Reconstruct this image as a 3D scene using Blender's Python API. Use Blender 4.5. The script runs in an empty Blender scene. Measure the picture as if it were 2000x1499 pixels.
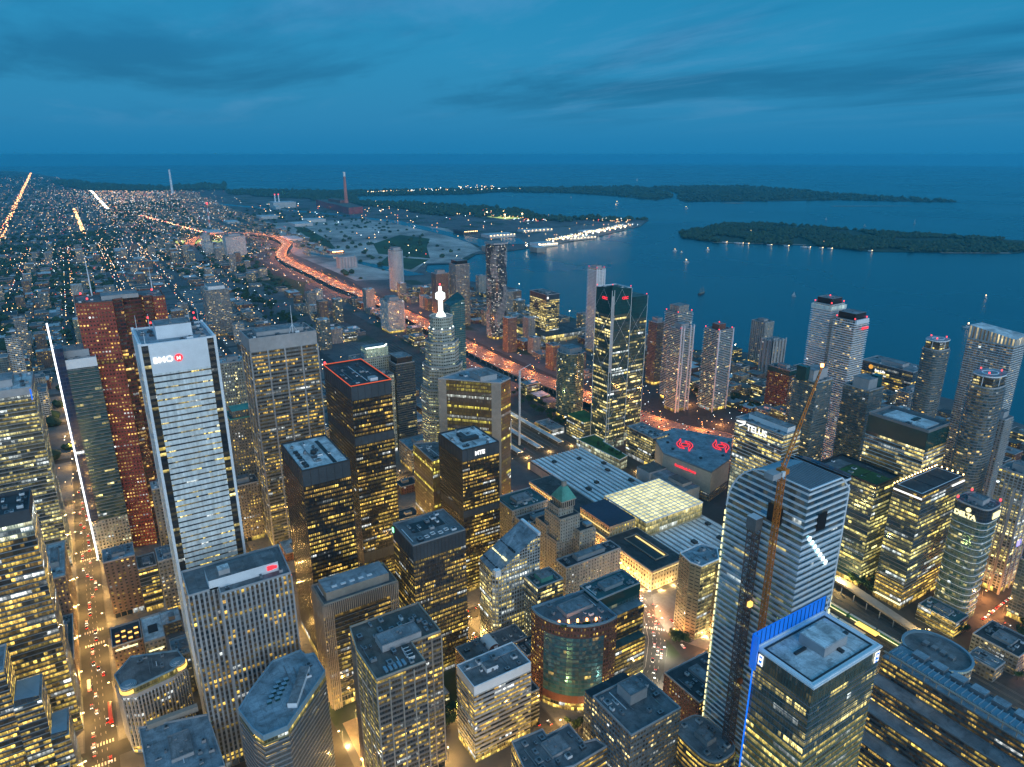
import bpy, bmesh, math, random
from mathutils import Vector, noise as mnoise
R=math.radians
SC=bpy.context.scene
COL=SC.collection
# ---------------------------------------------------------------- camera, world, sun, exposure
CAMH=415.0
cam_d=bpy.data.cameras.new('camera'); cam=bpy.data.objects.new('camera',cam_d); COL.objects.link(cam)
cam_d.sensor_width=36; cam_d.lens=36*1345/2000; cam_d.clip_start=1; cam_d.clip_end=90000
# world axes follow the street grid: +X grid east, +Y grid north; the camera looks east, turned 32 deg to the right
cam.location=(0,0,CAMH); cam.rotation_euler=(R(90-18.4),0,R(-90-32))
SC.camera=cam
SC.view_settings.view_transform='Standard'; SC.view_settings.look='None'
SC.view_settings.exposure=1.35; SC.view_settings.gamma=1
SC.cycles.use_light_tree=True
SC.cycles.max_bounces=5; SC.cycles.diffuse_bounces=2; SC.cycles.glossy_bounces=3; SC.cycles.volume_bounces=1
SC.cycles.transparent_max_bounces=6; SC.cycles.sample_clamp_indirect=3; SC.cycles.caustics_reflective=False
SUN_EL,SUN_AZ=R(5),R(172)          # the sun has just gone down behind the camera, in the west
W=bpy.data.worlds.new('World'); SC.world=W; W.use_nodes=True
nt=W.node_tree; nt.nodes.clear()
def N(t,ty,**k):
    n=t.nodes.new(ty)
    for a,b in k.items(): setattr(n,a,b)
    return n
def mth(t,op,a,b=None,c=None,clamp=False):
    n=t.nodes.new('ShaderNodeMath'); n.operation=op; n.use_clamp=clamp
    for i,v in enumerate((a,b,c)):
        if v is None: continue
        if isinstance(v,(int,float)): n.inputs[i].default_value=v
        else: t.links.new(v,n.inputs[i])
    return n.outputs[0]
def mixc(t,f,a,b,bl='MIX'):
    n=t.nodes.new('ShaderNodeMix'); n.data_type='RGBA'; n.blend_type=bl
    for s,v in ((0,f),(6,a),(7,b)):
        if isinstance(v,(int,float)): n.inputs[s].default_value=v
        elif isinstance(v,(tuple,list)): n.inputs[s].default_value=tuple(v)+((1,) if len(v)==3 else ())
        else: t.links.new(v,n.inputs[s])
    return n.outputs[2]
def mapr(t,v,a,b,c,d,smooth=False):
    n=t.nodes.new('ShaderNodeMapRange'); n.interpolation_type='SMOOTHSTEP' if smooth else 'LINEAR'
    t.links.new(v,n.inputs[0])
    for i,x in enumerate((a,b,c,d)): n.inputs[i+1].default_value=x
    return n.outputs[0]
def world():
    t=nt
    out=N(t,'ShaderNodeOutputWorld'); bg=N(t,'ShaderNodeBackground')
    tc=N(t,'ShaderNodeTexCoord'); sp=N(t,'ShaderNodeSeparateXYZ'); t.links.new(tc.outputs['Generated'],sp.inputs[0])
    x,y,z=sp.outputs
    sky=N(t,'ShaderNodeTexSky'); sky.sky_type='NISHITA'; sky.sun_disc=False
    sky.sun_elevation=SUN_EL; sky.sun_rotation=R(90)-SUN_AZ; sky.altitude=100; sky.air_density=1.6; sky.dust_density=2.5; sky.ozone_density=5
    # clouds: flat sheets, projected on a plane high above
    zz=mth(t,'ADD',mth(t,'MAXIMUM',z,0.0),0.06)
    cv=N(t,'ShaderNodeCombineXYZ'); t.links.new(mth(t,'DIVIDE',x,zz),cv.inputs[0]); t.links.new(mth(t,'DIVIDE',y,zz),cv.inputs[1])
    mp=N(t,'ShaderNodeMapping'); t.links.new(cv.outputs[0],mp.inputs[0]); mp.inputs['Rotation'].default_value=(0,0,R(-38)); mp.inputs['Scale'].default_value=(.55,1.25,1); mp.inputs['Location'].default_value=(1.7,.4,0)
    def nz(s,d,r,off):
        n=N(t,'ShaderNodeTexNoise'); n.noise_dimensions='4D'; n.inputs['W'].default_value=off; n.inputs['Scale'].default_value=s; n.inputs['Detail'].default_value=d; n.inputs['Roughness'].default_value=r
        n.inputs['Distortion'].default_value=.35; t.links.new(mp.outputs[0],n.inputs['Vector']); return n.outputs[0]
    hi=mapr(t,z,0.015,0.09,0,1,True)
    lightc=mth(t,'MULTIPLY',mapr(t,nz(.62,9,.60,2.0),.49,.70,0,1,True),hi)
    darkc=mth(t,'MULTIPLY',mapr(t,nz(.42,8,.58,7.3),.47,.66,0,1,True),hi)
    # clear dusk air: teal blue low down, a little paler overhead, glow in the west
    c=mixc(t,mapr(t,z,0,.05,0,1,True),(.0050,.078,.168),(.0068,.086,.176))
    c=mixc(t,mapr(t,z,.05,.13,0,1),c,(.0062,.090,.174))
    c=mixc(t,mapr(t,z,.13,.22,0,1),c,(.0032,.082,.152))
    c=mixc(t,mapr(t,z,.25,1,0,1),c,(.045,.155,.27))
    c=mixc(t,mth(t,'MULTIPLY',darkc,.85),c,(.0015,.050,.112))
    c=mixc(t,mth(t,'MULTIPLY',lightc,.6),c,(.034,.110,.200))
    wst=mth(t,'MAXIMUM',mth(t,'MULTIPLY',x,-1.0),0.0)
    g=mth(t,'MULTIPLY',mth(t,'POWER',wst,1.3),mapr(t,z,-.1,.75,1,.12,True))
    c=mixc(t,1.0,c,mixc(t,g,(0,0,0),(.40,.54,.62)),'ADD')
    sk=mixc(t,1.0,sky.outputs[0],(.008,.014,.022),'MULTIPLY')
    c=mixc(t,1.0,c,sk,'ADD')
    t.links.new(c,bg.inputs[0]); bg.inputs[1].default_value=1.0
    t.links.new(bg.outputs[0],out.inputs[0])
world()
sd=bpy.data.lights.new('sun','SUN'); sd.energy=0.30; sd.angle=R(40); sd.color=(1,.90,.86)  # soft lamp standing in for the western twilight glow after sunset
sun=bpy.data.objects.new('sun',sd); COL.objects.link(sun)
sdir=Vector((math.cos(SUN_AZ)*math.cos(R(14)),math.sin(SUN_AZ)*math.cos(R(14)),math.sin(R(14))))
sun.rotation_euler=sdir.to_track_quat('Z','Y').to_euler()

# ---------------------------------------------------------------- helpers
rnd=random.Random(7)
def tag(o,label=None,cat=None,group=None,kind=None):
    for k,v in (('label',label),('category',cat),('group',group),('kind',kind)):
        if v: o[k]=v
    return o
def empty(name,loc,label,cat,group=None):
    o=bpy.data.objects.new(name,None); COL.objects.link(o); o.location=loc; o.empty_display_size=2
    return tag(o,label,cat,group)
class M:
    def __init__(s): s.v=[];s.f=[];s.u=[];s.m=[];s.mats=[]
    def mi(s,m):
        if m not in s.mats: s.mats.append(m)
        return s.mats.index(m)
    def face(s,pts,mat,uv=None):
        i=len(s.v); s.v+=pts; s.f.append(tuple(range(i,i+len(pts)))); s.m.append(s.mi(mat))
        s.u+= uv if uv else [(p[0],p[1]) for p in pts]
    def box(s,x0,y0,z0,x1,y1,z1,mat,top=None,bottom=False,bay=None,fh=3.0,smat=None):
        s.prism([(x0,y0),(x1,y0),(x1,y1),(x0,y1)],z0,z1,mat,top or mat,bay or 3.0,fh,bottom=bottom)
    def prism(s,poly,z0,z1,wall,top=None,bay=3.0,fh=4.0,fm=None,zt=None,smooth=False,off=0,bottom=False,zb=None):
        n=len(poly); cum=0.0
        zt=zt or [z1]*n; zb=zb or [z0]*n
        V0=round(z0/fh); nf=max(1,round((z1-z0)/fh)); sv=nf/(z1-z0)
        for k in range(n):
            a=poly[k]; b=poly[(k+1)%n]; L=math.hypot(b[0]-a[0],b[1]-a[1])
            if L<1e-4: continue
            if smooth: u0=cum/bay; u1=(cum+L)/bay; cum+=L
            else:
                nb=max(1,round(L/bay)); u0=off+k*137.0; u1=u0+nb
            m=wall if not fm else fm.get(k,wall)
            za,zc=zb[k],zb[(k+1)%n]; ta,tc_=zt[k],zt[(k+1)%n]
            s.face([(a[0],a[1],za),(b[0],b[1],zc),(b[0],b[1],tc_),(a[0],a[1],ta)],m,
                   [(u0,V0+(za-z0)*sv),(u1,V0+(zc-z0)*sv),(u1,V0+(tc_-z0)*sv),(u0,V0+(ta-z0)*sv)])
        if top: s.face([(p[0],p[1],zt[k]) for k,p in enumerate(poly)],top)
        if bottom: s.face([(p[0],p[1],zb[k]) for k,p in reversed(list(enumerate(poly)))],wall)
    def ring(s,poly,z0,z1,out,mat,inn=0.0):
        po=grow(poly,out); pi=grow(poly,-inn) if inn else poly
        n=len(poly)
        for k in range(n):
            j=(k+1)%n
            a,b,c,d=po[k],po[j],pi[j],pi[k]
            s.face([(a[0],a[1],z0),(b[0],b[1],z0),(b[0],b[1],z1),(a[0],a[1],z1)],mat)
            s.face([(a[0],a[1],z1),(b[0],b[1],z1),(c[0],c[1],z1),(d[0],d[1],z1)],mat)
            s.face([(d[0],d[1],z0),(c[0],c[1],z0),(b[0],b[1],z0),(a[0],a[1],z0)],mat)
            if inn: s.face([(c[0],c[1],z0),(d[0],d[1],z0),(d[0],d[1],z1),(c[0],c[1],z1)],mat)
    def slabs(s,poly,z0,z1,fh,out,th,mat):
        z=z0
        while z<z1: s.ring(poly,z,z+th,out,mat); z+=fh
    def fins(s,poly,z0,z1,bay,wd,dp,mat,edges=None):
        n=len(poly)
        for k in range(n):
            if edges is not None and k not in edges: continue
            a=Vector(poly[k]); b=Vector(poly[(k+1)%n]); L=(b-a).length; t=(b-a)/L; o=Vector((t.y,-t.x))
            nb=max(1,round(L/bay))
            for i in range(nb+1):
                c=a+t*(L*i/nb); h=wd/2
                q=[c-t*h+o*dp,c+t*h+o*dp,c+t*h-o*.05,c-t*h-o*.05]
                s.prism([tuple(p) for p in q][::1],z0,z1,mat,mat,3,4)
    def tube(s,p0,p1,r0,r1,mat,n=8,cap=True):
        p0=Vector(p0);p1=Vector(p1);d=(p1-p0).normalized()
        a=d.orthogonal().normalized(); b=d.cross(a)
        A=[p0+(a*math.cos(6.2832*i/n)+b*math.sin(6.2832*i/n))*r0 for i in range(n)]
        B=[p1+(a*math.cos(6.2832*i/n)+b*math.sin(6.2832*i/n))*r1 for i in range(n)]
        for i in range(n):
            j=(i+1)%n; s.face([tuple(A[i]),tuple(A[j]),tuple(B[j]),tuple(B[i])],mat,[(i,0),(i+1,0),(i+1,(p1-p0).length),(i,(p1-p0).length)])
        if cap: s.face([tuple(q) for q in B],mat); s.face([tuple(q) for q in reversed(A)],mat)
    def build(s,name,root=None,label=None,loc=None,smooth=False):
        me=bpy.data.meshes.new(name)
        o0=Vector(loc) if loc is not None else Vector((0,0,0))
        r=root
        while r is not None: o0=o0+r.location; r=r.parent
        me.from_pydata([(a-o0[0],b-o0[1],c-o0[2]) for a,b,c in s.v],[],s.f)
        uvl=me.uv_layers.new(name='UVMap'); flat=[c for uv in s.u for c in uv]; uvl.data.foreach_set('uv',flat)
        for m in s.mats: me.materials.append(m)
        me.polygons.foreach_set('material_index',s.m)
        if smooth: me.polygons.foreach_set('use_smooth',[True]*len(s.f))
        me.update()
        o=bpy.data.objects.new(name,me); COL.objects.link(o)
        if root is not None: o.parent=root
        elif loc is not None: o.location=loc
        if label: o['label']=label
        return o
def grow(poly,d):
    n=len(poly); out=[]
    for k in range(n):
        p0=Vector(poly[k-1]);p=Vector(poly[k]);p1=Vector(poly[(k+1)%n])
        t0=(p-p0).normalized();t1=(p1-p).normalized()
        n0=Vector((t0.y,-t0.x));n1=Vector((t1.y,-t1.x)); b=n0+n1
        if b.length<1e-6: b=n0
        b.normalize(); c=max(.35,b.dot(n0)); out.append(tuple(p+b*(d/c)))
    return out
def rect(x0,y0,x1,y1): return [(x0,y0),(x1,y0),(x1,y1),(x0,y1)]
def oval(cx,cy,rx,ry,n=28,p=2.0,rot=0):
    out=[]
    for i in range(n):
        a=2*math.pi*i/n; c,s_=math.cos(a),math.sin(a)
        x=math.copysign(abs(c)**(2/p),c)*rx; y=math.copysign(abs(s_)**(2/p),s_)*ry
        out.append((cx+x*math.cos(rot)-y*math.sin(rot),cy+x*math.sin(rot)+y*math.cos(rot)))
    return out
def dup(root,loc,label=None,rz=None,children=True):
    r=root.copy(); COL.objects.link(r); r.location=loc
    if rz is not None: r.rotation_euler=(0,0,rz)
    if label: r['label']=label
    if children:
        for ch in root.children:
            c=ch.copy(); COL.objects.link(c); c.parent=r
            for g in ch.children:
                d=g.copy(); COL.objects.link(d); d.parent=c
    return r

# ---------------------------------------------------------------- materials
def mat(name,col,rough=.7,metal=0,emis=None,es=0,nz=0.0,nscale=.3,spec=.5,ns2=None,coat=0):
    m=bpy.data.materials.new(name); m.use_nodes=True; t=m.node_tree
    b=t.nodes['Principled BSDF']; b.inputs['Base Color'].default_value=(*col,1); b.inputs['Roughness'].default_value=rough; b.inputs['Metallic'].default_value=metal
    b.inputs['Specular IOR Level'].default_value=spec
    if emis: b.inputs['Emission Color'].default_value=(*emis,1); b.inputs['Emission Strength'].default_value=es*.5; m.cycles.emission_sampling='NONE'
    if nz:
        tc=N(t,'ShaderNodeTexCoord'); geo=N(t,'ShaderNodeNewGeometry')
        n=N(t,'ShaderNodeTexNoise'); n.inputs['Scale'].default_value=nscale; n.inputs['Detail'].default_value=6; n.inputs['Roughness'].default_value=.65; t.links.new(geo.outputs['Position'],n.inputs['Vector'])
        n2=N(t,'ShaderNodeTexNoise'); n2.inputs['Scale'].default_value=(ns2 or nscale*.13); n2.inputs['Detail'].default_value=3; t.links.new(geo.outputs['Position'],n2.inputs['Vector'])
        s=mth(t,'ADD',mapr(t,n.outputs[0],.3,.7,-nz,nz),mapr(t,n2.outputs[0],.35,.65,-nz,nz))
        f=mth(t,'ADD',s,1.0)
        sc=t.nodes.new('ShaderNodeVectorMath'); sc.operation='SCALE'; sc.inputs[0].default_value=col; t.links.new(f,sc.inputs['Scale'])
        t.links.new(sc.outputs[0],b.inputs['Base Color'])
    return m
def emit(name,col,s,sample=False):
    m=mat(name,(.02,.02,.02),.5,emis=col,es=s)
    m.cycles.emission_sampling='AUTO' if sample else 'NONE'
    return m
def facade_group():
    g=bpy.data.node_groups.new('facade','ShaderNodeTree'); I=g.interface
    def inp(n,ty,d):
        s=I.new_socket(n,in_out='INPUT',socket_type=ty)
        s.default_value=d if ty=='NodeSocketFloat' else (*d,1)
    F='NodeSocketFloat';C='NodeSocketColor'
    for n,ty,d in (('Pier',C,(.3,.3,.3)),('Span',C,(.3,.3,.3)),('Glass',C,(.02,.03,.04)),('U0',F,.1),('U1',F,.9),('V0',F,.3),('V1',F,.8),('Lit',F,.3),
      ('ColA',C,(1,.7,.3)),('ColB',C,(.9,.9,.6)),('Amp',F,1),('CU',F,.12),('CV',F,.5),('GR',F,.15),('WR',F,.7),('Metal',F,0),('Dim',F,.02),('MullU',F,0.0),('Grp',F,6.0)): inp(n,ty,d)
    I.new_socket('BSDF',in_out='OUTPUT',socket_type='NodeSocketShader')
    gi=N(g,'NodeGroupInput'); go=N(g,'NodeGroupOutput'); i=gi.outputs
    uv=N(g,'ShaderNodeUVMap'); sp=N(g,'ShaderNodeSeparateXYZ'); g.links.new(uv.outputs[0],sp.inputs[0]); U,V=sp.outputs[0],sp.outputs[1]
    fl=lambda v: mth(g,'FLOOR',v)
    cu,cv=fl(U),fl(V); fu,fv=mth(g,'FRACT',U),mth(g,'FRACT',V)
    oi=N(g,'ShaderNodeObjectInfo'); ob=mth(g,'MULTIPLY',oi.outputs['Random'],91.0)
    def comb(a,b,c):
        n=N(g,'ShaderNodeCombineXYZ')
        for k,v in enumerate((a,b,c)):
            if isinstance(v,(int,float)): n.inputs[k].default_value=v
            else: g.links.new(v,n.inputs[k])
        return n.outputs[0]
    def wn(v):
        n=N(g,'ShaderNodeTexWhiteNoise'); n.noise_dimensions='3D'; g.links.new(v,n.inputs[0]); return n
    w1=wn(comb(cu,cv,ob)); r1=w1.outputs['Value']; ws=N(g,'ShaderNodeSeparateColor'); g.links.new(w1.outputs['Color'],ws.inputs[0]); r2,r3=ws.outputs[1],ws.outputs[2]
    rf=wn(comb(cv,mth(g,'ADD',ob,11.3),5.0)).outputs['Value']
    w3=wn(comb(fl(mth(g,'MULTIPLY',U,3.0)),fl(mth(g,'MULTIPLY',V,2.0)),ob)).outputs['Value']
    nzn=N(g,'ShaderNodeTexNoise'); nzn.inputs['Scale'].default_value=1; nzn.inputs['Detail'].default_value=1
    g.links.new(comb(mth(g,'MULTIPLY',cu,i['CU']),mth(g,'MULTIPLY',cv,i['CV']),ob),nzn.inputs['Vector'])
    cl=mapr(g,nzn.outputs[0],.36,.62,0.12,1.9)
    flo=mth(g,'MULTIPLY',mth(g,'GREATER_THAN',rf,.86),.55)
    p=mth(g,'MULTIPLY',mth(g,'MULTIPLY',i['Lit'],mapr(g,V,2,55,1.5,.75)),mth(g,'ADD',cl,flo))
    gu=fl(mth(g,'DIVIDE',mth(g,'ADD',cu,mth(g,'MULTIPLY',rf,17.0)),i['Grp']))
    w4=wn(comb(gu,cv,mth(g,'ADD',ob,7.7))); ss=N(g,'ShaderNodeSeparateColor'); g.links.new(w4.outputs['Color'],ss.inputs[0])
    strip=mth(g,'LESS_THAN',w4.outputs['Value'],p)
    thr=mth(g,'ADD',mth(g,'MULTIPLY',strip,.90),mth(g,'MULTIPLY',i['Lit'],.07))
    lit=mth(g,'LESS_THAN',r1,thr)
    inu=mth(g,'MULTIPLY',mth(g,'GREATER_THAN',fu,i['U0']),mth(g,'LESS_THAN',fu,i['U1']))
    inv=mth(g,'MULTIPLY',mth(g,'GREATER_THAN',fv,i['V0']),mth(g,'LESS_THAN',fv,i['V1']))
    win=mth(g,'MULTIPLY',inu,inv)
    # thin mullion in the middle of a window
    mu=mth(g,'LESS_THAN',mth(g,'ABSOLUTE',mth(g,'SUBTRACT',fu,.5)),i['MullU'])
    win=mth(g,'MULTIPLY',win,mth(g,'SUBTRACT',1.0,mu))
    geo=N(g,'ShaderNodeNewGeometry')
    dmp=N(g,'ShaderNodeMapping'); dmp.inputs['Scale'].default_value=(.45,.45,.05); g.links.new(geo.outputs['Position'],dmp.inputs[0]); dn=N(g,'ShaderNodeTexNoise'); dn.inputs['Scale'].default_value=1; dn.inputs['Detail'].default_value=6; g.links.new(dmp.outputs[0],dn.inputs['Vector'])
    pan=wn(comb(cu,cv,mth(g,'ADD',ob,3.0))).outputs['Value']
    dirt=mth(g,'MULTIPLY',mapr(g,dn.outputs[0],.3,.7,.68,1.18),mapr(g,pan,0,1,.93,1.07))
    wall=mixc(g,1.0,mixc(g,inu,i['Pier'],i['Span']),(.90,.98,1.0),'MULTIPLY')
    sc=N(g,'ShaderNodeVectorMath',operation='SCALE'); g.links.new(wall,sc.inputs[0]); g.links.new(dirt,sc.inputs['Scale'])
    gl=mixc(g,mth(g,'MULTIPLY',pan,.5),i['Glass'],(.03,.045,.06))
    base=mixc(g,win,sc.outputs[0],gl)
    b=N(g,'ShaderNodeBsdfPrincipled'); g.links.new(base,b.inputs['Base Color'])
    g.links.new(mth(g,'ADD',mth(g,'MULTIPLY',win,mth(g,'SUBTRACT',i['GR'],i['WR'])),i['WR']),b.inputs['Roughness'])
    g.links.new(mth(g,'MULTIPLY',i['Metal'],win),b.inputs['Metallic'])
    vert=mth(g,'DIVIDE',mth(g,'SUBTRACT',fv,i['V0']),mth(g,'MAXIMUM',mth(g,'SUBTRACT',i['V1'],i['V0']),.05))
    inter=mth(g,'MULTIPLY',mapr(g,vert,0,1,.40,1.35),mapr(g,w3,0,1,.35,1.5))  # room light put into the window glow, brighter towards the ceiling
    br=mth(g,'MULTIPLY',mth(g,'ADD',mth(g,'MULTIPLY',mth(g,'POWER',r2,2.2),.95),.28),mapr(g,mth(g,'POWER',ss.outputs[1],1.8),0,1,.25,1.75))
    e1=mth(g,'MULTIPLY',mth(g,'MULTIPLY',lit,br),mth(g,'MULTIPLY',inter,i['Amp']))
    e2=mth(g,'MULTIPLY',mth(g,'SUBTRACT',1.0,lit),mth(g,'ADD',mth(g,'MULTIPLY',i['Dim'],mth(g,'POWER',r3,2.0)),mth(g,'MULTIPLY',mth(g,'MULTIPLY',cl,i['Lit']),mapr(g,w4.outputs['Value'],0,1,.16,0))))
    es=mth(g,'MULTIPLY',mth(g,'MULTIPLY',win,mth(g,'ADD',e1,e2)),.58)
    ecol=mixc(g,mth(g,'MULTIPLY',mth(g,'ADD',r3,mth(g,'MULTIPLY',ss.outputs[2],2.0)),.333),i['ColA'],i['ColB'])
    ecol=mixc(g,mth(g,'MULTIPLY',mth(g,'GREATER_THAN',mth(g,'FRACT',mth(g,'MULTIPLY',ss.outputs[1],7.13)),.88),.8),ecol,(.78,.92,1.0))
    g.links.new(ecol,b.inputs['Emission Color']); g.links.new(es,b.inputs['Emission Strength'])
    g.links.new(b.outputs[0],go.inputs[0])
    return g
FG=facade_group()
WARM=(1,.56,.11);YEL=(1,.72,.13);PALE=(1,.86,.42);COOL=(.80,1,.80);GOLD=(1,.66,.08)
def fac(name,pier,span=None,glass=(.008,.012,.02),win=(.08,.92,.3,.8),lit=.3,a=WARM,b=PALE,amp=1.0,cl=(.12,.5),gr=.12,wr=.7,metal=0,dim=.02,mull=0,grp=9):
    m=bpy.data.materials.new(name); m.use_nodes=True; t=m.node_tree; t.nodes.clear()
    o=N(t,'ShaderNodeOutputMaterial'); g=N(t,'ShaderNodeGroup'); g.node_tree=FG; t.links.new(g.outputs[0],o.inputs[0])
    v={'Pier':(*pier,1),'Span':(*(span or pier),1),'Glass':(*glass,1),'U0':win[0],'U1':win[1],'V0':win[2],'V1':win[3],'Lit':lit,'ColA':(*a,1),'ColB':(*b,1),'Amp':amp,'CU':cl[0],'CV':cl[1],'GR':gr,'WR':wr,'Metal':metal,'Dim':dim,'MullU':mull,'Grp':grp}
    for k,x in v.items(): g.inputs[k].default_value=x
    m.cycles.emission_sampling='NONE'
    return m

def roofmat(name,col,seam=6.0,st=.45):
    m=bpy.data.materials.new(name); m.use_nodes=True; t=m.node_tree; b=t.nodes['Principled BSDF']
    geo=N(t,'ShaderNodeNewGeometry')
    def nz(s,d,r=.6,w=0.0):
        n=N(t,'ShaderNodeTexNoise'); n.inputs['Scale'].default_value=s; n.inputs['Detail'].default_value=d; n.inputs['Roughness'].default_value=r; n.inputs['Distortion'].default_value=w; t.links.new(geo.outputs['Position'],n.inputs['Vector']); return n.outputs[0]
    f=mth(t,'MULTIPLY',mapr(t,nz(.09,7,.65,.6),.35,.65,1-st,1+st*.7),mapr(t,nz(1.3,4),.3,.7,.85,1.15))
    pud=mapr(t,nz(.14,5,.55,1.2),.58,.64,1,.62)
    f=mth(t,'MULTIPLY',f,pud)
    br=N(t,'ShaderNodeTexBrick'); br.inputs['Scale'].default_value=1.0; br.inputs['Mortar Size'].default_value=.09; br.inputs['Brick Width'].default_value=seam*1.7; br.inputs['Row Height'].default_value=seam; br.inputs['Color1'].default_value=(1,1,1,1); br.inputs['Color2'].default_value=(.86,.86,.86,1); br.inputs['Mortar'].default_value=(.62,.62,.62,1)
    t.links.new(geo.outputs['Position'],br.inputs['Vector'])
    sc=N(t,'ShaderNodeVectorMath',operation='SCALE'); t.links.new(mixc(t,1.0,col,br.outputs[0],'MULTIPLY'),sc.inputs[0]); t.links.new(f,sc.inputs['Scale']); t.links.new(sc.outputs[0],b.inputs['Base Color'])
    t.links.new(mapr(t,pud,.62,1,.35,.9),b.inputs['Roughness']); return m
MT={}
# plain materials
for k,a in dict(
 roof_grey=((.15,.165,.18),.9,.18,.25), roof_pale=((.62,.66,.68),.8,.16,.3), roof_dark=((.055,.06,.07),.9,.25,.3), roof_mid=((.24,.26,.28),.85,.18,.25),
 roof_blue=((.27,.37,.44),.75,.15,.25), roof_brown=((.13,.10,.085),.9,.25,.3), roof_teal=((.05,.13,.14),.8,.2,.3), roof_green=((.05,.12,.03),.95,.35,.25),
 concrete=((.38,.38,.39),.85,.12,.2), stone=((.36,.31,.26),.85,.12,.3), white_metal=((.80,.84,.88),.5,.06,.2), grey_metal=((.20,.22,.24),.5,.1,.4),
 dark_metal=((.03,.032,.036),.45,.1,.4), brick=((.20,.085,.06),.9,.15,.5), copper=((.10,.33,.26),.7,.2,.4), black=((.012,.013,.016),.4,0,1),
 louvre=((.045,.06,.075),.5,.15,.5), rust=((.30,.085,.02),.6,.2,.5), orange_paint=((.62,.19,.02),.5,.1,.5), white_paint=((.8,.8,.8),.6,0,1), hull_dark=((.03,.03,.035),.5,0,1),
 asphalt=((.052,.050,.050),.85,.22,.12), pavement=((.17,.165,.16),.85,.18,.35), paint=((.62,.60,.55),.6,0,1), rail_bed=((.075,.065,.058),.95,.3,.25), rail_steel=((.2,.19,.18),.4,0,1),
 soil=((.16,.125,.10),.95,.3,.03), grass=((.028,.062,.018),.95,.35,.05), sand=((.30,.26,.21),.95,.2,.02), bark=((.05,.035,.025),.9,.2,2.), leaf=((.035,.072,.022),.8,.35,.4), leaf_dark=((.018,.042,.018),.85,.35,.1),
 red_stack=((.55,.20,.15),.8,.1,.05), car_white=((.7,.7,.7),.3,0,1), car_black=((.02,.02,.022),.25,0,1), car_grey=((.2,.21,.22),.3,0,1), car_red=((.35,.03,.02),.3,0,1), car_glass=((.01,.012,.015),.1,0,1),
 deck=((.27,.22,.16),.8,.15,.2), blue_cover=((.20,.32,.40),.7,.1,.2), green_glass=((.02,.07,.07),.15,.1,.3), bus_white=((.55,.55,.5),.5,.05,1), train_green=((.05,.22,.10),.5,.05,1),
 warehouse=((.50,.52,.52),.7,.1,.05), brick_house=((.15,.08,.06),.9,.2,.2),gold_metal=((.35,.27,.08),.35,.1,.2)).items():
    MT[k]=mat(k,a[0],a[1],nz=a[2],nscale=a[3])
for k,c in dict(roof_grey=(.17,.18,.19),roof_pale=(.62,.66,.68),roof_dark=(.06,.062,.068),roof_mid=(.26,.27,.285),roof_blue=(.27,.34,.39),roof_brown=(.15,.125,.11),roof_teal=(.06,.14,.145)).items(): MT[k]=roofmat(k,c)
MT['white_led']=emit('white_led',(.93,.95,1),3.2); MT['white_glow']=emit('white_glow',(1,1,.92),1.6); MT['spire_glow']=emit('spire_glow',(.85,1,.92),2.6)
MT['red_neon']=emit('red_neon',(1,.03,.05),1.3); MT['red_beacon']=emit('red_beacon',(1,.05,.06),3); MT['orange_led']=emit('orange_led',(1,.13,.03),.7)
MT['blue_led']=emit('blue_led',(.0,.16,.95),1.1); MT['green_led']=emit('green_led',(.2,1,.35),3); MT['warm_lamp']=emit('warm_lamp',(1,.62,.25),9); MT['cool_lamp']=emit('cool_lamp',(.95,1,.92),9)
MT['orange_lamp']=emit('orange_lamp',(1,.36,.10),8); MT['head']=emit('headlight',(1,.9,.7),7); MT['tail']=emit('taillight',(1,.04,.02),5); MT['amber']=emit('amber_glow',(1,.55,.12),1.6)
MT['sign_white']=emit('sign_white',(1,1,.95),1.25); MT['sign_yel']=emit('sign_yellow',(1,.88,.42),1.5); MT['quay_lamp']=emit('quay_lamp',(1,.80,.48),26); MT['quay_red']=emit('quay_red',(1,.30,.15),30); MT['skylight']=emit('skylight_glow',(1,.93,.45),.95); MT['sun_orange']=emit('sign_orange',(1,.45,.05),.8)
MT['cornice_glow']=emit('cornice_glow',(1,.72,.25),1.1); MT['far_warm']=emit('far_warm',(1,.62,.28),5.0); MT['far_cool']=emit('far_cool',(.8,.95,1),4.5); MT['far_orange']=emit('far_orange',(1,.38,.12),4.5); MT['far_red']=emit('far_red',(1,.10,.08),3)
MT['sign_purple']=emit('sign_purple',(.35,.30,1),1.6)
def glowpane():
    g=MT['skylight'].node_tree; b=g.nodes['Principled BSDF']; geo=N(g,'ShaderNodeNewGeometry'); n=N(g,'ShaderNodeTexNoise'); n.inputs['Scale'].default_value=.09; n.inputs['Detail'].default_value=5; g.links.new(geo.outputs['Position'],n.inputs['Vector'])
    w=N(g,'ShaderNodeTexNoise'); w.inputs['Scale'].default_value=.8; g.links.new(geo.outputs['Position'],w.inputs['Vector'])
    g.links.new(mth(g,'MULTIPLY',mapr(g,n.outputs[0],.3,.7,.22,.62),mapr(g,w.outputs[0],.3,.7,.7,1.25)),b.inputs['Emission Strength'])
glowpane()
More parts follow.
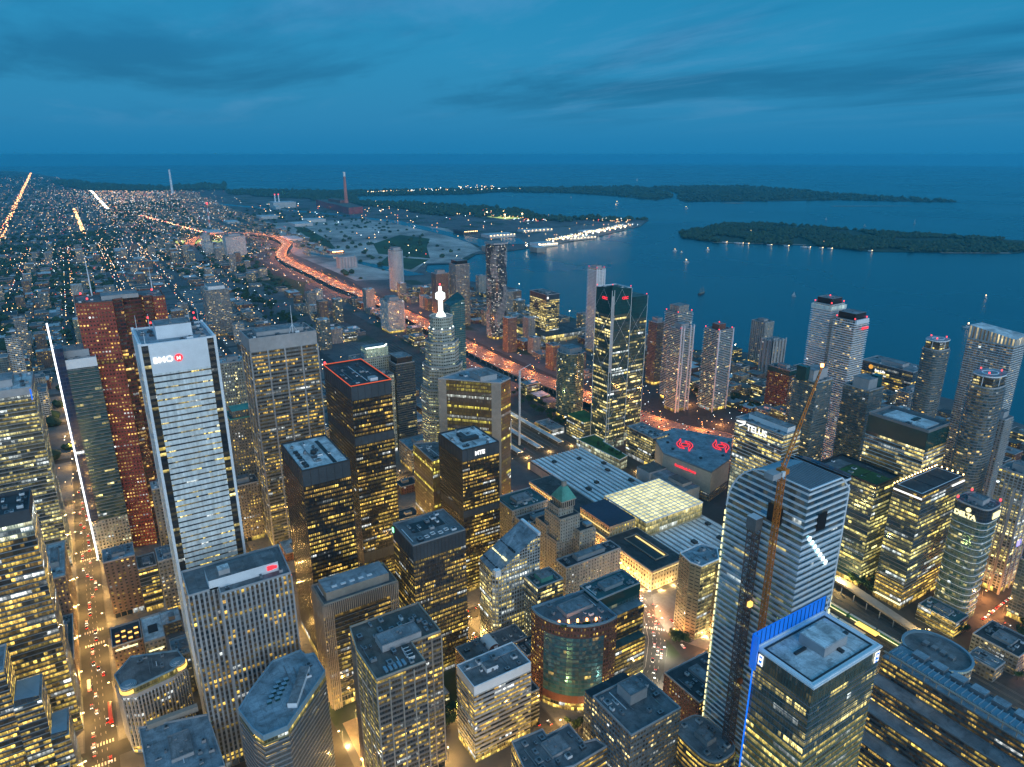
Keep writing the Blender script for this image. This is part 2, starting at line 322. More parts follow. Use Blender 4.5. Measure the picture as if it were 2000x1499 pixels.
# facades
W_=(.60,.62,.66)
FC=dict(
 bmo=fac('marble_ribbon',(.84,.82,.80),win=(0,1,.42,.68),lit=.30,a=YEL,b=PALE,amp=.85,cl=(.1,.9),grp=5),
 bmoc=fac('black_corner',(.015,.016,.02),win=(.0,1,.25,.8),lit=.22,a=YEL,amp=1.1,cl=(.3,.9)),
 red=fac('red_granite',(.36,.065,.042),win=(.27,.78,.28,.70),lit=.42,a=WARM,b=(1,.66,.22),amp=1.1,cl=(.15,.35),glass=(.012,.008,.008),grp=3),
 redd=fac('red_granite_notch',(.15,.030,.024),win=(.08,.95,.25,.85),lit=.20,a=WARM,b=(1,.66,.22),amp=.9,cl=(.15,.5),grp=3),
 regis=fac('green_curtain_wall',(.055,.115,.115),win=(.0,1,.35,.95),lit=.05,a=PALE,b=YEL,amp=1.1,glass=(.03,.09,.10),cl=(.2,.5),gr=.1,dim=.05,metal=.5,grp=2),
 regisb=fac('blue_curtain_wall',(.02,.04,.09),win=(0.05,.95,.1,.9),lit=.02,glass=(.01,.025,.08),gr=.1),
 bayad=fac('banded_office',(.12,.115,.10),win=(.04,.97,.30,.90),lit=.52,a=YEL,b=(.95,.9,.45),amp=1.0,cl=(.14,.35),glass=(.012,.02,.022)),
 leftb=fac('glass_office',(.03,.035,.04),win=(.04,.97,.30,.92),lit=.62,a=YEL,b=WARM,amp=1.15,cl=(.1,.35),glass=(.01,.016,.02)),
 ccw=fac('steel_bay_tower',(.25,.25,.25),span=(.20,.20,.20),win=(.03,.97,.30,.80),lit=.36,a=WARM,b=YEL,amp=.75,cl=(.25,.4),mull=0,glass=(.012,.014,.02)),
 deco=fac('deco_stone',(.26,.215,.18),win=(.30,.68,.28,.72),lit=.30,a=WARM,b=YEL,amp=1.0,cl=(.3,.4),grp=2),
 tdb=fac('black_steel',(.010,.011,.014),win=(.14,.88,.28,.82),lit=.56,a=WARM,b=YEL,amp=.95,cl=(.10,.28),wr=.35,glass=(.006,.008,.012)),
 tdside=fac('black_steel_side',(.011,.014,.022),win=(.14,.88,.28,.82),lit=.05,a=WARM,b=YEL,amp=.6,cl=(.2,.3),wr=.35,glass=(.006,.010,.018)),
 tdw=fac('bronze_steel',(.045,.047,.055),win=(.16,.86,.25,.82),lit=.58,a=WARM,b=YEL,amp=.85,cl=(.12,.22),wr=.4),
 gold=fac('gold_glass',(.13,.075,.045),win=(.22,.86,.10,.85),lit=.26,a=(1,.78,.10),b=(.95,.85,.15),amp=.95,cl=(.02,.75),glass=(.16,.08,.045),metal=.5,gr=.3,dim=.05,grp=60),
 spire=fac('stepped_stone',(.46,.43,.38),win=(.10,.90,.34,.70),lit=.42,a=YEL,b=(.85,1,.6),amp=.9,cl=(.2,.6),glass=(.02,.03,.035)),
 lit_stone=fac('floodlit_stone',(.46,.45,.38),win=(.25,.75,.25,.75),lit=.22,a=YEL,b=COOL,amp=.8,cl=(.3,.5)),
 flood=fac('floodlit_crown',(.60,.62,.45),win=(.3,.7,.3,.7),lit=.9,a=COOL,b=PALE,amp=.8),  # floodlight on the crown put into paler greener stone and glowing windows
 dblue=fac('dark_blue_glass',(.03,.05,.075),win=(.06,.94,.12,.9),lit=.06,a=YEL,b=PALE,amp=.9,glass=(.010,.03,.05),gr=.1),
 teal=fac('teal_glass',(.05,.17,.19),win=(.05,.95,.2,.95),lit=.05,a=YEL,b=COOL,amp=.9,glass=(.02,.16,.19),gr=.12,dim=.03,metal=.5,grp=2),
 ltow=fac('teal_glass_tower',(.04,.15,.18),win=(.1,.92,.2,.9),lit=.10,a=YEL,b=PALE,amp=.8,glass=(.03,.22,.28),gr=.12,metal=.6,grp=2),
 cibc=fac('diamond_glass',(.02,.035,.04),win=(.0,1,.22,.88),lit=.34,a=YEL,b=PALE,amp=1.1,grp=9,cl=(.04,.75),glass=(.02,.10,.12),gr=.08,metal=.45),
 cibct=fac('diamond_glass_top',(.015,.045,.05),win=(.02,1,.05,1),lit=.0,glass=(.02,.12,.13),gr=.08,dim=0,metal=.45),
 telus=fac('telus_glass',(.10,.13,.15),win=(.0,1,.30,.92),lit=.42,a=YEL,b=PALE,amp=1.0,cl=(.08,.5),glass=(.02,.03,.04)),
 telusb=fac('telus_glass_low',(.22,.24,.22),win=(.04,.96,.2,.95),lit=.95,a=PALE,b=COOL,amp=.8,cl=(.2,.6),glass=(.05,.06,.06)),
 condo=fac('condo_glass',(.13,.18,.20),win=(.08,.93,.20,.88),lit=.12,a=WARM,b=PALE,amp=.95,cl=(.6,.9),glass=(.05,.13,.16),gr=.12,dim=.06,metal=.45,grp=1),
 condow=fac('condo_white',(.68,.72,.76),win=(.05,.95,.28,.92),lit=.13,a=WARM,b=PALE,amp=.9,cl=(.6,.9),glass=(.02,.03,.04),dim=.08,grp=1),
 condog=fac('condo_green',(.14,.19,.18),win=(.06,.94,.22,.9),lit=.13,a=YEL,b=PALE,amp=.9,cl=(.6,.9),glass=(.04,.15,.15),dim=.06,metal=.45,grp=1),
 beigec=fac('condo_beige',(.40,.37,.35),span=(.28,.26,.25),win=(.32,.70,.25,.8),lit=.10,a=WARM,b=PALE,amp=.8,cl=(.6,.9),dim=.05,grp=1),
 wavy=fac('wavy_condo',(.02,.03,.055),win=(.15,.85,.25,.80),lit=.40,a=(.80,.88,1),b=PALE,amp=.75,cl=(.45,.8),glass=(.01,.015,.03),grp=1),
 office=fac('office_glass',(.045,.05,.055),win=(.04,.96,.26,.88),lit=.60,a=YEL,b=PALE,amp=1.05,cl=(.1,.45),glass=(.012,.018,.03)),
 officeb=fac('office_blue_glass',(.02,.045,.075),win=(.02,1,.28,.90),lit=.40,a=YEL,b=(.95,.9,.35),amp=1.05,cl=(.06,.30),glass=(.02,.07,.13),gr=.08,metal=.4),
 rbc=fac('rbc_glass',(.16,.22,.22),span=(.05,.09,.085),win=(.05,.96,.13,.90),lit=.28,a=YEL,b=(1,.85,.35),amp=1.0,cl=(.07,.22),glass=(.03,.10,.11),gr=.1,metal=.4),
 rbcl=fac('rbc_glass_low',(.30,.27,.15),span=(.30,.25,.10),win=(.03,.97,.30,.92),lit=.92,a=YEL,b=(1,.80,.25),amp=.8,cl=(.07,.4),glass=(.05,.05,.02)),
 rbct=fac('louvre_band',(.06,.10,.09),win=(.2,.85,.05,.95),lit=.1,a=YEL,amp=.3,glass=(.03,.06,.055)),
 f160=fac('white_banded_glass',(.42,.52,.60),win=(.0,1,.30,1.0),lit=.05,a=PALE,b=YEL,amp=.5,cl=(.3,.4),glass=(.14,.36,.50),gr=.12,dim=.03,metal=.8,grp=4),
 hexf=fac('hex_beige',(.30,.235,.14),win=(.15,.85,.35,.6),lit=.10,a=WARM,amp=.7),
 hexl=fac('hex_yellow',(.30,.24,.12),win=(.04,.96,.20,.92),lit=.98,a=(1,.78,.22),b=(1,.84,.34),amp=.95,cl=(.3,.3)),
 finsf=fac('black_fin_office',(.02,.02,.022),win=(.05,.95,.25,.85),lit=.34,a=YEL,b=WARM,amp=1.0,cl=(.2,.5)),
 exch=fac('pier_office',(.54,.54,.55),span=(.15,.145,.15),win=(.22,.78,.24,.86),lit=.24,a=WARM,b=YEL,amp=.85,cl=(.25,.3),glass=(.012,.016,.022)),
 ribbon=fac('white_ribbon_office',(.50,.49,.48),win=(0,1,.16,.70),lit=.50,a=YEL,b=WARM,amp=.95,cl=(.14,.35)),
 ribdark=fac('dark_ribbon_office',(.10,.10,.10),win=(0,1,.30,.80),lit=.40,a=YEL,b=WARM,amp=.8,cl=(.1,.4)),
 brown=fac('brown_grid_office',(.20,.165,.145),win=(.04,.96,.30,.80),lit=.40,a=YEL,b=WARM,amp=.9,cl=(.25,.35),glass=(.015,.016,.02)),
 chateau=fac('chateau_stone',(.46,.39,.33),win=(.34,.64,.28,.70),lit=.16,a=WARM,b=YEL,amp=.7,cl=(.7,.7),grp=1),
 gridw=fac('white_grid_office',(.42,.42,.42),win=(.16,.84,.18,.82),lit=.50,a=YEL,b=PALE,amp=1.1,cl=(.16,.22),glass=(.02,.025,.035)),
 hotel=fac('pale_hotel',(.37,.35,.32),win=(.28,.74,.28,.76),lit=.30,a=YEL,b=COOL,amp=1.0,cl=(.2,.2),grp=2),
 bluecurve=fac('blue_mirror_glass',(.06,.11,.14),win=(.03,.97,.15,.88),lit=.07,a=YEL,b=WARM,amp=.9,glass=(.05,.27,.40),gr=.2,dim=.04,metal=.5,grp=3),
 brickf=fac('red_brick_wall',(.17,.065,.05),win=(.28,.72,.28,.72),lit=.22,a=WARM,b=YEL,amp=.9,cl=(.5,.5),grp=2),
 brick2=fac('brown_brick_wall',(.19,.12,.095),win=(.30,.70,.28,.70),lit=.20,a=WARM,b=YEL,amp=.9,cl=(.5,.5),grp=2),
 union=fac('station_stone',(.50,.40,.26),win=(.32,.68,.25,.75),lit=.35,a=WARM,b=YEL,amp=.8),
 low1=fac('grey_low_office',(.20,.20,.21),win=(.15,.85,.3,.75),lit=.22,a=WARM,b=PALE,amp=.9,cl=(.5,.8),dim=.05,grp=3),
 low2=fac('beige_low_office',(.30,.27,.24),win=(.22,.78,.3,.72),lit=.20,a=WARM,b=PALE,amp=.9,cl=(.5,.8),dim=.05,grp=2),
 low3=fac('glass_low_office',(.07,.09,.11),win=(.05,.95,.25,.85),lit=.34,a=YEL,b=PALE,amp=1.0,cl=(.3,.7),glass=(.015,.03,.04)),
 apart=fac('slab_apartment',(.30,.30,.31),win=(.10,.90,.30,.85),lit=.16,a=WARM,b=PALE,amp=.9,cl=(.8,.9),glass=(.02,.03,.04),dim=.08,grp=1),
 shop=fac('lit_storefront',(.30,.24,.16),win=(.06,.94,.05,.9),lit=.85,a=YEL,b=WARM,amp=1.2),
)
RC=dict(g=MT['roof_grey'],p=MT['roof_pale'],d=MT['roof_dark'],m=MT['roof_mid'],b=MT['roof_blue'],n=MT['roof_brown'],t=MT['roof_teal'],v=MT['roof_green'])
FOOT=[]   # footprints already taken
def bb(poly): xs=[p[0] for p in poly]; ys=[p[1] for p in poly]; return min(xs),min(ys),max(xs),max(ys)
SLAB={'bayad':('concrete',.5),'leftb':('grey_metal',.7),'office':('grey_metal',.5),'officeb':('grey_metal',.4),'telus':('white_metal',.45),'ribdark':('grey_metal',.6),'teal':('grey_metal',.35),'regis':('grey_metal',.6),'dblue':('grey_metal',.35),'ltow':('grey_metal',.35),'condog':('grey_metal',.4),'low3':('concrete',.5),'finsf':('grey_metal',.4)}
def rooftop(root,poly,z,seed,units=5,pent=True,pm=None,par='concrete',parh=1.3,psize=(.42,.42),ph=5.5,pc=(.5,.5)):
    r=random.Random(seed); x0,y0,x1,y1=bb(poly); w,d=x1-x0,y1-y0
    m=M(); m.ring(grow(poly,-.55),z,z+parh,.55,MT[par],inn=.15); m.build('parapet',root)
    used=[]
    if pent:
        cx,cy=x0+w*pc[0],y0+d*pc[1]; a,b=w*psize[0]/2,d*psize[1]/2
        m=M(); m.box(cx-a,cy-b,z,cx+a,cy+b,z+ph,pm or MT['concrete'],MT['roof_mid']); o=m.build('penthouse',root)
        m=M(); m.ring(rect(cx-a+.3,cy-b+.3,cx+a-.3,cy+b-.3),z+ph,z+ph+.5,.25,MT['grey_metal'],inn=.1)
        for q in range(3):
            fx=cx+r.uniform(-a+1,a-2.2); fy=cy+r.uniform(-b+1,b-2.2); m.box(fx,fy,z+ph,fx+r.uniform(1,2.2),fy+r.uniform(1,2),z+ph+r.uniform(.6,1.5),MT['grey_metal'])
        m.build('vent',o)
        used.append((cx-a-.8,cy-b-.8,cx+a+.8,cy+b+.8))
    # pipes and walkways
    m=M()
    for q in range(3 if units else 0):
        if (x1-x0)<12 or (y1-y0)<12: break
        ya=r.uniform(y0+3,y1-3); xa=r.uniform(x0+3,x0+w*.5); xb=r.uniform(xa+3,x1-3)
        if all(inside(poly,xx,ya+dy) for xx in (xa,xb) for dy in (-1,1)): m=M(); m.box(xa,ya,z+.25,xb,ya+.45,z+.7,MT['white_metal'] if q%2 else MT['grey_metal']); m.build('roof_pipe',root)
    units=int(units*1.8)+1 if units else 0
    k=0;tries=0
    while k<units and tries<90:
        tries+=1
        uw,ud=r.uniform(1.6,5.5),r.uniform(1.4,4.2); ux=r.uniform(x0+2,max(x0+2.1,x1-2-uw)); uy=r.uniform(y0+2,max(y0+2.1,y1-2-ud))
        if any(ux<q[2] and ux+uw>q[0] and uy<q[3] and uy+ud>q[1] for q in used): continue
        if not all(inside(poly,cx_,cy_) for cx_ in (ux-1,ux+uw+1) for cy_ in (uy-1,uy+ud+1)): continue
        used.append((ux-.5,uy-.5,ux+uw+.5,uy+ud+.5)); k+=1
        m=M(); h=r.uniform(1.0,2.6); mm=MT[r.choice(['grey_metal','white_metal','concrete','louvre'])]
        m.box(ux,uy,z+.25,ux+uw,uy+ud,z+h,mm,MT['grey_metal'])
        m.tube((ux+uw/2,uy+ud/2,z+h),(ux+uw/2,uy+ud/2,z+h+.35),min(uw,ud)*.3,min(uw,ud)*.3,MT['dark_metal'],8)
        for sx in (.15,.85):
            m.box(ux+uw*sx-.1,uy,z,ux+uw*sx+.1,uy+ud,z+.25,MT['dark_metal'])
        m.build('rooftop_unit',root)
def inside(poly,x,y):
    c=False; n=len(poly)
    for i in range(n):
        x1,y1=poly[i];x2,y2=poly[(i+1)%n]
        if (y1>y)!=(y2>y) and x<(x2-x1)*(y-y1)/(y2-y1)+x1: c=not c
    return c
def clear(x0,y0,x1,y1,g=5):
    return not any(x0<b[2]+g and x1>b[0]-g and y0<b[3]+g and y1>b[1]-g for b in FOOT)
def bld(name,label,cat,poly,h,f,roof='g',bay=3.2,fh=3.9,seed=1,units=5,pent=True,pm=None,group=None,secs=None,fm=None,smooth=False,relief=None,psize=(.42,.42),ph=5.5,pc=(.5,.5),z0=0,rt=True,par='concrete',parh=1.3,lobby=True):
    if len(poly)==4 and not isinstance(poly[0],tuple): poly=rect(*poly)
    x0,y0,x1,y1=bb(poly)
    FOOT.append((x0,y0,x1,y1))
    root=empty(name,((x0+x1)/2,(y0+y1)/2,z0),label,cat,group)
    m=M()
    if secs:
        for a,b,ff in secs: m.prism(poly,a,b,FC[ff] if ff in FC else MT[ff],None,bay,fh,fm=fm,smooth=smooth)
    else:
        zb=5.5 if lobby and z0==0 and h>28 else z0
        if zb>z0: m.prism(grow(poly,-.6),z0,zb,FC['shop'],None,5,5.5)
        m.prism(poly,zb,h,FC[f],None,bay,fh,fm=fm,smooth=smooth,bottom=zb>z0)
    if relief: relief(m,poly)
    else:
        for a,b,ff in (secs or [(5.5 if h>28 else z0,h,f)]):
            if ff in SLAB and len(poly)<14: m.slabs(poly,a+fh*.0+.02,b-1,fh,.22,SLAB[ff][1],MT[SLAB[ff][0]])
    m.build('wall',root)
    m=M(); m.face([(p[0],p[1],h+.004) for p in poly],RC[roof] if isinstance(roof,str) else roof); m.build('roof',root)
    if rt: rooftop(root,poly,h,seed,units,pent,pm,psize=psize,ph=ph,pc=pc,par=par,parh=parh)
    return root
def beacon(root,x,y,z,r=.55):
    m=M(); m.tube((x,y,z),(x,y,z+1.6),.12,.12,MT['dark_metal'],5); m.tube((x,y,z+1.6),(x,y,z+1.6+2*r),r,r,MT['red_beacon'],8); m.build('beacon',root)
def text(root,s,p,ax,size,mt,name='sign',ext=.25,bold=0.02,slant=0):
    """flat lettering standing on a wall; p = lower left corner, ax = reading direction in plan"""
    c=bpy.data.curves.new(name,'FONT'); c.body=s; c.size=size; c.extrude=ext; c.offset=bold*size
    tmp=bpy.data.objects.new(name,c); COL.objects.link(tmp); bpy.context.view_layer.update()
    me=bpy.data.meshes.new_from_object(tmp); bpy.data.objects.remove(tmp)
    a=Vector((ax[0],ax[1],0)).normalized(); up=Vector((0,0,1)); nn=a.cross(up)
    off=Vector((0,0,0)); r=root
    while r is not None: off=off+r.location; r=r.parent
    P=Vector(p)-off
    for v in me.vertices: v.co=P+a*v.co.x+up*v.co.y+nn*v.co.z
    me.materials.clear(); me.materials.append(mt)
    o=bpy.data.objects.new(name,me); COL.objects.link(o); o.parent=root; return o
# ---------------------------------------------------------------- the towers one by one
def panel(root,x0,y0,z0,x1,y1,z1,mt,name='panel',bay=3.2,fh=4,top=None):
    m=M(); m.prism(rect(x0,y0,x1,y1),z0,z1,mt,top or mt,bay,fh); return m.build(name,root)
def strip(root,pts,r,mt,name):
    m=M()
    for a,b in zip(pts[:-1],pts[1:]): m.tube(a,b,r,r,mt,6)
    return m.build(name,root)
# white marble bank tower
r=bld('office_tower','tall white marble office tower with thin dark window ribbons and a glowing bank sign','skyscraper',(488,-68,539.5,-24),298,'bmoc',roof='b',bay=4,fh=4.13,seed=3,units=9,psize=(.36,.50),ph=9,pm=MT['white_metal'],par='white_metal',pc=(.45,.5))
m=M()
for (a,b,c,d,fk) in ((486.7,-63.5,488.3,-28.2,3),(492.5,-24.3,535,-22.6,2),(492.5,-69.4,535,-67.7,0)):
    m.prism(rect(a,b,c,d),14,279,FC['bmo'],None,1.55,4.13); m.prism(rect(a,b,c,d),279,299.3,MT['white_metal'],MT['white_metal'],3,4)
m.build('marble_facade',r)
for sx,sy in ((486.7,-24.2),(486.7,-69.4),(538.4,-24.2),(538.4,-69.4)):
    panel(r,sx,sy,0,sx+1.7,sy+1.7,300,MT['white_metal'],'corner_column')
text(r,'BMO',(486.5,-29.5,286),(0,-1),5.6,MT['sign_white'],bold=.012)
m=M(); m.tube((486.6,-44.8,288),(486.1,-44.8,288),2.5,2.5,MT['red_neon'],20); o=m.build('emblem',r)
text(o,'M',(485.9,-43.4,286.7),(0,-1),3.4,MT['sign_white'],'emblem_letter',.1)
for q in ((505,-60),(505,-33),(523,-62),(523,-33)): beacon(r,q[0],q[1],307)
m=M()
for y in (-26,-34,-60,-66): m.tube((536,y,298),(536,y,309),.25,.12,MT['white_metal'],5)
for x in (490,492): m.tube((x,-27,298),(x,-27,305),.2,.1,MT['white_metal'],5)
m.build('antenna',r)
# red granite tower with notched face
P=[(793,11),(786,-21),(797,-22),(798,-30),(806,-31),(806,-48),(799,-49),(799,-57),(791,-58),(791,-69),(841,-69),(841,11)]
r=bld('office_tower','tall dark red granite tower with a stepped notch and rows of square lit windows','skyscraper',P,275,'red',roof='g',bay=3.1,fh=4.0,seed=5,units=5,fm={k:FC['redd'] for k in (2,3,4,5,6)},secs=[(0,215,'red'),(215,219,'red'),(219,275,'red')],par='brick',ph=4)
m=M(); m.prism(grow(P,.25),211.9,216.1,fac('lit_square_row',(.15,.034,.028),win=(.22,.80,.18,.80),lit=1.6,a=GOLD,b=YEL,amp=1.1),None,4.2,4.2); m.build('lit_window_row',r)
for q in ((800,0),(820,-60),(835,5)): beacon(r,q[0],q[1],276,.8)
m=M(); m.tube((836,-5,275),(836,-5,318),.7,.25,MT['white_metal'],6); m.tube((838,-62,275),(838,-62,300),.5,.2,MT['white_metal'],6); m.build('antenna',r)
# green glass hotel with white light line
r=bld('hotel_tower','green glass tower with a bright white light line running up its corner beside the street','skyscraper',(781,2,826,36),222,'regis',roof='p',bay=3.2,fh=3.7,seed=6,secs=[(0,8,'shop'),(8,46,'hotel'),(46,214,'regis'),(214,222,'white_metal')],ph=8,psize=(.6,.7),par='white_metal')
panel(r,780.3,28.5,46,781.2,36.4,236,FC['regisb'],'corner_glass',3,3.7); panel(r,780.8,29,222,800,36,236,FC['regisb'],'crown',3,3.7)
strip(r,[(779.8,36.6,2),(779.8,36.6,262)],.65,MT['white_led'],'light_line')
# banded office on the north side of the street
r=bld('office_tower','broad banded office tower left of the street with long yellow lit floors','skyscraper',(784,60,844,122),200,'bayad',roof='p',bay=2.6,fh=3.95,seed=8,secs=[(0,194,'bayad'),(194,200,'concrete')],ph=7,psize=(.5,.5))
m=M(); m.tube((783.6,61.5,188),(783.6,61.5,199),.5,.5,MT['blue_led'],6); m.build('blue_light',r)
r=bld('office_tower','glass office tower at the left edge with a pale glowing top storey','skyscraper',(524,57,562,100),185,'leftb',roof='d',bay=2.4,fh=4,seed=9,secs=[(0,168,'leftb'),(168,179,'telusb'),(179,185,'louvre')],pent=False,units=10,par='roof_blue' if False else 'louvre',parh=3)
r=bld('office_block','dark glass block with a stepped blue roof, topmost of the cascade at lower left','office building',(467,83,496,112),108,'leftb',roof='b',bay=2.4,fh=4,seed=10,pent=False,units=2)
r=bld('office_block','dark glass block with a sloping blue roof, middle of the cascade at lower left','office building',(460,67.5,488,82.5),84,'leftb',roof='b',bay=2.4,fh=4,seed=11,pent=False,units=0,rt=False)
m=M(); m.prism(rect(461,68.5,487,81.5),84.1,84.2,FC['dblue'],MT['blue_cover'],3,3,zt=[87,84.6,84.6,89]); m.build('glass_roof',r)
r=bld('office_block','dark glass block beside the street, lowest of the cascade at lower left','office building',(451,57,478,67),58,'leftb',roof='b',bay=2.4,fh=4,seed=12,pent=False,units=0,rt=False)
m=M(); m.prism(rect(452,57.8,477,66.4),58.1,58.2,FC['dblue'],MT['blue_cover'],3,3,zt=[61,58.6,58.6,62]); m.build('glass_roof',r)
bld('office_block','low dark office filling the lower left corner with scattered yellow windows','office building',(380,60,448,120),38,'leftb',roof='d',bay=2.6,fh=4,seed=13)
bld('office_block','narrow brown office strip on the left side of the street','office building',(572,57,640,70),30,'brick2',roof='n',bay=3,fh=4,seed=14,units=3)
bld('office_block','slim brown brick office with red window bays on the left side of the street','office building',(652,57,720,72),62,'brick2',roof='p',bay=3,fh=4,seed=15,units=3)
# stainless steel tower
def cw(m,poly): m.fins(poly,0,226,17,1.5,.6,MT['concrete'],edges=(3,2))
r=bld('office_tower','wide grey steel office tower with four window bays and a tall roof mast','skyscraper',(704,-198,748,-130),239,'ccw',roof='g',bay=1.7,fh=4.05,seed=17,secs=[(0,9,'shop'),(9,226,'ccw'),(226,239,'concrete')],relief=cw,units=9,ph=4,psize=(.5,.7))
m=M(); m.tube((712,-176,239),(712,-176,268),.55,.15,MT['white_metal'],6)
for a in range(4): m.tube((712+7*math.cos(a*1.57+.7),-176+7*math.sin(a*1.57+.7),239),(712,-176,248),.2,.2,MT['white_metal'],5)
m.build('mast',r)
# art deco tower and slim hotel tower behind
r=bld('stone_tower','stepped art deco stone tower with a pale green roof edge left of the steel tower','tower',(758,-141,788,-110),139,'deco',roof='t',bay=3,fh=3.7,seed=18,units=2,psize=(.5,.5),par='copper')
panel(r,763,-137,139,784,-114,147,FC['deco'],'upper_storey',3,3.7,MT['copper'])
bld('stone_block','lower wing of the art deco stone tower with scattered lit windows','office building',(735,-128,757,-98),70,'deco',roof='n',bay=3,fh=3.7,seed=19,units=3)
r=bld('hotel_tower','slim pale stone tower with one vertical line of lit windows behind the white marble tower','tower',(856,-153,881,-123),176,'hotel',roof='p',bay=3,fh=3.6,seed=20,units=3)
m=M(); m.prism(rect(855.4,-139.5,856.1,-137.5),95,165,fac('lit_column',(.35,.33,.3),win=(.1,.9,.15,.7),lit=1.6,a=PALE,b=PALE,amp=1.6),None,2,3.6); m.build('lit_column',r)
# black steel towers
for (nm,lab,rc,h,bands,rf,sd_,extra) in (
  ('bank','tallest black steel tower with a red light line around its flat roof',(553,-218,629,-181),223,((211,223),(168,176),(48,58)),'d',21,'red'),
  ('north','broad black steel tower with a pale roof slotted by a long dark trench',(494,-156,556,-118),183,((170,183),),'p',22,'slots'),
  ('south','black steel tower with a pale roof and a small white lit sign near its top',(521,-311,570,-271),154,((143,154),(84,91)),'p',23,'sign')):
    secs=[]; z=7
    secs.append((0,7,'shop'))
    for a,b in sorted(bands):
        secs.append((z,a,'tdb')); secs.append((a,b,'louvre')); z=b
    if z<h: secs.append((z,h,'tdb'))
    fn=lambda m,poly: m.fins(poly,7,h,1.53*4,.25,.22,MT['dark_metal'],edges=(3,2))
    r=bld('office_tower',lab,'skyscraper',rc,h,'tdb',roof=rf,bay=1.53,fh=3.8,seed=sd_,secs=secs,relief=fn,pent=False,units=6,par='dark_metal')
    # north faces: a bluer copy of the steel facade with few windows lit
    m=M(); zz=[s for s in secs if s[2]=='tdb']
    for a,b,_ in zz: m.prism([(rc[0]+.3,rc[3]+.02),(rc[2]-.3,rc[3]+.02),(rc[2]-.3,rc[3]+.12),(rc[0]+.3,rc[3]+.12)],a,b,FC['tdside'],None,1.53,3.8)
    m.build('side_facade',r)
    x0,y0,x1,y1=rc
    if extra=='red':
        strip(r,[(x0-.2,y0-.2,h+1.6),(x1+.2,y0-.2,h+1.6),(x1+.2,y1+.2,h+1.6),(x0-.2,y1+.2,h+1.6),(x0-.2,y0-.2,h+1.6)],.42,MT['orange_led'],'light_line')
        m=M(); m.box(x0+8,y0+9,h,x0+15,y0+16,h+3,MT['white_metal'],MT['concrete']); m.build('roof_hut',r); beacon(r,x1-1,y1-1,h+1,.9)
    if extra=='slots':
        m=M(); m.box(x0+4,y0+9,h+.02,x1-8,y0+12,h+.4,MT['black']); m.build('trench_shade',r)  # flat black slab: the trench's shaded depth is put into its colour
        for i in range(6):
            m=M(); m.box(x0+6+i*6.2,y1-7.5,h+.05,x0+9+i*6.2,y1-4,h+1.4,MT['dark_metal']); m.build('cooling_fan',r)
        m=M(); m.tube((x0+30,y0+20,h),(x0+30,y0+20,h+3),2.6,2.2,MT['dark_metal'],10); m.tube((x0+30,y0+20,h+1),(x0+44,y0+16,h+1),.5,.5,MT['dark_metal'],6); m.build('cooling_tower',r)
    if extra=='sign':
        text(r,'MTE',(x0-.35,y0+26.5,h-7.2),(0,-1),5.6,MT['sign_white'],bold=.04)
        m=M(); m.box(x0+18,y0+12,h,x0+24,y0+30,h+3,MT['dark_metal']); m.box(x0+24,y0+22,h,x0+36,y0+27,h+3,MT['dark_metal']); m.build('roof_hut',r)
r=bld('office_tower','bronze steel tower with louvres at its top and a small green corner sign','skyscraper',(434,-227,474,-181),128,'tdw',roof='g',bay=1.5,fh=3.8,seed=24,secs=[(0,7,'shop'),(7,62,'tdw'),(62,66,'louvre'),(66,115,'tdw'),(115,128,'louvre')],relief=lambda m,p:m.fins(p,7,128,3,.22,.25,MT['dark_metal'],edges=(2,3)),pent=False,units=5,par='grey_metal')
m=M(); m.box(452,-218,128.02,466,-190,128.5,MT['black']); m.build('pit_shade',r)  # black slab on the roof, the dark of the hole painted as colour
m=M(); m.box(471.5,-181,121.5,474.2,-180.5,125.5,MT['green_led']); m.build('sign',r)
m=M()
for i in range(5): m.ring(rect(440+2*(i%2),-222+6*i,443+2*(i%2),-219+6*i),128.05,128.8,.2,MT['white_metal'])
m.build('roof_pipe',r)
# gold glass towers
P=[(655,-313),(649,-320),(612,-356),(605,-364),(614,-382),(662,-379),(667,-351)]
st=MT['stone']
r=bld('office_tower','gold mirrored tower set diagonally between broad pale stone corner piers','skyscraper',P,180,'gold',roof='b',bay=1.7,fh=4.0,seed=25,fm={0:st,2:st,4:FC['gold']},psize=(.4,.3),ph=6,units=5,secs=[(0,7,'shop'),(7,180,'gold')],pc=(.45,.35))
P=[(651,-278),(598,-276),(602,-299),(639,-305)]
bld('office_tower','small gold mirrored tower with a dark ribbed wedge roof, between the black towers','office tower',P,112,'gold',roof='g',bay=1.7,fh=4.0,seed=26,pent=False,units=5)
bld('banking_hall','low pale stone banking hall with green lit glass at the foot of the gold tower','building',(560,-262,596,-236),22,'shop',roof='m',seed=27,units=4)
# stepped tower with the glowing spire
cx,cy=716,-349
r=bld('office_tower','stepped pale stone tower crowned by a glowing white spire','skyscraper',oval(cx,cy,27,27,8,2,R(22.5)),150,'spire',roof='g',bay=2.9,fh=4.0,seed=28,pent=False,units=0,secs=[(0,7,'shop'),(7,150,'spire')])
for (ra,z0,z1,f_) in ((24,150,178,'spire'),(20,178,206,'spire'),(15.5,206,221,'spire'),(13.8,221,235,'lit_stone')):
    m=M(); p=oval(cx,cy,ra,ra,8,2,R(22.5)); m.prism(p,z0,z1,FC[f_],MT['roof_grey'],2.9,4.0); m.ring(p,z1,z1+1,.35,MT['concrete'],inn=.3); m.build('upper_tier',r)
for k,(dx,dy) in enumerate(((-19,0),(0,19),(0,-19),(-14,14),(-14,-14))):
    m=M(); m.box(cx+dx-6,cy+dy-6,7,cx+dx+6,cy+dy+6,118-8*(k%3),FC['spire'],MT['roof_grey']); m.build('corner_bay',r)
m=M(); 
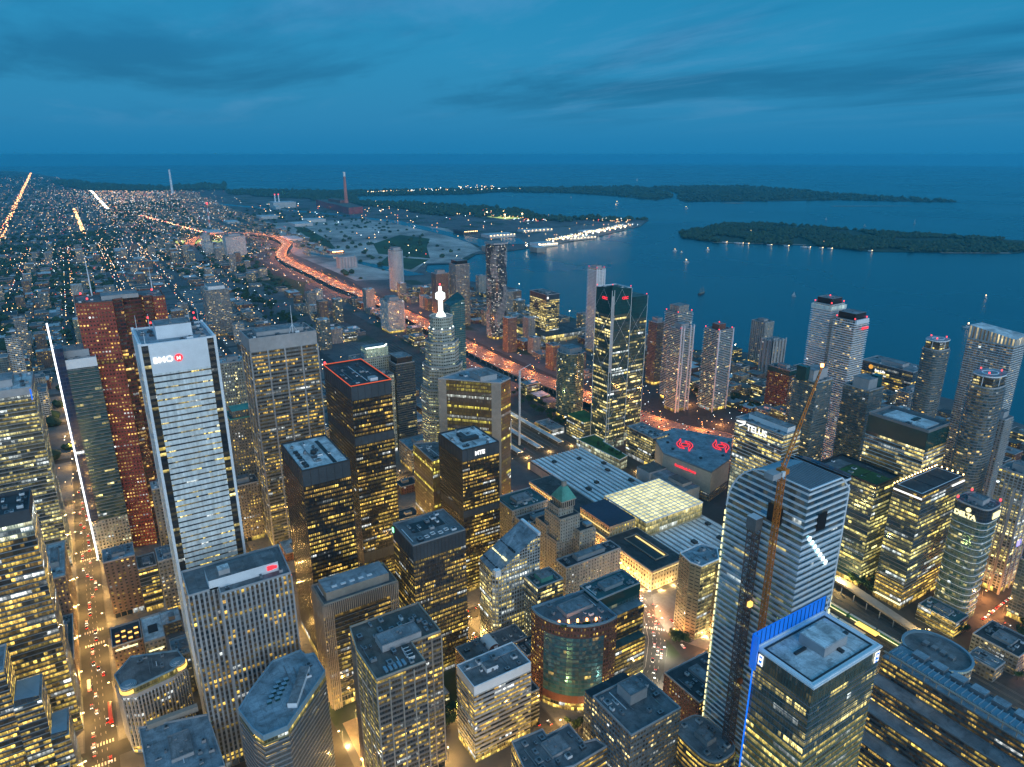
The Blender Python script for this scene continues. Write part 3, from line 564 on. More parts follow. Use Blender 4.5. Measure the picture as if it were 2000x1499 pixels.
for a in range(8): m.tube((cx+13.5*math.cos(a*.785+.39),cy+13.5*math.sin(a*.785+.39),221.3),(cx+13.5*math.cos(a*.785+.39),cy+13.5*math.sin(a*.785+.39),223),1.2,.8,MT['spire_glow'],6)
m.build('crown_floodlight',r)
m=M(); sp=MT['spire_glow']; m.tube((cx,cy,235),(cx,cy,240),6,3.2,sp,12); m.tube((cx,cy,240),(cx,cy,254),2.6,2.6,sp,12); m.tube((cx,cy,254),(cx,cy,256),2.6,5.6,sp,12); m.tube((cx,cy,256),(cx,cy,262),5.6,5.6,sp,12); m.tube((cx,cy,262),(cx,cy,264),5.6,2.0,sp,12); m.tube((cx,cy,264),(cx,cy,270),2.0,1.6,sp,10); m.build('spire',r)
beacon(r,cx,cy,270,.9)
P=rect(881,-469,903,-445)
r=bld('condo_tower','teal glass tower with a curved sweep across its top, right of the glowing spire','skyscraper',P,205,'ltow',roof='t',bay=3,fh=3.3,seed=29,rt=False)
m=M(); m.prism(P,205,206,FC['teal'],MT['teal_dummy'] if 'teal_dummy' in MT else MT['green_glass'],3,3.3,zt=[215,222,208,206]); m.build('crown',r)
r=bld('office_tower','grid windowed stone tower with a greenish floodlit top terrace','office tower',(908,-362,938,-307),138,'lit_stone',roof='g',bay=3,fh=3.8,seed=30,units=3)
m=M(); m.prism(rect(912,-358,934,-325),138,152,FC['flood'],MT['roof_mid'],3,4); m.build('lit_crown',r)
strip(r,[(911,-324,153),(911,-352,153),(920,-359,153)],.9,MT['spire_glow'],'roof_light')
r=bld('office_block','pale grid office with floodlit windows in front of the green lit tower','office building',(880,-352,904,-318),118,'lit_stone',roof='g',bay=3,fh=3.8,seed=31)
r=bld('condo_tower','dark blue glass tower with a black roof box beside the green lit tower','office tower',(879,-384,905,-355),132,'dblue',roof='d',bay=3,fh=3.4,seed=32,pm=MT['black'],psize=(.9,.8),ph=9,units=0)
r=bld('condo_tower','teal glass condominium with a ribbed penthouse behind the tallest black tower','condominium',(970,-420,1003,-385),105,'teal',roof='g',bay=3,fh=3.2,seed=33,pm=FC['beigec'],psize=(.8,.8),ph=9,units=0)
# diamond faceted glass tower
r=bld('office_tower','tall dark glass tower with a diamond lattice and two small red signs','skyscraper',(720,-647,755,-612),238,'cibc',roof='t',bay=2.4,fh=4.1,seed=34,pent=False,units=2,secs=[(0,14,'telusb'),(14,203,'cibc'),(203,238,'cibct')],par='white_metal')
m=M(); m.prism(rect(731,-688,763,-647.3),14,222,FC['cibc'],None,2.4,4.1); m.prism(rect(731,-688,763,-647.3),0,14,FC['telusb'],None,4,7)
m.prism(rect(730.9,-688.1,763.1,-647.3),190,222.05,FC['cibct'],MT['roof_teal'],2.4,4.1); m.build('south_wing',r)
m=M()
def lattice(m,p0,p1,z0,z1,nu,dz,nrm):
    for i in range(nu):
        for j in range(int((z1-z0)/dz)):
            a0=i/nu;a1=(i+1)/nu; za=z0+j*dz; zb=za+dz
            P=lambda t,z:(p0[0]+(p1[0]-p0[0])*t+nrm[0],p0[1]+(p1[1]-p0[1])*t+nrm[1],z)
            if (i+j)%2: m.tube(P(a0,za),P(a1,zb),.10,.10,MT['white_metal'],4,False)
            else: m.tube(P(a1,za),P(a0,zb),.10,.10,MT['white_metal'],4,False)
lattice(m,(720,-612),(720,-647),14,238,2,28,(-.25,0)); lattice(m,(720,-612),(755,-612),14,238,2,28,(0,.25)); lattice(m,(731,-648),(731,-688),14,222,2,28,(-.25,0))
for q in ((719.6,-611.7,238),(719.6,-616,238),(719.6,-647.2,238),(755,-611.7,238),(730.7,-688.3,222)): m.tube((q[0],q[1],0),q,.35,.35,MT['white_metal'],5)
m.build('lattice',r)
m=M(); m.prism([(755,-612),(738,-612),(719.8,-611.8),(719.8,-630),(720,-647),(738,-630)],238,239,FC['cibct'],MT['green_glass'],3,4,zt=[238.5,240,245,240,238.5,239]); m.build('crown',r)
panel(r,719.2,-616.4,120,720.2,-611.6,230,MT['concrete'],'corner_pier')
text(r,'CIBC',(719.2,-630,224),(0,-1),5,MT['red_neon']); text(r,'CIBC',(740,-611.2,224),(-1,0),5,MT['red_neon'])
for q in ((721,-613,244),(721,-646,239),(754,-613,239),(732,-687,222)): beacon(r,*q)
m=M(); PP=[(745,-578),(655,-584),(660,-602),(718,-606),(718,-611.4),(745,-611.4)]; m.prism(PP,0,16,FC['telusb'],MT['roof_green'],4,5.6); m.ring(PP,16,17,.4,MT['white_metal'],inn=.4); m.build('podium',r)
m=M(); m.prism(rect(757,-634,800,-600),0,34,FC['office'],MT['roof_green'],3,4); m.build('podium',r)
FOOT.append((650,-690,800,-548))
# telus
r=bld('office_tower','glass office with a large white sign along its top edge above long lit floors','office tower',(413,-620,476,-592),136,'telus',roof='b',bay=3,fh=4.1,seed=35,secs=[(0,78,'telusb'),(78,126,'telus'),(126,136,'telus')],psize=(.8,.45),ph=6,pm=MT['white_metal'],units=3,pc=(.45,.42))
text(r,'TELUS',(460,-591.6,127.3),(-1,0),9.8,MT['sign_white'],bold=.015)
m=M(); m.prism([(474,-591.7),(462,-591.7),(462,-591.3),(474,-591.3)],133,134.4,MT['sign_white'],MT['sign_white'],3,3,zt=[134,136.5,136.5,134]); m.tube((470,-591.5,129),(463,-591.5,132.5),.8,.4,MT['sign_white'],6); m.build('emblem',r)
for i in range(6):
    m=M(); m.tube((445-5.5*i,-591.5,125.4),(445-5.5*i,-591.1,125.4),.7,.7,MT['sign_yel'],8); m.build('roof_light',r)
FOOT.append((405,-625,480,-588))
def condo(lab,poly,h,f,sl='white_metal',fh=3.0,out=1.3,seed=40,group=None,pm=None,psize=(.6,.6),ph=8,bay=3.4,th=.32,z0=6,units=2,red=0,smooth=False,name='condo_tower',roof='m',pc=(.5,.5),th_z1=None):
    pl=rect(*poly) if len(poly)==4 and not isinstance(poly[0],tuple) else poly
    r=bld(name,lab,'condominium',pl,h,f,roof=roof,bay=bay,fh=fh,seed=seed,pm=pm,psize=psize,ph=ph,units=units,group=group,smooth=smooth,pc=pc,relief=(lambda m,p:m.slabs(p,z0,(th_z1 or h)-1,fh,out,th,MT[sl])) if out else None)
    x0,y0,x1,y1=bb(pl)
    global condo_last; condo_last=r
    for i in range(red): beacon(r,(x0+1,x1-1,x0+1,x1-1,(x0+x1)/2)[i%5],(y1-1,y0+1,y0+1,y1-1,(y0+y1)/2)[i%5],h+(ph if i==4 else 1),.7)
    return r
r=condo('glass condominium with a grey roof box behind the orange crane','_' and (428,-688,457,-660),178,'condo',seed=41,pm=MT['concrete'],psize=(.55,.9),ph=12,sl='grey_metal')
panel(r,440,-662,178,452,-655,194,MT['green_glass'],'glass_screen')
r=condo('glass condominium with two roof boxes, right of the white banded twin towers',(401,-745,432,-717),166,'condo',seed=42,pm=MT['concrete'],psize=(.6,.7),ph=12,sl='grey_metal',pc=(.4,.6))
panel(r,404,-744,166,412,-735,180,MT['green_glass'],'glass_screen')
r=condo('taller of the two white banded balcony towers by the harbour, with a glowing top band',(525,-844,551,-816),229,'condow',seed=43,pm=MT['black'],psize=(.8,.8),ph=8,out=1.9,th=.9,red=5)
m=M(); m.ring(rect(525,-844,551,-816),223.5,228,2.1,fac('pale_top',(.7,.8,.78),win=(0,1,.1,.9),lit=2,a=COOL,b=COOL,amp=.5,glass=(.5,.6,.6))); m.build('glow_band',r)
r=condo('shorter of the two white banded balcony towers by the harbour, with a small red sign',(487,-838,514,-811),216,'condow',seed=44,pm=MT['black'],psize=(.85,.85),ph=9,out=1.9,th=.9,red=4)
panel(r,485,-838,212,487,-812,218,MT['white_metal'],'top_band')
m=M(); m.tube((484.7,-826,206),(484.4,-826,206),2.0,2.0,MT['red_neon'],12); m.box(484.4,-838,204.6,484.9,-829,207.4,MT['red_neon']); m.build('sign',r)
def ice(lab,cx,cy,rx,ry,h,seed):
    p=oval(cx,cy,rx,ry,32,3.0)
    r=condo(lab,p,h-12,'condo',seed=seed,out=1.1,th=.8,sl='grey_metal',smooth=True,pm=FC['low3'],psize=(.7,.7),ph=9,units=0)
    m=M(); q=oval(cx,cy,rx-.5,ry-.5,32,2.6); m.prism(q,h-1.2,h,MT['white_metal'],MT['roof_blue'],3,1,bottom=True)
    for k in range(6):
        a=k*1.047; q0=oval(cx,cy,rx*.42,ry*.42,12); 
    m.build('roof_disc',r)
    for k in range(8):
        a=k*.785; m=M(); m.tube((cx+rx*.75*math.cos(a),cy+ry*.75*math.sin(a),h-12),(cx+rx*.75*math.cos(a),cy+ry*.75*math.sin(a),h-1),.4,.4,MT['white_metal'],6); m.build('column',r)
        if k%2: m=M(); m.tube((cx+rx*.62*math.cos(a),cy+ry*.62*math.sin(a),h-11.5),(cx+rx*.62*math.cos(a),cy+ry*.62*math.sin(a),h-9),.9,.6,MT['sign_yel'],8); m.build('floodlight',r)
    for a in (0,2,4): beacon(r,cx+rx*.7*math.cos(a),cy+ry*.7*math.sin(a),h,.7)
    m=M(); m.ring(oval(cx,cy,rx*.5,ry*.5,24),h,h+.3,.5,MT['white_metal'],inn=.4); m.build('roof_ring',r)
    return r
ice('rounded balcony tower topped by a flat disc, left of the two disc towers',413,-868,12,15,203,45)
ice('nearer rounded balcony tower topped by a flat disc, right of the two',292,-725,12.5,16.5,216,46)
P=rect(355,-957,407,-927)
r=condo('wide glass condominium with a slanted crown of lit vertical slots at the right edge',P,196,'condow',seed=47,sl='grey_metal',out=.7,th=.5,units=0,psize=(.1,.1),ph=1)
m=M(); m.prism(rect(354.6,-957,407.4,-926.6),196,213,fac('lit_slots',(.45,.47,.48),win=(.30,.75,.12,1),lit=2,a=(1,.85,.5),b=(1,.8,.4),amp=1.0,cl=(.1,.1)),MT['roof_pale'],4,17,zt=[208,213,214,206]); m.build('crown',r)
condo('pale grey slab condominium half hidden behind the rightmost disc tower',(336,-940,362,-914) if False else (330,-905,352,-885),120,'beigec',seed=48,out=1.0,sl='concrete')
# office blocks by the railway
r=bld('office_tower','dark glass office with a green planted roof and a white sign at its left end','office tower',(320,-652,383,-612),112,'officeb',roof='d',bay=3,fh=4.1,seed=49,pent=False,units=2,par='dark_metal',parh=2)
m=M()
for a,b in ((322,341),(342.5,362)): m.box(a,-640,112.1,b,-616,112.7,MT['roof_green'])
m.box(363.5,-640,112.1,378,-616,112.7,MT['roof_grey']); m.build('roof_garden',r)
text(r,'pwc',(382,-611.6,104),(-1,0),8.5,MT['sign_white'],bold=.04)
r=bld('office_tower','dark glass office with many lit floors and a row of lamps around its flat roof','office tower',(277,-686,304,-611),122,'officeb',roof='d',bay=2.8,fh=4.0,seed=50,pent=False,units=0,secs=[(0,8,'shop'),(8,30,'leftb'),(30,114,'officeb'),(114,122,'ribdark')],par='dark_metal',parh=1)
m=M()
for i in range(3): m.box(280,-681+22.5*i,122.1,301,-660+22.5*i,122.6,MT['roof_dark'])
m.ring(rect(279.5,-681.5,301.5,-614),122.3,122.9,.5,MT['white_metal']); m.build('roof_panel',r)
for i in range(15):
    for (x,y) in ((304,-612-5*i),):
        m=M(); m.tube((x,y,122.8),(x,y,124),.55,.55,MT['warm_lamp'],6); m.build('roof_lamp',r)
for i in range(6):
    for (x,y) in ((279+5*i,-685.5),):
        m=M(); m.tube((x,y,122.8),(x,y,124),.55,.55,MT['warm_lamp'],6); m.build('roof_lamp',r)
strip(r,[(303,-610.6,118.5),(277,-610.6,118.5)],.8,MT['sign_white'],'light_line'); strip(r,[(276.5,-662,118.5),(276.5,-684,118.5)],.8,MT['sign_white'],'light_line')
strip(r,[(303,-610.4,6),(277,-610.4,6)],.9,MT['sign_yel'],'light_line')
P=oval(250,-655,15,15,24,4)
r=bld('hotel_tower','slim glass hotel with a curved end and an illuminated sign below its roof','hotel',P,116,'condog',roof='g',bay=3.2,fh=3.4,seed=51,smooth=True,relief=lambda m,p:m.slabs(p,8,104,6.8,.5,.5,MT['white_metal']),ph=5,secs=[(0,104,'condog'),(104,116,'dblue')])
text(r,'DELTA',(261,-639.4,104.5),(-1,0),6,MT['sign_yel'],bold=.05)
m=M(); m.tube((250,-639.9,112),(250,-639.4,112),2.2,2.2,MT['sign_yel'],12); m.box(234.4,-664,106,235,-652,112,MT['sign_yel']); m.build('emblem',r)
for q in ((262,-668),(238,-668),(262,-643)): beacon(r,q[0],q[1],117,.9)
r=bld('office_tower','dark office box with long rows of lit windows beside the arena','office building',(638,-655,692,-627),44,'office',roof='b',bay=2.6,fh=3.9,seed=52,units=9,pent=False)
m=M(); m.box(636.6,-653,30,637.7,-650,38,MT['red_neon']); m.build('sign',r)
condo('round green glass condominium at the foot of the diamond lattice tower',oval(866,-654,23,20,28,2.4),111,'condog',seed=53,smooth=True,out=.5,sl='grey_metal')
r=condo('very slender white balcony tower standing behind the diamond lattice tower',(1143,-948,1172,-926),184,'condow',seed=54,out=1.6,th=.7,red=4,ph=6)
m=M()
for y in (-926.2,-932,-942,-947.8): m.prism(rect(1141.2,y-.9,1143,y+.9),0,184,MT['white_metal'],MT['white_metal'],3,3)
m.build('pier',r)
m=M(); m.prism(oval(1165,-948,12,10,20),0,176,FC['condo'],MT['roof_mid'],3.4,3,smooth=True); m.slabs(oval(1165,-948,12,10,20),6,175,3,1.3,.5,MT['white_metal']); m.build('round_wing',r)
r=bld('office_tower','dark office cube with glowing floors on a brightly lit podium near the water','office tower',(1301,-945,1372,-908),104,'office',roof='d',bay=3,fh=4.2,seed=55,secs=[(0,92,'office'),(92,104,'louvre')],ph=3,units=4)
m=M(); m.box(1262,-985,0,1400,-880,17,fac('podium_glow',(.3,.28,.22),win=(.03,.97,.1,.95),lit=1.3,a=YEL,b=PALE,amp=1.3),MT['roof_dark'],bay=6,fh=8.5); m.build('podium',r)
m=M(); m.box(1300,-913,95,1300.8,-909,100,MT['sign_white']); m.build('sign',r); FOOT.append((1255,-990,1405,-875))
r=condo('slim harbour condominium with a curved crown and white corner piers, front one of the pair',(780,-840,806,-812),143,'condo',seed=56,red=2,out=.9,sl='white_metal')
m=M()
for y in (-812,-818,-833,-840): m.prism(rect(777.4,y-.7,779.4,y+.7),0,150,MT['white_metal'],MT['white_metal'],3,3)
m.build('pier',r)
condo('taller harbour condominium with a pink lit roof box, rear one of the pair',(822,-880,852,-846),158,'condo',seed=57,red=4,sl='white_metal',pm=FC['beigec'],psize=(.7,.7),ph=12)
r=condo('harbour condominium with red lamps around its stepped top',(749,-900,780,-867),140,'condo',seed=58,red=5,sl='white_metal',pm=MT['brick'],psize=(.45,.5),ph=9)
m=M()
for y in (-867,-900): m.prism(rect(746.6,y-.8,748.6,y+.8),0,143,MT['white_metal'],MT['white_metal'],3,3)
m.build('pier',r)
condo('dark brown condominium between the diamond lattice tower and the harbour pair',(907,-903,930,-882),120,'brick2',seed=59,sl='grey_metal',out=.7)
r=bld('apartment_tower','beige waterfront apartment tower with tall vertical ribs','condominium',(884,-1186,918,-1158),90,'beigec',roof='n',bay=5,fh=3,seed=60,ph=5,units=2)
r=bld('apartment_tower','lower beige waterfront apartment tower with clustered ribs, right of its taller twin','condominium',(817,-1137,842,-1099),74,'beigec',roof='m',bay=5,fh=3,seed=61,relief=lambda m,p:m.fins(p,0,78,9,3,1.5,MT['concrete'],edges=(2,3)),ph=4)
r=bld('office_building','pink brick office with a dense window grid and a dark green top floor','office building',(663,-966,705,-944),82,'brickf',roof='d',bay=2.6,fh=3.6,seed=62,secs=[(0,74,'brickf'),(74,82,'green_glass')])
condo('grey glass condominium squeezed between the pink brick office and the crane',(606,-935,632,-905),84,'condo',seed=63,sl='grey_metal',pm=MT['concrete'],group=None)
r=bld('office_building','low dark harbour office with a wide grey roof and an orange sun sign','office building',(593,-1235,687,-1185),58,'officeb',roof='m',bay=3,fh=4,seed=64,secs=[(0,40,'leftb'),(40,58,'dblue')],units=6)
text(r,'Sun Life Financial',(592.6,-1190,44),(0,-1),4.4,MT['sign_white']) if False else text(r,'Sun Life',(660,-1184.6,44),(-1,0),6,MT['sign_white'])
m=M(); m.tube((668,-1184.8,50),(668,-1184.3,50),4,4,MT['sun_orange'],16); m.build('emblem',r)
bld('office_building','low waterfront office with a sloping metal roof right of the white banded towers','office building',(560,-1170,580,-1120),42,'low1',roof='g',seed=65)
r=bld('office_tower','broad dark green glass office with a sunken pale roof deck and white framed bays','office tower',(304,-707,368,-669) if False else (311,-711,372,-671),158,'condog',roof='g',bay=3,fh=4,seed=66,secs=[(0,60,'officeb'),(60,140,'office' if False else 'telus'),(140,158,'green_glass')],pent=False,units=2,parh=3,par='grey_metal')
m=M(); m.box(318,-704,158.1,362,-680,159.4,MT['white_metal'],MT['roof_pale']); m.box(334,-700,159.4,338,-688,160.4,MT['black']); m.build('roof_deck',r)
m=M(); m.box(310.3,-680,96,310.9,-676,101,MT['sign_white']); m.build('sign',r)
# bank tower with crest signs and blue crown, front right
X0,Y0,X1,Y1=142,-303,174,-250
r=bld('office_tower','foreground glass tower with a pale roof, bright blue crown and white crest signs','skyscraper',rect(X0,Y0,X1,Y1),185,'rbc',roof='p',bay=1.5,fh=4.05,seed=67,pent=False,units=0,secs=[(0,146,'rbcl'),(146,176,'rbc'),(176,185,'rbct')],relief=lambda m,p:m.slabs(p,12,176,4.05,.35,.28,MT['grey_metal']),par='white_metal',parh=1.0)
m=M(); m.ring(rect(X0+.3,Y0+.3,X1-.3,Y1-.3),184.6,185.5,.9,MT['white_metal'],inn=2.0); m.build('cornice',r)
m=M(); m.ring(rect(X0+3.2,Y0+3.2,X1-3.2,Y1-3.2),185,185.6,.35,MT['dark_metal'],inn=.2); m.build('roof_gutter',r)
m=M(); m.box(152,-290,185,166,-272,190,MT['concrete'],MT['roof_pale']); m.box(152.3,-289.7,190,165.7,-272.3,190.3,MT['concrete'],MT['roof_pale']); m.build('penthouse',r)
for a in ((149,-284,152.5,-282),(160,-270,161.5,-262),(156,-298,158,-291),(166.5,-292,168.5,-284)):
    m=M(); m.box(a[0],a[1],185,a[2],a[3],186.1,MT['dark_metal'] if a[0]<165 else MT['grey_metal']); m.build('rooftop_unit',r)
m=M(); m.tube((171,-301,185),(171,-301,196),.2,.12,MT['white_metal'],6); m.box(170.4,-301.3,195.4,171.6,-300.7,196.2,MT['white_metal']); m.build('mast',r)
bl=mat('blue_screen',(.02,.13,.5),.4,emis=(.0,.20,1.0),es=.36)
m=M(); m.prism(rect(X1+.4,Y0-2,X1+1.2,Y1+2.2),181,193.5,bl,bl,1.6,2); m.box(X1-2.4,Y1+1.2,174,X1+1.2,Y1+2.2,193.4,bl); 
for i in range(17): m.box(X1+.15,Y0-1.6+i*3.4,181,X1+.4,Y0-1.4+i*3.4,193.6,MT['dark_metal'])
m.build('blue_crown',r)
strip(r,[(X1-.4,Y1+.9,178),(X1-.4,Y1+.9,0)],.38,MT['blue_led'],'light_line')
for (a,b,c,d) in ((X1-5.2,Y1+.45,X1-2.6,Y1+.7),(X0-.7,Y0+1.2,X0-.45,Y0+4.8)):
    m=M(); m.box(a,b,177.6,c,d,183.6,MT['sign_white']); o=m.build('crest_sign',r)
    m=M()
    if d-b<1:
        m.prism([(c-.5,d),(a+.5,d),(a+.5,d+.08),(c-.5,d+.08)],179,183,MT['blue_led'],MT['blue_led']); m.tube(((a+c)/2,d,181.3),((a+c)/2,d+.14,181.3),.75,.75,MT['sign_yel'],10); text(o,'RBC',(c-.3,d+.1,177.7),(-1,0),1.0,MT['blue_led'],'sign_text',.03)
    else:
        m.box(a-.08,b+.5,179,a,d-.5,183,MT['blue_led']); m.tube((a,(b+d)/2,181.3),(a-.14,(b+d)/2,181.3),.9,.9,MT['sign_yel'],10); text(o,'RBC',(a-.1,d-.5,177.7),(0,-1),1.3,MT['blue_led'],'sign_text',.03)
    m.build('crest',o)
# curved white banded glass tower with cranes
X0,Y0,X1,Y1=202,-357,256,-319
H=240; prof=[]
nseg=10
for i in range(nseg+1):
    t=i/nseg; x=X0+26+(X1-X0-26)*math.sin(t*math.pi/2); z=H-34*(1-math.cos(t*math.pi/2)); prof.append((x,z))
r=empty('office_tower',((X0+X1)/2,(Y0+Y1)/2,0),'tall pale blue glass tower with white floor bands, a rounded roof and two construction cranes','skyscraper')
FOOT.append((X0-4,Y0-4,X1+4,Y1+4))
FB=FC['f160']; fh=4.15; bay=3
m=M()
m.prism(rect(X0,Y0,X1,Y1),0,H-34,FB,None,bay,fh)
z0=H-34
V=lambda z:z/fh
for (y,sgn) in ((Y1,1),(Y0,-1)):
    cols=[(X0,H)]+prof
    for (xa,za),(xb,zb) in zip(cols[:-1],cols[1:]):
        q=[(xb,y,z0),(xa,y,z0),(xa,y,za),(xb,y,max(zb,z0+.01))]; uv=[(-xb/bay,V(z0)),(-xa/bay,V(z0)),(-xa/bay,V(za)),(-xb/bay,V(zb))]
        if sgn<0: q.reverse(); uv.reverse()
        m.face(q,FB,uv)
rs=9.0
m.face([(X0,Y1,z0),(X0,Y0,z0),(X0,Y0,H-rs),(X0,Y0+rs*.3,H-rs*.3),(X0,Y0+rs,H),(X0,Y1,H)],FB,[(0,V(z0)),((Y1-Y0)/bay,V(z0)),((Y1-Y0)/bay,V(H-rs)),((Y1-Y0-rs*.3)/bay,V(H-rs*.3)),((Y1-Y0-rs)/bay,V(H)),(0,V(H))])
m.slabs(rect(X0,Y0,X1,Y1),fh*2,z0-1,fh,.3,1.2,MT['white_metal'])
z=math.ceil(z0/fh)*fh
while z<H-2:      # bands that follow the rounded top
    t=math.acos(max(-1,min(1,1-(H-z)/34))); xe=X0+26+(X1-X0-26)*math.sin(t)
    m.box(X0-.4,Y1,z,xe+.2,Y1+.45,z+1.2,MT['white_metal']); m.box(X0-.45,Y0,z,X0,Y1+.4,z+1.2,MT['white_metal']); m.box(X0,Y0-.4,z,xe,Y0,z+.9,MT['white_metal']); z+=fh
m.build('wall',r)
m=M(); cols=[(X0,H)]+prof
rib=mat('ribbed_roof',(.26,.34,.40),.45,nz=.1,nscale=.3)
for (xa,za),(xb,zb) in zip(cols[:-1],cols[1:]):
    m.face([(xa,Y0+(rs if xa<X0+1 or za>H-2 else 0),za),(xb,Y0+(rs if zb>H-2 else 0),zb),(xb,Y1,zb),(xa,Y1,za)],rib)
m.face([(X0,Y0+rs,H),(X0,Y0+rs*.3,H-rs*.3),(X1-14,Y0+rs*.3,H-rs*.3),(X1-14,Y0+rs,H)],rib); m.face([(X0,Y0+rs*.3,H-rs*.3),(X0,Y0,H-rs),(X1-14,Y0,H-rs),(X1-14,Y0+rs*.3,H-rs*.3)],rib)
for i in range(15): m.box(X0+1,Y0+9.5+i*1.9,H,X0+25,Y0+10.1+i*1.9,H+.5,MT['grey_metal'])
m.build('roof',r)
m=M(); e=.55
for (xa,za),(xb,zb) in zip(cols[:-1],cols[1:]): m.tube((xa,Y1+.3,za+.3),(xb,Y1+.3,zb+.3),e,e,MT['white_metal'],6)
m.tube((X0-.3,Y1+.3,H),(X0-.3,Y0+rs,H),e,e,MT['white_metal'],6); m.tube((X0-.3,Y0+rs,H),(X0-.3,Y0,H-rs),e,e,MT['white_metal'],6); m.tube((X0-.3,Y0,H-rs),(X0-.3,Y0-.3,150),e,e,MT['white_metal'],6)
m.build('edge_trim',r)
for (x,y,za,zb,st_) in ((X1+.4,Y1+.5,20,204,5.0),(X0-.5,Y1+.5,40,112,5.0),(X0-.5,Y0-.5,90,160,5.0)):
    z=za
    while z<zb: m=M(); m.tube((x,y,z),(x,y,z+3.0),.42,.42,MT['sign_yel'],6); m.build('edge_light',r); z+=st_
for (a,b,c,d) in ((X0+14,Y1+.5,X0+24,Y1+1.0),(X0-.9,Y1-19,X0-.4,Y1-11)):
    m=M(); m.box(a,b,H-29,c,d,H-18,MT['black']); m.build('hatch_shade',r)  # solid boxes; the dark inside of the openings is their black colour
for i in range(7):
    m=M(); yy=Y1-6-i*3.3; zz=H-32-i*3.7; m.tube((X0-.8,yy,zz),(X0-.5,yy,zz),1.5-.12*(i%3),1.5,MT['spire_glow'],8); m.build('site_light',r)
# construction hoist (a brown lattice shaft) and orange tower crane on the north face
def lattice_mast(m,x,y,z0,z1,w,mt,t=.22,step=4):
    c=[(x-w/2,y-w/2),(x+w/2,y-w/2),(x+w/2,y+w/2),(x-w/2,y+w/2)]
    for p in c: m.tube((p[0],p[1],z0),(p[0],p[1],z1),t,t,mt,4)
    z=z0;k=0
    while z<z1-step:
        for i in range(4):
            a=c[i];b=c[(i+1)%4]
            m.tube((a[0],a[1],z+(step if k%2 else 0)),(b[0],b[1],z+(0 if k%2 else step)),t*.7,t*.7,mt,4,False); m.tube((a[0],a[1],z),(b[0],b[1],z),t*.7,t*.7,mt,4,False)
        z+=step;k+=1
hr=empty('construction_hoist',(231,-314,0),'brown lattice construction hoist clinging to the front of the curved glass tower','construction hoist')
m=M(); lattice_mast(m,231.5,-315.6,0,210,5.2,mat('hoist_brown',(.16,.10,.085),.7,nz=.3,nscale=.8),.30,3.5); m.build('mast',hr)
m=M(); m.box(228.1,-318,203,234.9,-311.9,211,MT['pavement'],MT['white_metal']); m.build('machine_room',hr)
for i in range(16): m=M(); m.box(228.5,-318.8,12*i+4,234.5,-318,12*i+4.7,MT['grey_metal']); m.build('wall_tie',hr)
for z in (40,92,150): m=M(); m.box(226.7,-316.9,z,228.7,-314,z+3.2,MT['amber'] if z==150 else MT['rust']); m.build('cage',hr)
cr=empty('tower_crane',(216,-312,0),'orange tower crane in front of the curved glass tower, jib raised high','crane')
m=M(); lattice_mast(m,216,-313,0,246,2.6,MT['orange_paint'],.26,3); m.build('mast',cr)
m=M(); m.box(213.5,-315.5,246,218.5,-310.5,249,MT['orange_paint']); m.box(212.6,-311,246,214,-308.5,249,MT['white_paint']); m.build('cab',cr)
m=M(); a=Vector((216,-313,249)); b=a+Vector((5,-30,53)); d=(b-a).normalized(); s1=d.cross(Vector((0,0,1))).normalized(); s2=s1.cross(d)
for q in (s1*1.2,-s1*1.2,s2*1.6): m.tube(tuple(a+q),tuple(b+q*.35),.30,.22,MT['orange_paint'],5)
n_=24
for i in range(n_):
    t0=i/n_;t1=(i+1)/n_; A=a+(b-a)*t0;B=a+(b-a)*t1
    for q,w in ((s1*1.2,s2*1.6),(s2*1.6,-s1*1.2),(-s1*1.2,s1*1.2)):
        m.tube(tuple(A+q*(1-.65*t0)),tuple(B+w*(1-.65*t1)),.16,.16,MT['orange_paint'],4,False)
m.build('jib',cr)
m=M(); m.tube((216,-313,249),(212,-305,256),.3,.3,MT['orange_paint'],5); m.tube((212,-305,256),tuple(b),.1,.1,MT['dark_metal'],4); m.tube((218,-317,249),(212,-305,256),.2,.2,MT['orange_paint'],5); m.build('tie_frame',cr)
m=M(); m.box(213,-308,245.5,219,-301,249,MT['concrete']); m.build('counterweight',cr)
m=M(); m.tube(tuple(b),tuple(b+Vector((0,0,1.8))),.9,.9,MT['orange_lamp'],8); m.build('jib_light',cr)
cr2=empty('tower_crane',(575,-668,0),'small red tower crane standing beside the arena','crane')
m=M(); lattice_mast(m,560,-668,0,52,2.2,MT['red_stack'],.3,3); m.build('mast',cr2)
m=M(); m.tube((560,-668,52),(585,-700,74),.5,.3,MT['red_stack'],5); m.build('jib',cr2)
m=M(); m.box(557.6,-670,28,558,-664,34,MT['sign_white']); m.build('sign',cr2); cr2.location=(0,0,0)
for ch in cr2.children: ch.location=(0,0,0)
cr3=empty('tower_crane',(0,0,0),'thin pale tower crane mast beside the elevated expressway','crane')
m=M(); lattice_mast(m,803,-515,0,118,1.8,MT['white_metal'],.3,4); m.build('mast',cr3)
m=M(); m.tube((803,-515,118),(812,-540,121),.4,.3,MT['white_metal'],5); m.build('jib',cr3)
# hexagonal roofed tower
P=[(378,-440),(378,-424),(365,-411),(350,-409),(350,-428),(364,-446)]
P=[(376,-412),(360,-408.5),(350,-412),(350,-434),(363,-446),(377,-440)]
r=bld('office_tower','tall narrow stone and yellow lit tower with a six sided pale roof','office tower',P,76,'hexf',roof='b',bay=4.5,fh=3.7,seed=70,fm={2:FC['hexl'],3:FC['hexf']},pent=False,units=3,par='white_metal',lobby=False)
m=M(); m.prism(rect(345,-436,350,-430),0,73,FC['hexf'],MT['roof_grey'],3,3.7); m.prism(rect(351,-462,372,-447),0,66,FC['hexl'],MT['roof_teal'],3,3.7); m.build('side_wing',r)
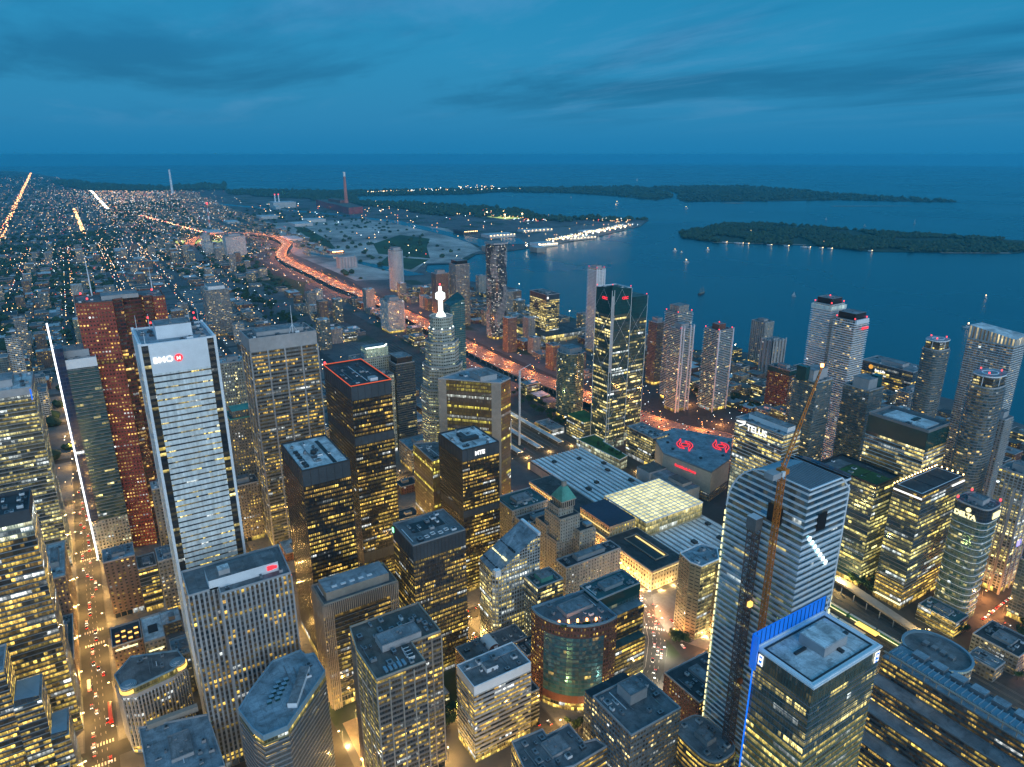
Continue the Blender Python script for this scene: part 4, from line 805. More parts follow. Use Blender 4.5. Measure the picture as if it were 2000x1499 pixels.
# office with black glass and pale fins
P=rect(442,-170,472,-111)
r=bld('office_tower','dark glass office framed by pale vertical fins with a blue grey roof hall','office tower',P,96,'finsf',roof='g',bay=2.4,fh=4,seed=71,secs=[(0,9,'shop'),(9,86,'finsf'),(86,96,'dark_metal')],pent=False,units=3,par='stone')
m=M(); p=grow(P,.1)
m.fins(P,86,96.5,1.6,.7,.8,MT['stone'],edges=(2,3)); m.build('top_fins',r)
for (a,b) in ((-111,-118),(-163,-170)):
    m=M()
    for i in range(5): m.prism(rect(440.6,min(a,b)+.3+i*1.45,442,min(a,b)+1.0+i*1.45),0,96,MT['stone'],MT['stone'])
    m.build('pier_cluster',r)
m=M()
for i in range(7): m.prism(rect(443+i*4.4,-111,444+i*4.4,-109.8),0,96,MT['stone'],MT['stone'])
m.build('pier_cluster',r)
m=M(); m.box(447,-165,96,467,-115,103,MT['stone'],MT['roof_blue']); 
for i in range(5): m.box(451+.1,-153+i*7,103,453,-149+i*7,103.8,MT['white_metal'])
m.build('roof_hall',r)
# pier fronted office with red flag sign
P=[(460,-23),(428,-23),(428,-41),(419.5,-41),(419.5,-86),(460,-88)]
r=bld('office_tower','broad grey office with strong vertical piers and a red flag sign on its roof wall','skyscraper',P,146,'exch',roof='g',bay=3.0,fh=4,seed=72,pent=False,units=3,par='concrete',relief=lambda m,p:m.fins(p,6,144.5,3.0,.75,.75,MT['concrete'],edges=(1,2,3)))
m=M(); m.box(428,-80,146,444,-36,153,MT['white_metal'],MT['roof_grey']); m.build('roof_hall',r)
m=M(); m.box(431,-50,153,438,-43,156.5,MT['concrete'],MT['roof_pale']); m.build('penthouse',r)
m=M(); m.box(427.4,-76,148.2,427.95,-72.6,151.4,MT['red_neon']); m.prism(rect(427.4,-79,427.95,-76),148.6,151.8,MT['red_neon'],MT['red_neon'],zt=[150.4,150.4,151.4,151.4]); m.build('flag_sign',r)
# white ribbon office
r=bld('office_tower','white office with continuous window ribbons around three sides, lower centre','office building',(339,-228,365,-181),66,'ribbon',roof='g',bay=1.8,fh=3.9,seed=73,secs=[(0,6,'shop'),(6,60,'ribbon'),(60,66,'white_metal')],pent=False,units=4,relief=lambda m,p:m.slabs(p,8.7,58,3.9,.3,1.75,MT['concrete']),par='white_metal')
m=M(); m.box(347,-205,66,355,-196,69.5,MT['white_metal'],MT['roof_grey']); m.build('penthouse',r)
m=M(); m.box(357,-227,66,365,-182,66.6,MT['concrete'],MT['roof_blue']); m.build('roof_strip',r)
bld('office_block','low wing with a dark roof against the white ribbon office','office building',(345,-240,366,-229),32,'ribdark',roof='d',seed=74,units=2)
# brown grid office
P=[(360,-108),(328,-109),(327,-141),(348,-141),(348,-162),(384,-162),(384,-112)]
r=bld('office_tower','brown concrete office with deep window bays and a cluttered roof, lower centre','office tower',P,115,'brown',roof='n',bay=1.9,fh=3.9,seed=75,psize=(.22,.5),ph=5,units=12,relief=lambda m,p:(m.fins(p,5.5,113,7.8,.8,.5,MT['stone'],edges=(0,1,2,3,4)),m.slabs(p,5.5,114,3.9,.3,1.1,mat('brown_stone',(.20,.165,.145),.85,nz=.1,nscale=.3))),par='stone',fm={0:FC['rbcl']})
for i in range(4): m=M(); m.box(334+3.2*i,-137,115,336.4+3.2*i,-133,117.2,MT['white_metal'],MT['dark_metal']); m.build('cooling_fan',r)
for i in range(5): m=M(); m.box(331,-118-3*i,115,336,-116.2-3*i,116.4,MT['blue_cover']); m.build('duct',r)
# long chateau wing, hotel, grid block
bld('stone_block','long beige stone block with small windows in front of the station','office building',(427,-388,443,-324),62,'chateau',roof='d',bay=3.2,fh=3.6,seed=76,units=3,ph=4,psize=(.5,.5))
r=bld('office_block','square pale stone office with greenish lit upper floors and a teal roof box','office building',(400,-301,421,-275),75,'hotel',roof='t',bay=3,fh=3.6,seed=77,pm=MT['copper'],psize=(.5,.45),ph=4,secs=[(0,6,'shop'),(6,60,'hotel'),(60,75,'low3')],units=5)
r=bld('office_block','teal roofed office stepping down in terraces above the avenue','office building',(356,-347,379,-302),80,'teal',roof='t',bay=3,fh=3.8,seed=78,secs=[(0,40,'leftb'),(40,70,'teal'),(70,80,'green_glass')],units=4,ph=3)
m=M(); m.prism(rect(348,-345,356,-303),0,66,FC['leftb'],MT['roof_mid'],3,3.8,); m.prism(rect(340,-341,348,-307),0,42,FC['leftb'],MT['roof_teal'],3,3.8); m.build('terrace_wing',r)
# tan office with sloping glass roof
P=[(421,-291),(448,-289),(448,-247),(425,-246),(421,-250)]
zt=[112,112,88,88,88]
r=empty('office_tower',(434,-268,0),'white gridded office with a steep sloping roof and an amber lit corner','office building'); FOOT.append((418,-293,450,-244))
m=M(); m.prism(P,0,6,FC['shop'],None,4,6); m.prism(P,6,84,FC['gridw'],None,2.6,3.9); m.prism(P,84,90,FC['gridw'],None,2.6,3.9,zt=zt); m.build('wall',r)
m=M(); m.face([(P[k][0],P[k][1],zt[k]+.01) for k in range(5)],MT['roof_blue']); m.build('roof',r)
for s in range(3):
    m=M()
    for i in range(6):
        y=-250-s*8.5; x=424+i*3.9; zz=88+(-y-247)/43*24
        m.box(x,y-1.5,zz-.2,x+2.8,y,zz+.9,MT['black'] if s!=1 else MT['sign_yel'])
    m.build('dormer_row' if s!=1 else 'lit_skylight',r)
m=M(); m.box(420.4,-252,84,425,-247,90,MT['white_metal']); m.box(420.6,-291.4,110,448.3,-289,113,MT['white_metal']); m.build('parapet',r)
# curved blue glass office in red brick frame
cp=[(374-41*math.sin(a),-296+43*math.cos(a)) for a in [R(4+i*86/13) for i in range(14)]]
P=[(374,-304),(378,-254)]+cp+[(334,-304)]
r=bld('office_tower','curved blue mirrored office held in a red brick frame, lower centre','office building',P,78,'bluecurve',roof='g',bay=2.2,fh=3.8,seed=79,fm={k:FC['brickf'] for k in (0,1,2,len(P)-2,len(P)-1,len(P)-3,3)},secs=[(0,7,'shop'),(7,14,'brick'),(14,68,'bluecurve'),(68,73,'brickf'),(73,78,'brickf')],par='blue_cover',parh=2.2,units=4,ph=3,psize=(.3,.5),pc=(.62,.4))
for i in range(5): m=M(); m.tube((352-3*i,-262-6.5*i,78),(352-3*i,-262-6.5*i,80.4),.8,.8,MT['orange_lamp'],8); m.build('roof_lamp',r)
m=M()
for i in range(22): a=rnd.uniform(0,1); m.tube((348-12*a+2*rnd.random(),-260-32*a,78),(348-12*a,-260-32*a,79.6),.9,.5,MT['leaf'],6)
m.build('roof_planting',r)
# foreground low blocks
P=[(404,-83),(398,-84.5),(396,-90),(375,-91),(360,-76),(342,-58),(342,-44),(351,-40),(371,-36),(385,-45),(403,-64)]
P=[(404,-83),(403,-64),(385,-47),(371,-36),(351,-40),(342,-44),(342,-58),(375,-91),(396,-90),(398,-84.5)]
r=bld('office_tower','many sided dark ribbon office with a long pale roof hut, lower left','office tower',P,95,'ribdark',roof='b',bay=2,fh=3.7,seed=80,pent=False,units=2,secs=[(0,6,'shop'),(6,89,'ribdark'),(89,92.4,'rbcl'),(92.4,95,'blue_cover')],par='blue_cover',relief=lambda m,p:m.slabs(p,9,87,3.7,.3,1.2,MT['grey_metal']))
m=M(); m.prism([(357,-62),(385,-78),(382,-83),(354,-67)][::-1],95,98.5,MT['white_metal'],MT['roof_mid'],3,3); m.build('penthouse',r)
for i in range(10): m=M(); m.box(366+3.4*(i%5),-60+5*(i//5)+(i%5)*-2.2,95,368.4+3.4*(i%5),-57+5*(i//5)+(i%5)*-2.2,96.6,MT['green_glass'],MT['blue_cover']); m.build('cooling_fan',r)
P=[(507,-9),(511,17),(497,27),(478,26),(474,17),(481,-9),(490,-17)]
P=[(511,17),(495,29),(479,26),(474,17),(479,-8),(486,-17),(500,-14)]
r=bld('office_block','grey finned office with two round roof terraces, left foreground','office building',P,58,'exch',roof='g',bay=2.4,fh=3.7,seed=81,secs=[(0,6,'shop'),(6,50,'exch'),(50,53,'concrete'),(53,58,'amber' if False else 'rbcl')],pent=False,units=2,relief=lambda m,p:m.fins(p,6,49,2.4,.7,.8,MT['concrete']),par='blue_cover')
for (x,y) in ((480,21),(487,-12)):
    m=M()
    for k,ra in enumerate((5.4,4.2,3.0,1.8)): m.prism(oval(x,y,ra,ra,24),58+k*.35,58.35+k*.35,MT['white_metal'],MT['blue_cover'],3,1)
    m.build('round_terrace',r)
    m=M(); m.ring(oval(x,y,5.7,5.7,24),54,57,.2,MT['amber']); m.build('lit_drum',r)
P=[(448,19),(393,18),(384,-25),(436,-23)][::1]
r=bld('office_block','square grey concrete block with a mottled flat roof at the lower left edge','office building',P,45,'low2',roof='b',bay=3,fh=3.8,seed=82,units=6,ph=2.5,psize=(.35,.3))
m=M(); m.box(443,-18,45,447,14,49,MT['stone'],MT['stone']); m.build('roof_screen',r)
r=bld('office_block','low roof stacked with orange lit plant boxes beside the street','office building',(562,8,590,30),36,'brick2',roof='d',seed=83,pent=False,units=0)
m=M()
for i in range(4):
    for j in range(4): m.box(564+i*4,10+j*4.6,36,566.6+i*4,13+j*4.6,38.6,MT['rust'],MT['amber'] if (i+j)%2 else MT['brick'])  # orange light on every second box put in as a glowing top
m.build('plant_boxes',r); strip(r,[(561.6,12,33),(561.6,28,33)],.7,MT['sign_yel'],'light_line')
r=bld('office_block','white topped narrow block with a black roof grille behind the round terraces','office building',(541,-8,577,7),45,'low2',roof='p',seed=84,pent=False,units=0)
m=M(); m.box(553,-4,45,563,3,46,MT['black']); m.build('roof_grille',r)
strip(r,[(540.6,-6,37),(540.6,5,37)],.6,MT['sign_yel'],'light_line')
bld('office_block','blue roofed annex in front of the white topped block','office building',(520,-32,545,-10),38,'low2',roof='b',seed=85,units=4,ph=2)
r=bld('brick_block','beige brick block with two columns of yellow windows beside the light line','office building',(660,2,686,28),60,'brick2',roof='b',bay=4,fh=3.4,seed=86,units=6,ph=3)
bld('office_block','narrow black glass block with lit floors right of the beige brick block','office building',(655,-14,680,2),47,'leftb',roof='n',seed=87,units=2,ph=2)
bld('office_block','grey stone block with a pale boxy roof at the foot of the red tower','office building',(643,-34,670,-15),56,'low2',roof='b',seed=88,units=5,ph=3)
bld('office_block','slim beige tower with pairs of lit windows behind the white marble tower','tower',(719,-43,738,-23),95,fac('pair_lit',(.30,.25,.20),win=(.3,.7,.3,.7),lit=1.0,a=WARM,b=YEL,amp=1.1,cl=(.5,.5)) and 'deco',roof='p',bay=4,fh=3.6,seed=89,units=2)
# club with barrel roof
r=bld('club_building','brown office wrapped around a white barrel vaulted roof, lower centre','building',(395,-262,415,-205),36,'brick2',roof='g',seed=90,pent=False,units=5)
m=M(); cyl=[(math.cos(a)*5,math.sin(a)*5) for a in [i*math.pi/10 for i in range(11)]]
for (a,b),(c,d) in zip(cyl[:-1],cyl[1:]): m.face([(398,-232+a,36+b*.8),(413,-232+a,36+b*.8),(413,-232+c,36+d*.8),(398,-232+c,36+d*.8)][::-1],MT['white_paint'])
m.face([(398,-232+a,36+b*.8) for a,b in cyl],MT['brick']); m.face([(413,-232+a,36+b*.8) for a,b in reversed(cyl)],MT['brick']); m.build('barrel_roof',r)
bld('brick_block','low red brick block with dark roof left of the curved blue office','office building',(378,-275,397,-250),34,'brickf',roof='d',seed=91,units=4,ph=2)
P=[(308,-192),(279,-186),(270,-216),(271,-244),(280,-242),(282,-233),(300,-234),(300,-215),(306,-216)]
bld('office_block','flat roofed block with raised dark roof bays at the bottom centre edge','office building',P,40,'ribdark',roof='g',seed=92,units=7,ph=2,psize=(.35,.25))
r=bld('office_block','grey office with a large square roof house, lower centre right','office building',(249,-287,288,-244),68,'low1',roof='g',bay=2.6,fh=3.8,seed=93,psize=(.35,.34),ph=8,units=6,pc=(.68,.45))
m=M(); m.prism(rect(288.2,-286,304,-250),0,58,FC['low1'],MT['roof_dark'],2.6,3.8); m.build('rear_wing',r)
r=bld('office_block','rounded office with a grey roof and small boxy roof house at the bottom edge','office building',oval(240,-303,19,14,24,3.5),42,'ribdark',roof='m',seed=94,psize=(.3,.3),ph=4,units=4,smooth=True)
r=bld('brick_block','red brick warehouse with a flat dark roof left of the curved glass tower','building',(270,-376,306,-330),34,'brickf',roof='d',bay=3,fh=3.6,seed=95,units=5,ph=2,psize=(.6,.2))
r=bld('pavilion','small black roofed pavilion with a dark planted square roof beside the curved tower','building',(246,-316,268,-296),26,'brick2',roof='d',seed=96,pent=False,units=0)
bld('office_block','dark low block tucked beside the crest sign tower','office building',(208,-316,232,-296),24,'ribdark',roof='d',seed=97,pent=False,units=2)
# royal hotel chateau
r=empty('chateau_hotel',(470,-360,0),'grand stone chateau hotel with a steep green copper roof and twin front wings','hotel'); FOOT.append((448,-392,505,-325))
def part(nm,x0,y0,x1,y1,z0,z1,f='chateau',top='roof_dark',fh=3.5):
    m=M(); m.prism(rect(x0,y0,x1,y1),z0,z1,FC[f],MT[top],3.0,fh); m.ring(rect(x0,y0,x1,y1),z1-2.6,z1-2.0,.5,MT['stone']); m.ring(rect(x0+.3,y0+.3,x1-.3,y1-.3),z1,z1+1.2,.3,MT['stone'],inn=.3); return m.build(nm,r)
part('front_wing',478,-353,497,-338,0,76); part('front_wing',452,-376,468,-358,0,76); part('main_block',462,-386,506,-338.5,0,66); part('tower_base',460,-364,486,-341,66,90); part('tower_base',466,-360,484,-343,90,98)
for (x,y) in ((484,-351),(458,-372)):
    m=M(); m.box(x-3,y-3,77,x+4,y+4,79.5,MT['stone'],MT['roof_blue']); m.build('roof_hut',r)
m=M(); P=rect(465,-361,481,-346); m.prism(P,98,106,fac('arcade',(.34,.28,.235),win=(.25,.75,.1,.85),lit=.15,amp=.5),None,2.6,8); m.ring(P,105,106,1,MT['stone']); m.build('tower_arcade',r)
m=M(); A=grow(P,.9); cxx,cyy=473,-353.5
top=[(cxx-2,cyy-3,117),(cxx+2,cyy-3,117),(cxx+2,cyy+3,117),(cxx-2,cyy+3,117)]
for k in range(4): m.face([(A[k][0],A[k][1],106),(A[(k+1)%4][0],A[(k+1)%4][1],106),top[(k+1)%4],top[k]],MT['copper'])
m.face(top,MT['copper']); 
for k in range(6): m.tube((467+2.4*k,-361.2,107),(467+2.4*k,-358.6,109.5),.5,.3,MT['copper'],5)
m.build('copper_roof',r); m=M(); m.box(cxx-1.3,cyy-2,116,cxx+1.3,cyy+2,122,MT['stone']); m.build('chimney',r)
m=M(); m.prism(rect(476,-362,486,-350),90,91,MT['copper'],MT['copper'],3,3,zt=[97,91,91,97]); m.build('copper_roof',r)
bld('hotel_wing','stone east wing of the chateau hotel with a dark low pitched roof','hotel',(508,-384,538,-340),56,'chateau',roof='d',bay=3,fh=3.5,seed=99,units=3,ph=3)
bld('hotel_wing','stone far wing of the chateau hotel with a planted roof court','hotel',(544,-386,580,-340),60,'chateau',roof='t',bay=3,fh=3.5,seed=100,units=4,ph=3)
# union station
r=empty('railway_station',(540,-450,0),'long stone railway station with floodlit columned front and dark blue roofs','railway station'); FOOT.append((400,-605,730,-425))
def ublk(nm,x0,y0,x1,y1,z,top='roof_blue',f='union'):
    m=M(); m.prism(rect(x0,y0,x1,y1),0,z-2.4,FC[f],None,4,z/4.0); m.ring(rect(x0,y0,x1,y1),z-2.4,z,.9,MT['stone'],inn=.2); m.face([(x0+.2,y0+.2,z),(x1-.2,y0+.2,z),(x1-.2,y1-.2,z),(x0+.2,y1-.2,z)],MT[top]); return m.build(nm,r)
MT['roof_navy']=mat('roof_navy',(.035,.05,.085),.8,nz=.15,nscale=.2)
ublk('west_wing',426,-474,498,-430,23,'roof_dark'); ublk('east_wing',552,-470,655,-436,23,'roof_dark')
m=M(); m.box(438,-463,23,486,-446,23.4,MT['black']); m.ring(rect(438,-463,486,-446),23.3,24.6,.4,MT['stone'],inn=.3); m.build('light_court',r)  # court is not sunk: its shade is a black slab inside the parapet
m=M(); m.box(440,-461,23.5,484,-459,23.9,MT['cornice_glow']); m.build('court_light',r)
m=M(); m.prism(rect(499,-472,551,-436),0,33,FC['union'],None,4,6); m.box(498.6,-472.4,33,551.4,-435.6,35,MT['stone'],MT['roof_navy']); m.build('great_hall',r)
for i in range(12):
    m=M(); m.tube((502+i*4.1,-432.5,1),(502+i*4.1,-432.5,18),.95,.8,MT['stone'],12); m.build('column',r)
m=M(); m.box(499.5,-436,18,550.5,-430.8,22,MT['stone'],MT['roof_grey']); m.box(499.5,-436,0,550.5,-430.6,1,MT['stone']); m.build('portico',r)
for a,b in (((426,-429.2,20.2),(498,-429.2,20.2)),((552,-435.2,20.2),(655,-435.2,20.2)),((499,-430.2,22.4),(551,-430.2,22.4)),((499.5,-435.3,27),(550.5,-435.3,27)),((425.2,-430,20.2),(425.2,-473,20.2))): strip(r,[a,b],.55,MT['cornice_glow'],'cornice_light')
# train shed
MT['shed_metal']=mat('shed_metal',(.74,.78,.80),.6,nz=.2,nscale=.25)
r=empty('train_shed',(580,-540,0),'vast ribbed white train shed roof south of the station','train shed')
m=M()
for i in range(12):
    y=-570+i*7.4; m.box(405,y,11.5,488,y+5.0,13,MT['shed_metal']); m.box(566,y,11.5,724,y+5.0,13,MT['shed_metal']); m.box(405,y+5.0,11.5,488,y+5.35,13.8,MT['white_metal']); m.box(566,y+5.0,11.5,724,y+5.35,13.8,MT['white_metal'])
m.build('roof_bays',r)
m=M()
for i in range(12):
    y=-570+i*7.4; m.box(405,y+5.35,11.5,488,y+7.4,11.9,MT['dark_metal']); m.box(566,y+5.35,11.5,724,y+7.4,11.9,MT['dark_metal'])
m.box(405,-571,0,724,-481.5,11.4,MT['concrete']); m.build('smoke_slots',r)
for k,(x,y) in enumerate(((620,-520),(640,-555),(600,-562),(690,-545),(450,-520),(440,-550),(470,-562),(430,-565),(420,-530),(700,-510),(660,-565),(610,-500))):
    m=M(); m.box(x,y,13,x+5+k%3,y+5,15.5,MT['dark_metal']); m.build('smoke_hood',r)
m=M(); m.box(724,-571,0,728,-481,9,MT['amber']); m.build('lit_end_wall',r)
m=M(); m.box(405,-577,0,600,-573,9,MT['concrete']); m.build('platform_wall',r)
strip(r,[(610,-574,8),(724,-574,8)],1.6,MT['cornice_glow'],'platform_light'); strip(r,[(405,-577.4,6),(445,-577.4,6)],1.8,MT['cornice_glow'],'platform_light')
r=empty('glass_atrium',(527,-525,0),'raised square glass atrium glowing pale yellow above the train shed','glass roof')
m=M(); g=MT['skylight']
for i in range(12):
    for j in range(13):
        x=491.6+i*6.05; y=-568.4+j*6.75; m.box(x,y,30.0,x+5.2,y+5.2,30.4,g)
m.build('roof_panes',r)
m=M()
for i in range(13): m.box(490.6+i*6.05,-569,29.4,491.5+i*6.05,-480.5,30.9,MT['white_metal'])
for j in range(14): m.box(491,-569.4+j*6.75,29.4,564,-568.5+j*6.75,30.7,MT['white_metal'])
m.build('roof_frame',r); m=M(); m.prism(rect(491,-569,563.5,-481),13,29.4,fac('atrium_wall',(.5,.48,.35),win=(.05,.95,.05,.92),lit=2,a=YEL,b=PALE,amp=.75,glass=(.2,.2,.1)),None,3,5.5); m.build('glass_wall',r)
# arena
MT['arena_wall']=mat('arena_wall',(.52,.46,.38),.8,nz=.12,nscale=.3)
P=[(600,-610),(526,-620),(540,-669),(585,-725),(656,-685),(652,-640)]
r=bld('arena','low broad arena with a blue grey roof bearing two red outlined emblems','arena',P,42,'stone',roof='b',rt=False,secs=[(0,12,'low1'),(12,40,'arena_wall'),(40,42,'grey_metal')],seed=101)
for (cx_,cy_) in ((603,-652),(574,-690)):
    m=M(); e=Vector((.83,-.56)); f=Vector((.56,.83))       # the emblem's own axes on the roof
    Q=lambda a,b,z=42.8:(cx_+e.x*a+f.x*b,cy_+e.y*a+f.y*b,z)
    for s in (1,-1):
        outer=[Q(s*x,s*y) for x,y in ((-13,3),(-9,8.5),(-2,10.5),(6,9.5),(13,5),(21,1.5))]; inner=[Q(s*x,s*y) for x,y in ((-13,3),(-7,4),(-3,7),(4,6.6),(9,3.4),(21,1.5))]
        for k in range(5): m.face([inner[k],inner[k+1],outer[k+1],outer[k]][::s],MT['car_red'])
        for q in (outer,inner):
            for k in range(5): m.tube(q[k],q[k+1],.5,.5,MT['red_neon'],5,False)
    cc=[Q(5.5*math.cos(a*.524),4.6*math.sin(a*.524)) for a in range(12)]; m.face([(p[0],p[1],42.6) for p in cc],MT['car_red'])
    for k in range(12): m.tube(cc[k],cc[(k+1)%12],.4,.4,MT['red_neon'],5,False)
    m.build('roof_emblem',r)
for k,(x,y) in enumerate(((620,-640),(600,-630),(560,-640),(575,-710),(640,-660),(550,-670))): m=M(); m.box(x,y,42,x+2.5,y+3,44,MT['dark_metal']); m.build('rooftop_unit',r)
text(r,'Scotiabank Arena',(580,-611.9,31),(-74,-10),4.6,MT['red_neon'],bold=.02)
m=M(); m.box(530,-606,0,588,-580,24,MT['concrete'],MT['roof_mid']); m.box(540,-602,24,565,-586,28,MT['concrete'],MT['roof_brown']); m.box(588.3,-606,0,612,-576,26,MT['concrete'],MT['roof_brown']); m.box(568,-579.8,0,588,-574,15,MT['concrete'],MT['roof_mid']); m.build('entrance_hall',r)
# broadcasting centre terraces, right foreground
r=empty('office_block',(170,-480,0),'long stepped black glass building with terraced roofs in the lower right corner','office building'); FOOT.append((90,-560,215,-395))
for i,(ya,yb,z) in enumerate(((-463,-438,75),(-438,-426,60),(-426,-414,46),(-414,-402,30))):
    m=M(); m.prism(rect(108,ya,203,yb),0,z,FC['ribdark'],MT['roof_blue' if i==0 else 'roof_mid'],2.2,3.8); m.ring(rect(108,ya,203,yb),z,z+.9,.1,MT['grey_metal'],inn=.3); m.build('terrace',r)
m=M()
for i in range(12): m.box(110+i*8,-439.5,75,110.6+i*8,-438.6,80,MT['stone'])
m.box(108,-439.6,79.2,203,-438.5,80.2,MT['stone']); m.build('roof_frame',r)
m=M()
for i in range(26): m.box(110+i*3.6,-452,75,110.25+i*3.6,-444,79,MT['blue_cover'])
m.box(110,-452,75,202,-444,77.5,MT['blue_cover']); m.build('glass_ridge',r)
for i in range(6): m=M(); m.box(118+i*13,-462,75,127+i*13,-455,79,MT['grey_metal'],MT['roof_blue']); m.build('rooftop_unit',r)
r=bld('office_block','pale framed glass office cut by the lower right corner','office building',(70,-470,104,-425),72,'condog',roof='b',seed=102,units=3)
# right edge condos
bld('condo_tower','grey condominium with white gridded stair bays at the right edge','condominium',(243,-800,262,-742) if False else (239,-749,264,-719),128,'gridw',roof='m',bay=3.4,fh=3.1,seed=103,relief=lambda m,p:m.fins(p,0,114,9,1.6,1.0,MT['concrete'],edges=(2,3)),units=3,ph=6)
r=bld('condo_tower','squat condominium with a large sloped grey roof box at the right edge','condominium',(195,-716,219,-688),62,'condo',roof='m',bay=3.4,fh=3.1,seed=104,pm=MT['roof_mid'],psize=(.85,.85),ph=8,units=0)
m=M(); m.box(238.2,-741,50,238.9,-733,56,MT['sign_purple']); m.build('sign',r)
r=bld('construction_block','unfinished concrete office wrapped in white sheeting beside the train shed','building site',(767,-560,800,-523) if False else (770,-478,802,-440),58,'low1',roof='d',seed=105,pent=False,units=3)
m=M(); m.box(768.6,-479,14,769.6,-455,58,MT['white_metal']); m.build('sheeting',r)
r=empty('convention_hall',(220,-560,0),'round ended grey roofed hall beside the railway in the lower right','building'); FOOT.append((175,-575,245,-525))
m=M(); m.prism(oval(213,-548,26,22,32,2.2),0,24,FC['low1'],MT['roof_grey'],4,4,smooth=True); m.build('hall',r); m=M(); m.ring(oval(213,-548,26,22,32,2.2),24,26,.5,MT['blue_cover'],inn=1.5); m.build('roof_rim',r)
for i in range(4): m=M(); m.box(200+i*7,-552,24,204+i*7,-547,26.5,MT['grey_metal']); m.build('rooftop_unit',r)
# power station, stacks and port buildings far off
r=empty('power_station',(5500,-1800,0),'dark red brick power station with one very tall pale chimney','power station')
m=M(); m.prism([(4990,-1720),(5050,-1850),(6000,-1990),(6050,-1800)][::-1],0,48,mat('red_brick_far',(.30,.07,.07),.8,nz=.2,nscale=.02),MT['roof_brown'],20,20); m.build('hall',r)
m=M(); m.box(5500,-1900,48,5800,-1830,70,MT['brick'],MT['roof_brown']); m.build('boiler_house',r)
m=M(); m.tube((5500,-1880,0),(5500,-1880,250),17,9,MT['red_stack'],20); m.tube((5500,-1880,250),(5500,-1880,285),9.4,9,MT['white_paint'],20); m.build('chimney',r)
r=tag(empty('smokestack',(8700,-1000,0),'slender pale incinerator chimney far off on the left shore','chimney')); m=M(); m.tube((8700,-1000,0),(8700,-1000,255),14,9,MT['white_metal'],16); m.tube((8700,-1000,255),(8700,-1000,262),9.5,9.5,MT['concrete'],16); m.build('shaft',r)
r=empty('power_plant',(6000,-1480,0),'pale boxy power plant with two short red tipped chimneys','power station')
m=M(); m.box(5900,-1590,0,6050,-1410,45,MT['warehouse'],MT['roof_pale']); m.box(5800,-1440,0,5900,-1400,20,MT['warehouse'],MT['roof_pale']); m.build('hall',r)
for y in (-1445,-1475): m=M(); m.tube((5980,y,45),(5980,y,100),5,4,MT['white_metal'],10); m.tube((5980,y,100),(5980,y,108),4.4,4.4,MT['red_beacon'],10); m.build('chimney',r)
r=empty('radio_mast',(4550,-700,0),'red and white lattice radio mast among the far lights','mast'); m=M()
for k in range(6): m.tube((4550,-700,k*22),(4550,-700,k*22+22),6-k*.6,5.4-k*.6,MT['red_stack'] if k%2 else MT['white_metal'],6)
m.build('shaft',r); beacon(r,4550,-700,132,5)
r=empty('soccer_field',(0,0,0),'small floodlit sports field glowing green in the port','sports field'); m=M()
m.box(4060,-2620,.4,4300,-2480,.8,emit('field_glow',(.75,.95,.25),.7)); m.build('glow_ground',r)  # floodlight on the grass put in as a ground that glows itself
for k in range(4): m=M(); x,y=4060+240*(k%2),-2620+140*(k//2); m.tube((x,y,0),(x,y,30),1,1,MT['white_metal'],6); m.tube((x,y,28),(x,y,34),5,5,MT['warm_lamp'],8); m.build('floodlight',r)
r=empty('soccer_field',(0,0,0),'bright yellow green lit rail yard strip in front of the far lights','sports field'); m=M(); m.box(3720,-640,.4,3900,-420,.8,bpy.data.materials['field_glow']); m.build('glow_ground',r)  # yard light put in as a glowing ground slab
for i,(x,y,w,d,h,c) in enumerate(((4921,-1203,140,120,18,'warehouse'),(4300,-1250,150,110,16,'warehouse'),(4520,-1400,120,120,18,'warehouse'),(2855,-2300,80,170,12,'warehouse'),(3290,-2330,60,200,12,'warehouse'),(3150,-1990,90,160,16,'warehouse'),(3360,-1880,120,90,20,'roof_dark'),(3100,-2560,60,150,10,'warehouse'),(2720,-1960,80,110,14,'white_paint'),(2560,-1780,60,50,22,'stone'),(2680,-1600,60,50,25,'stone'),(3560,-980,160,90,12,'warehouse'),(4100,-700,170,80,12,'warehouse'),(4700,-900,140,70,12,'warehouse'),(3000,-1000,80,60,12,'brick'))):
    r=empty('warehouse',(x,y,0),'flat pale warehouse in the lit port lands','warehouse','warehouses spread across the port lands'); m=M(); m.box(x,y,0,x+w,y+d,h,MT[c],MT['roof_pale'] if c!='roof_dark' else MT['roof_dark']); m.build('wall',r)
    if 2600<x<3400:
        m=M()
        for k in range(8): m.tube((x-3,y+8+k*(d-16)/7,h-4),(x-3,y+8+k*(d-16)/7,h-1),1.8,1.8,MT['warm_lamp'],6)
        m.build('wall_light',r)
r=empty('grain_silo',(2620,-870,0),'pale concrete silo block standing alone in the cleared port land','silo'); m=M()
for i in range(6):
    for j in range(2): m.tube((2590+j*26,-905+i*12,0),(2590+j*26,-905+i*12,38),7,7,MT['concrete'],12)
m.box(2588,-905,38,2620,-840,43,MT['concrete']); m.build('silo_bank',r)
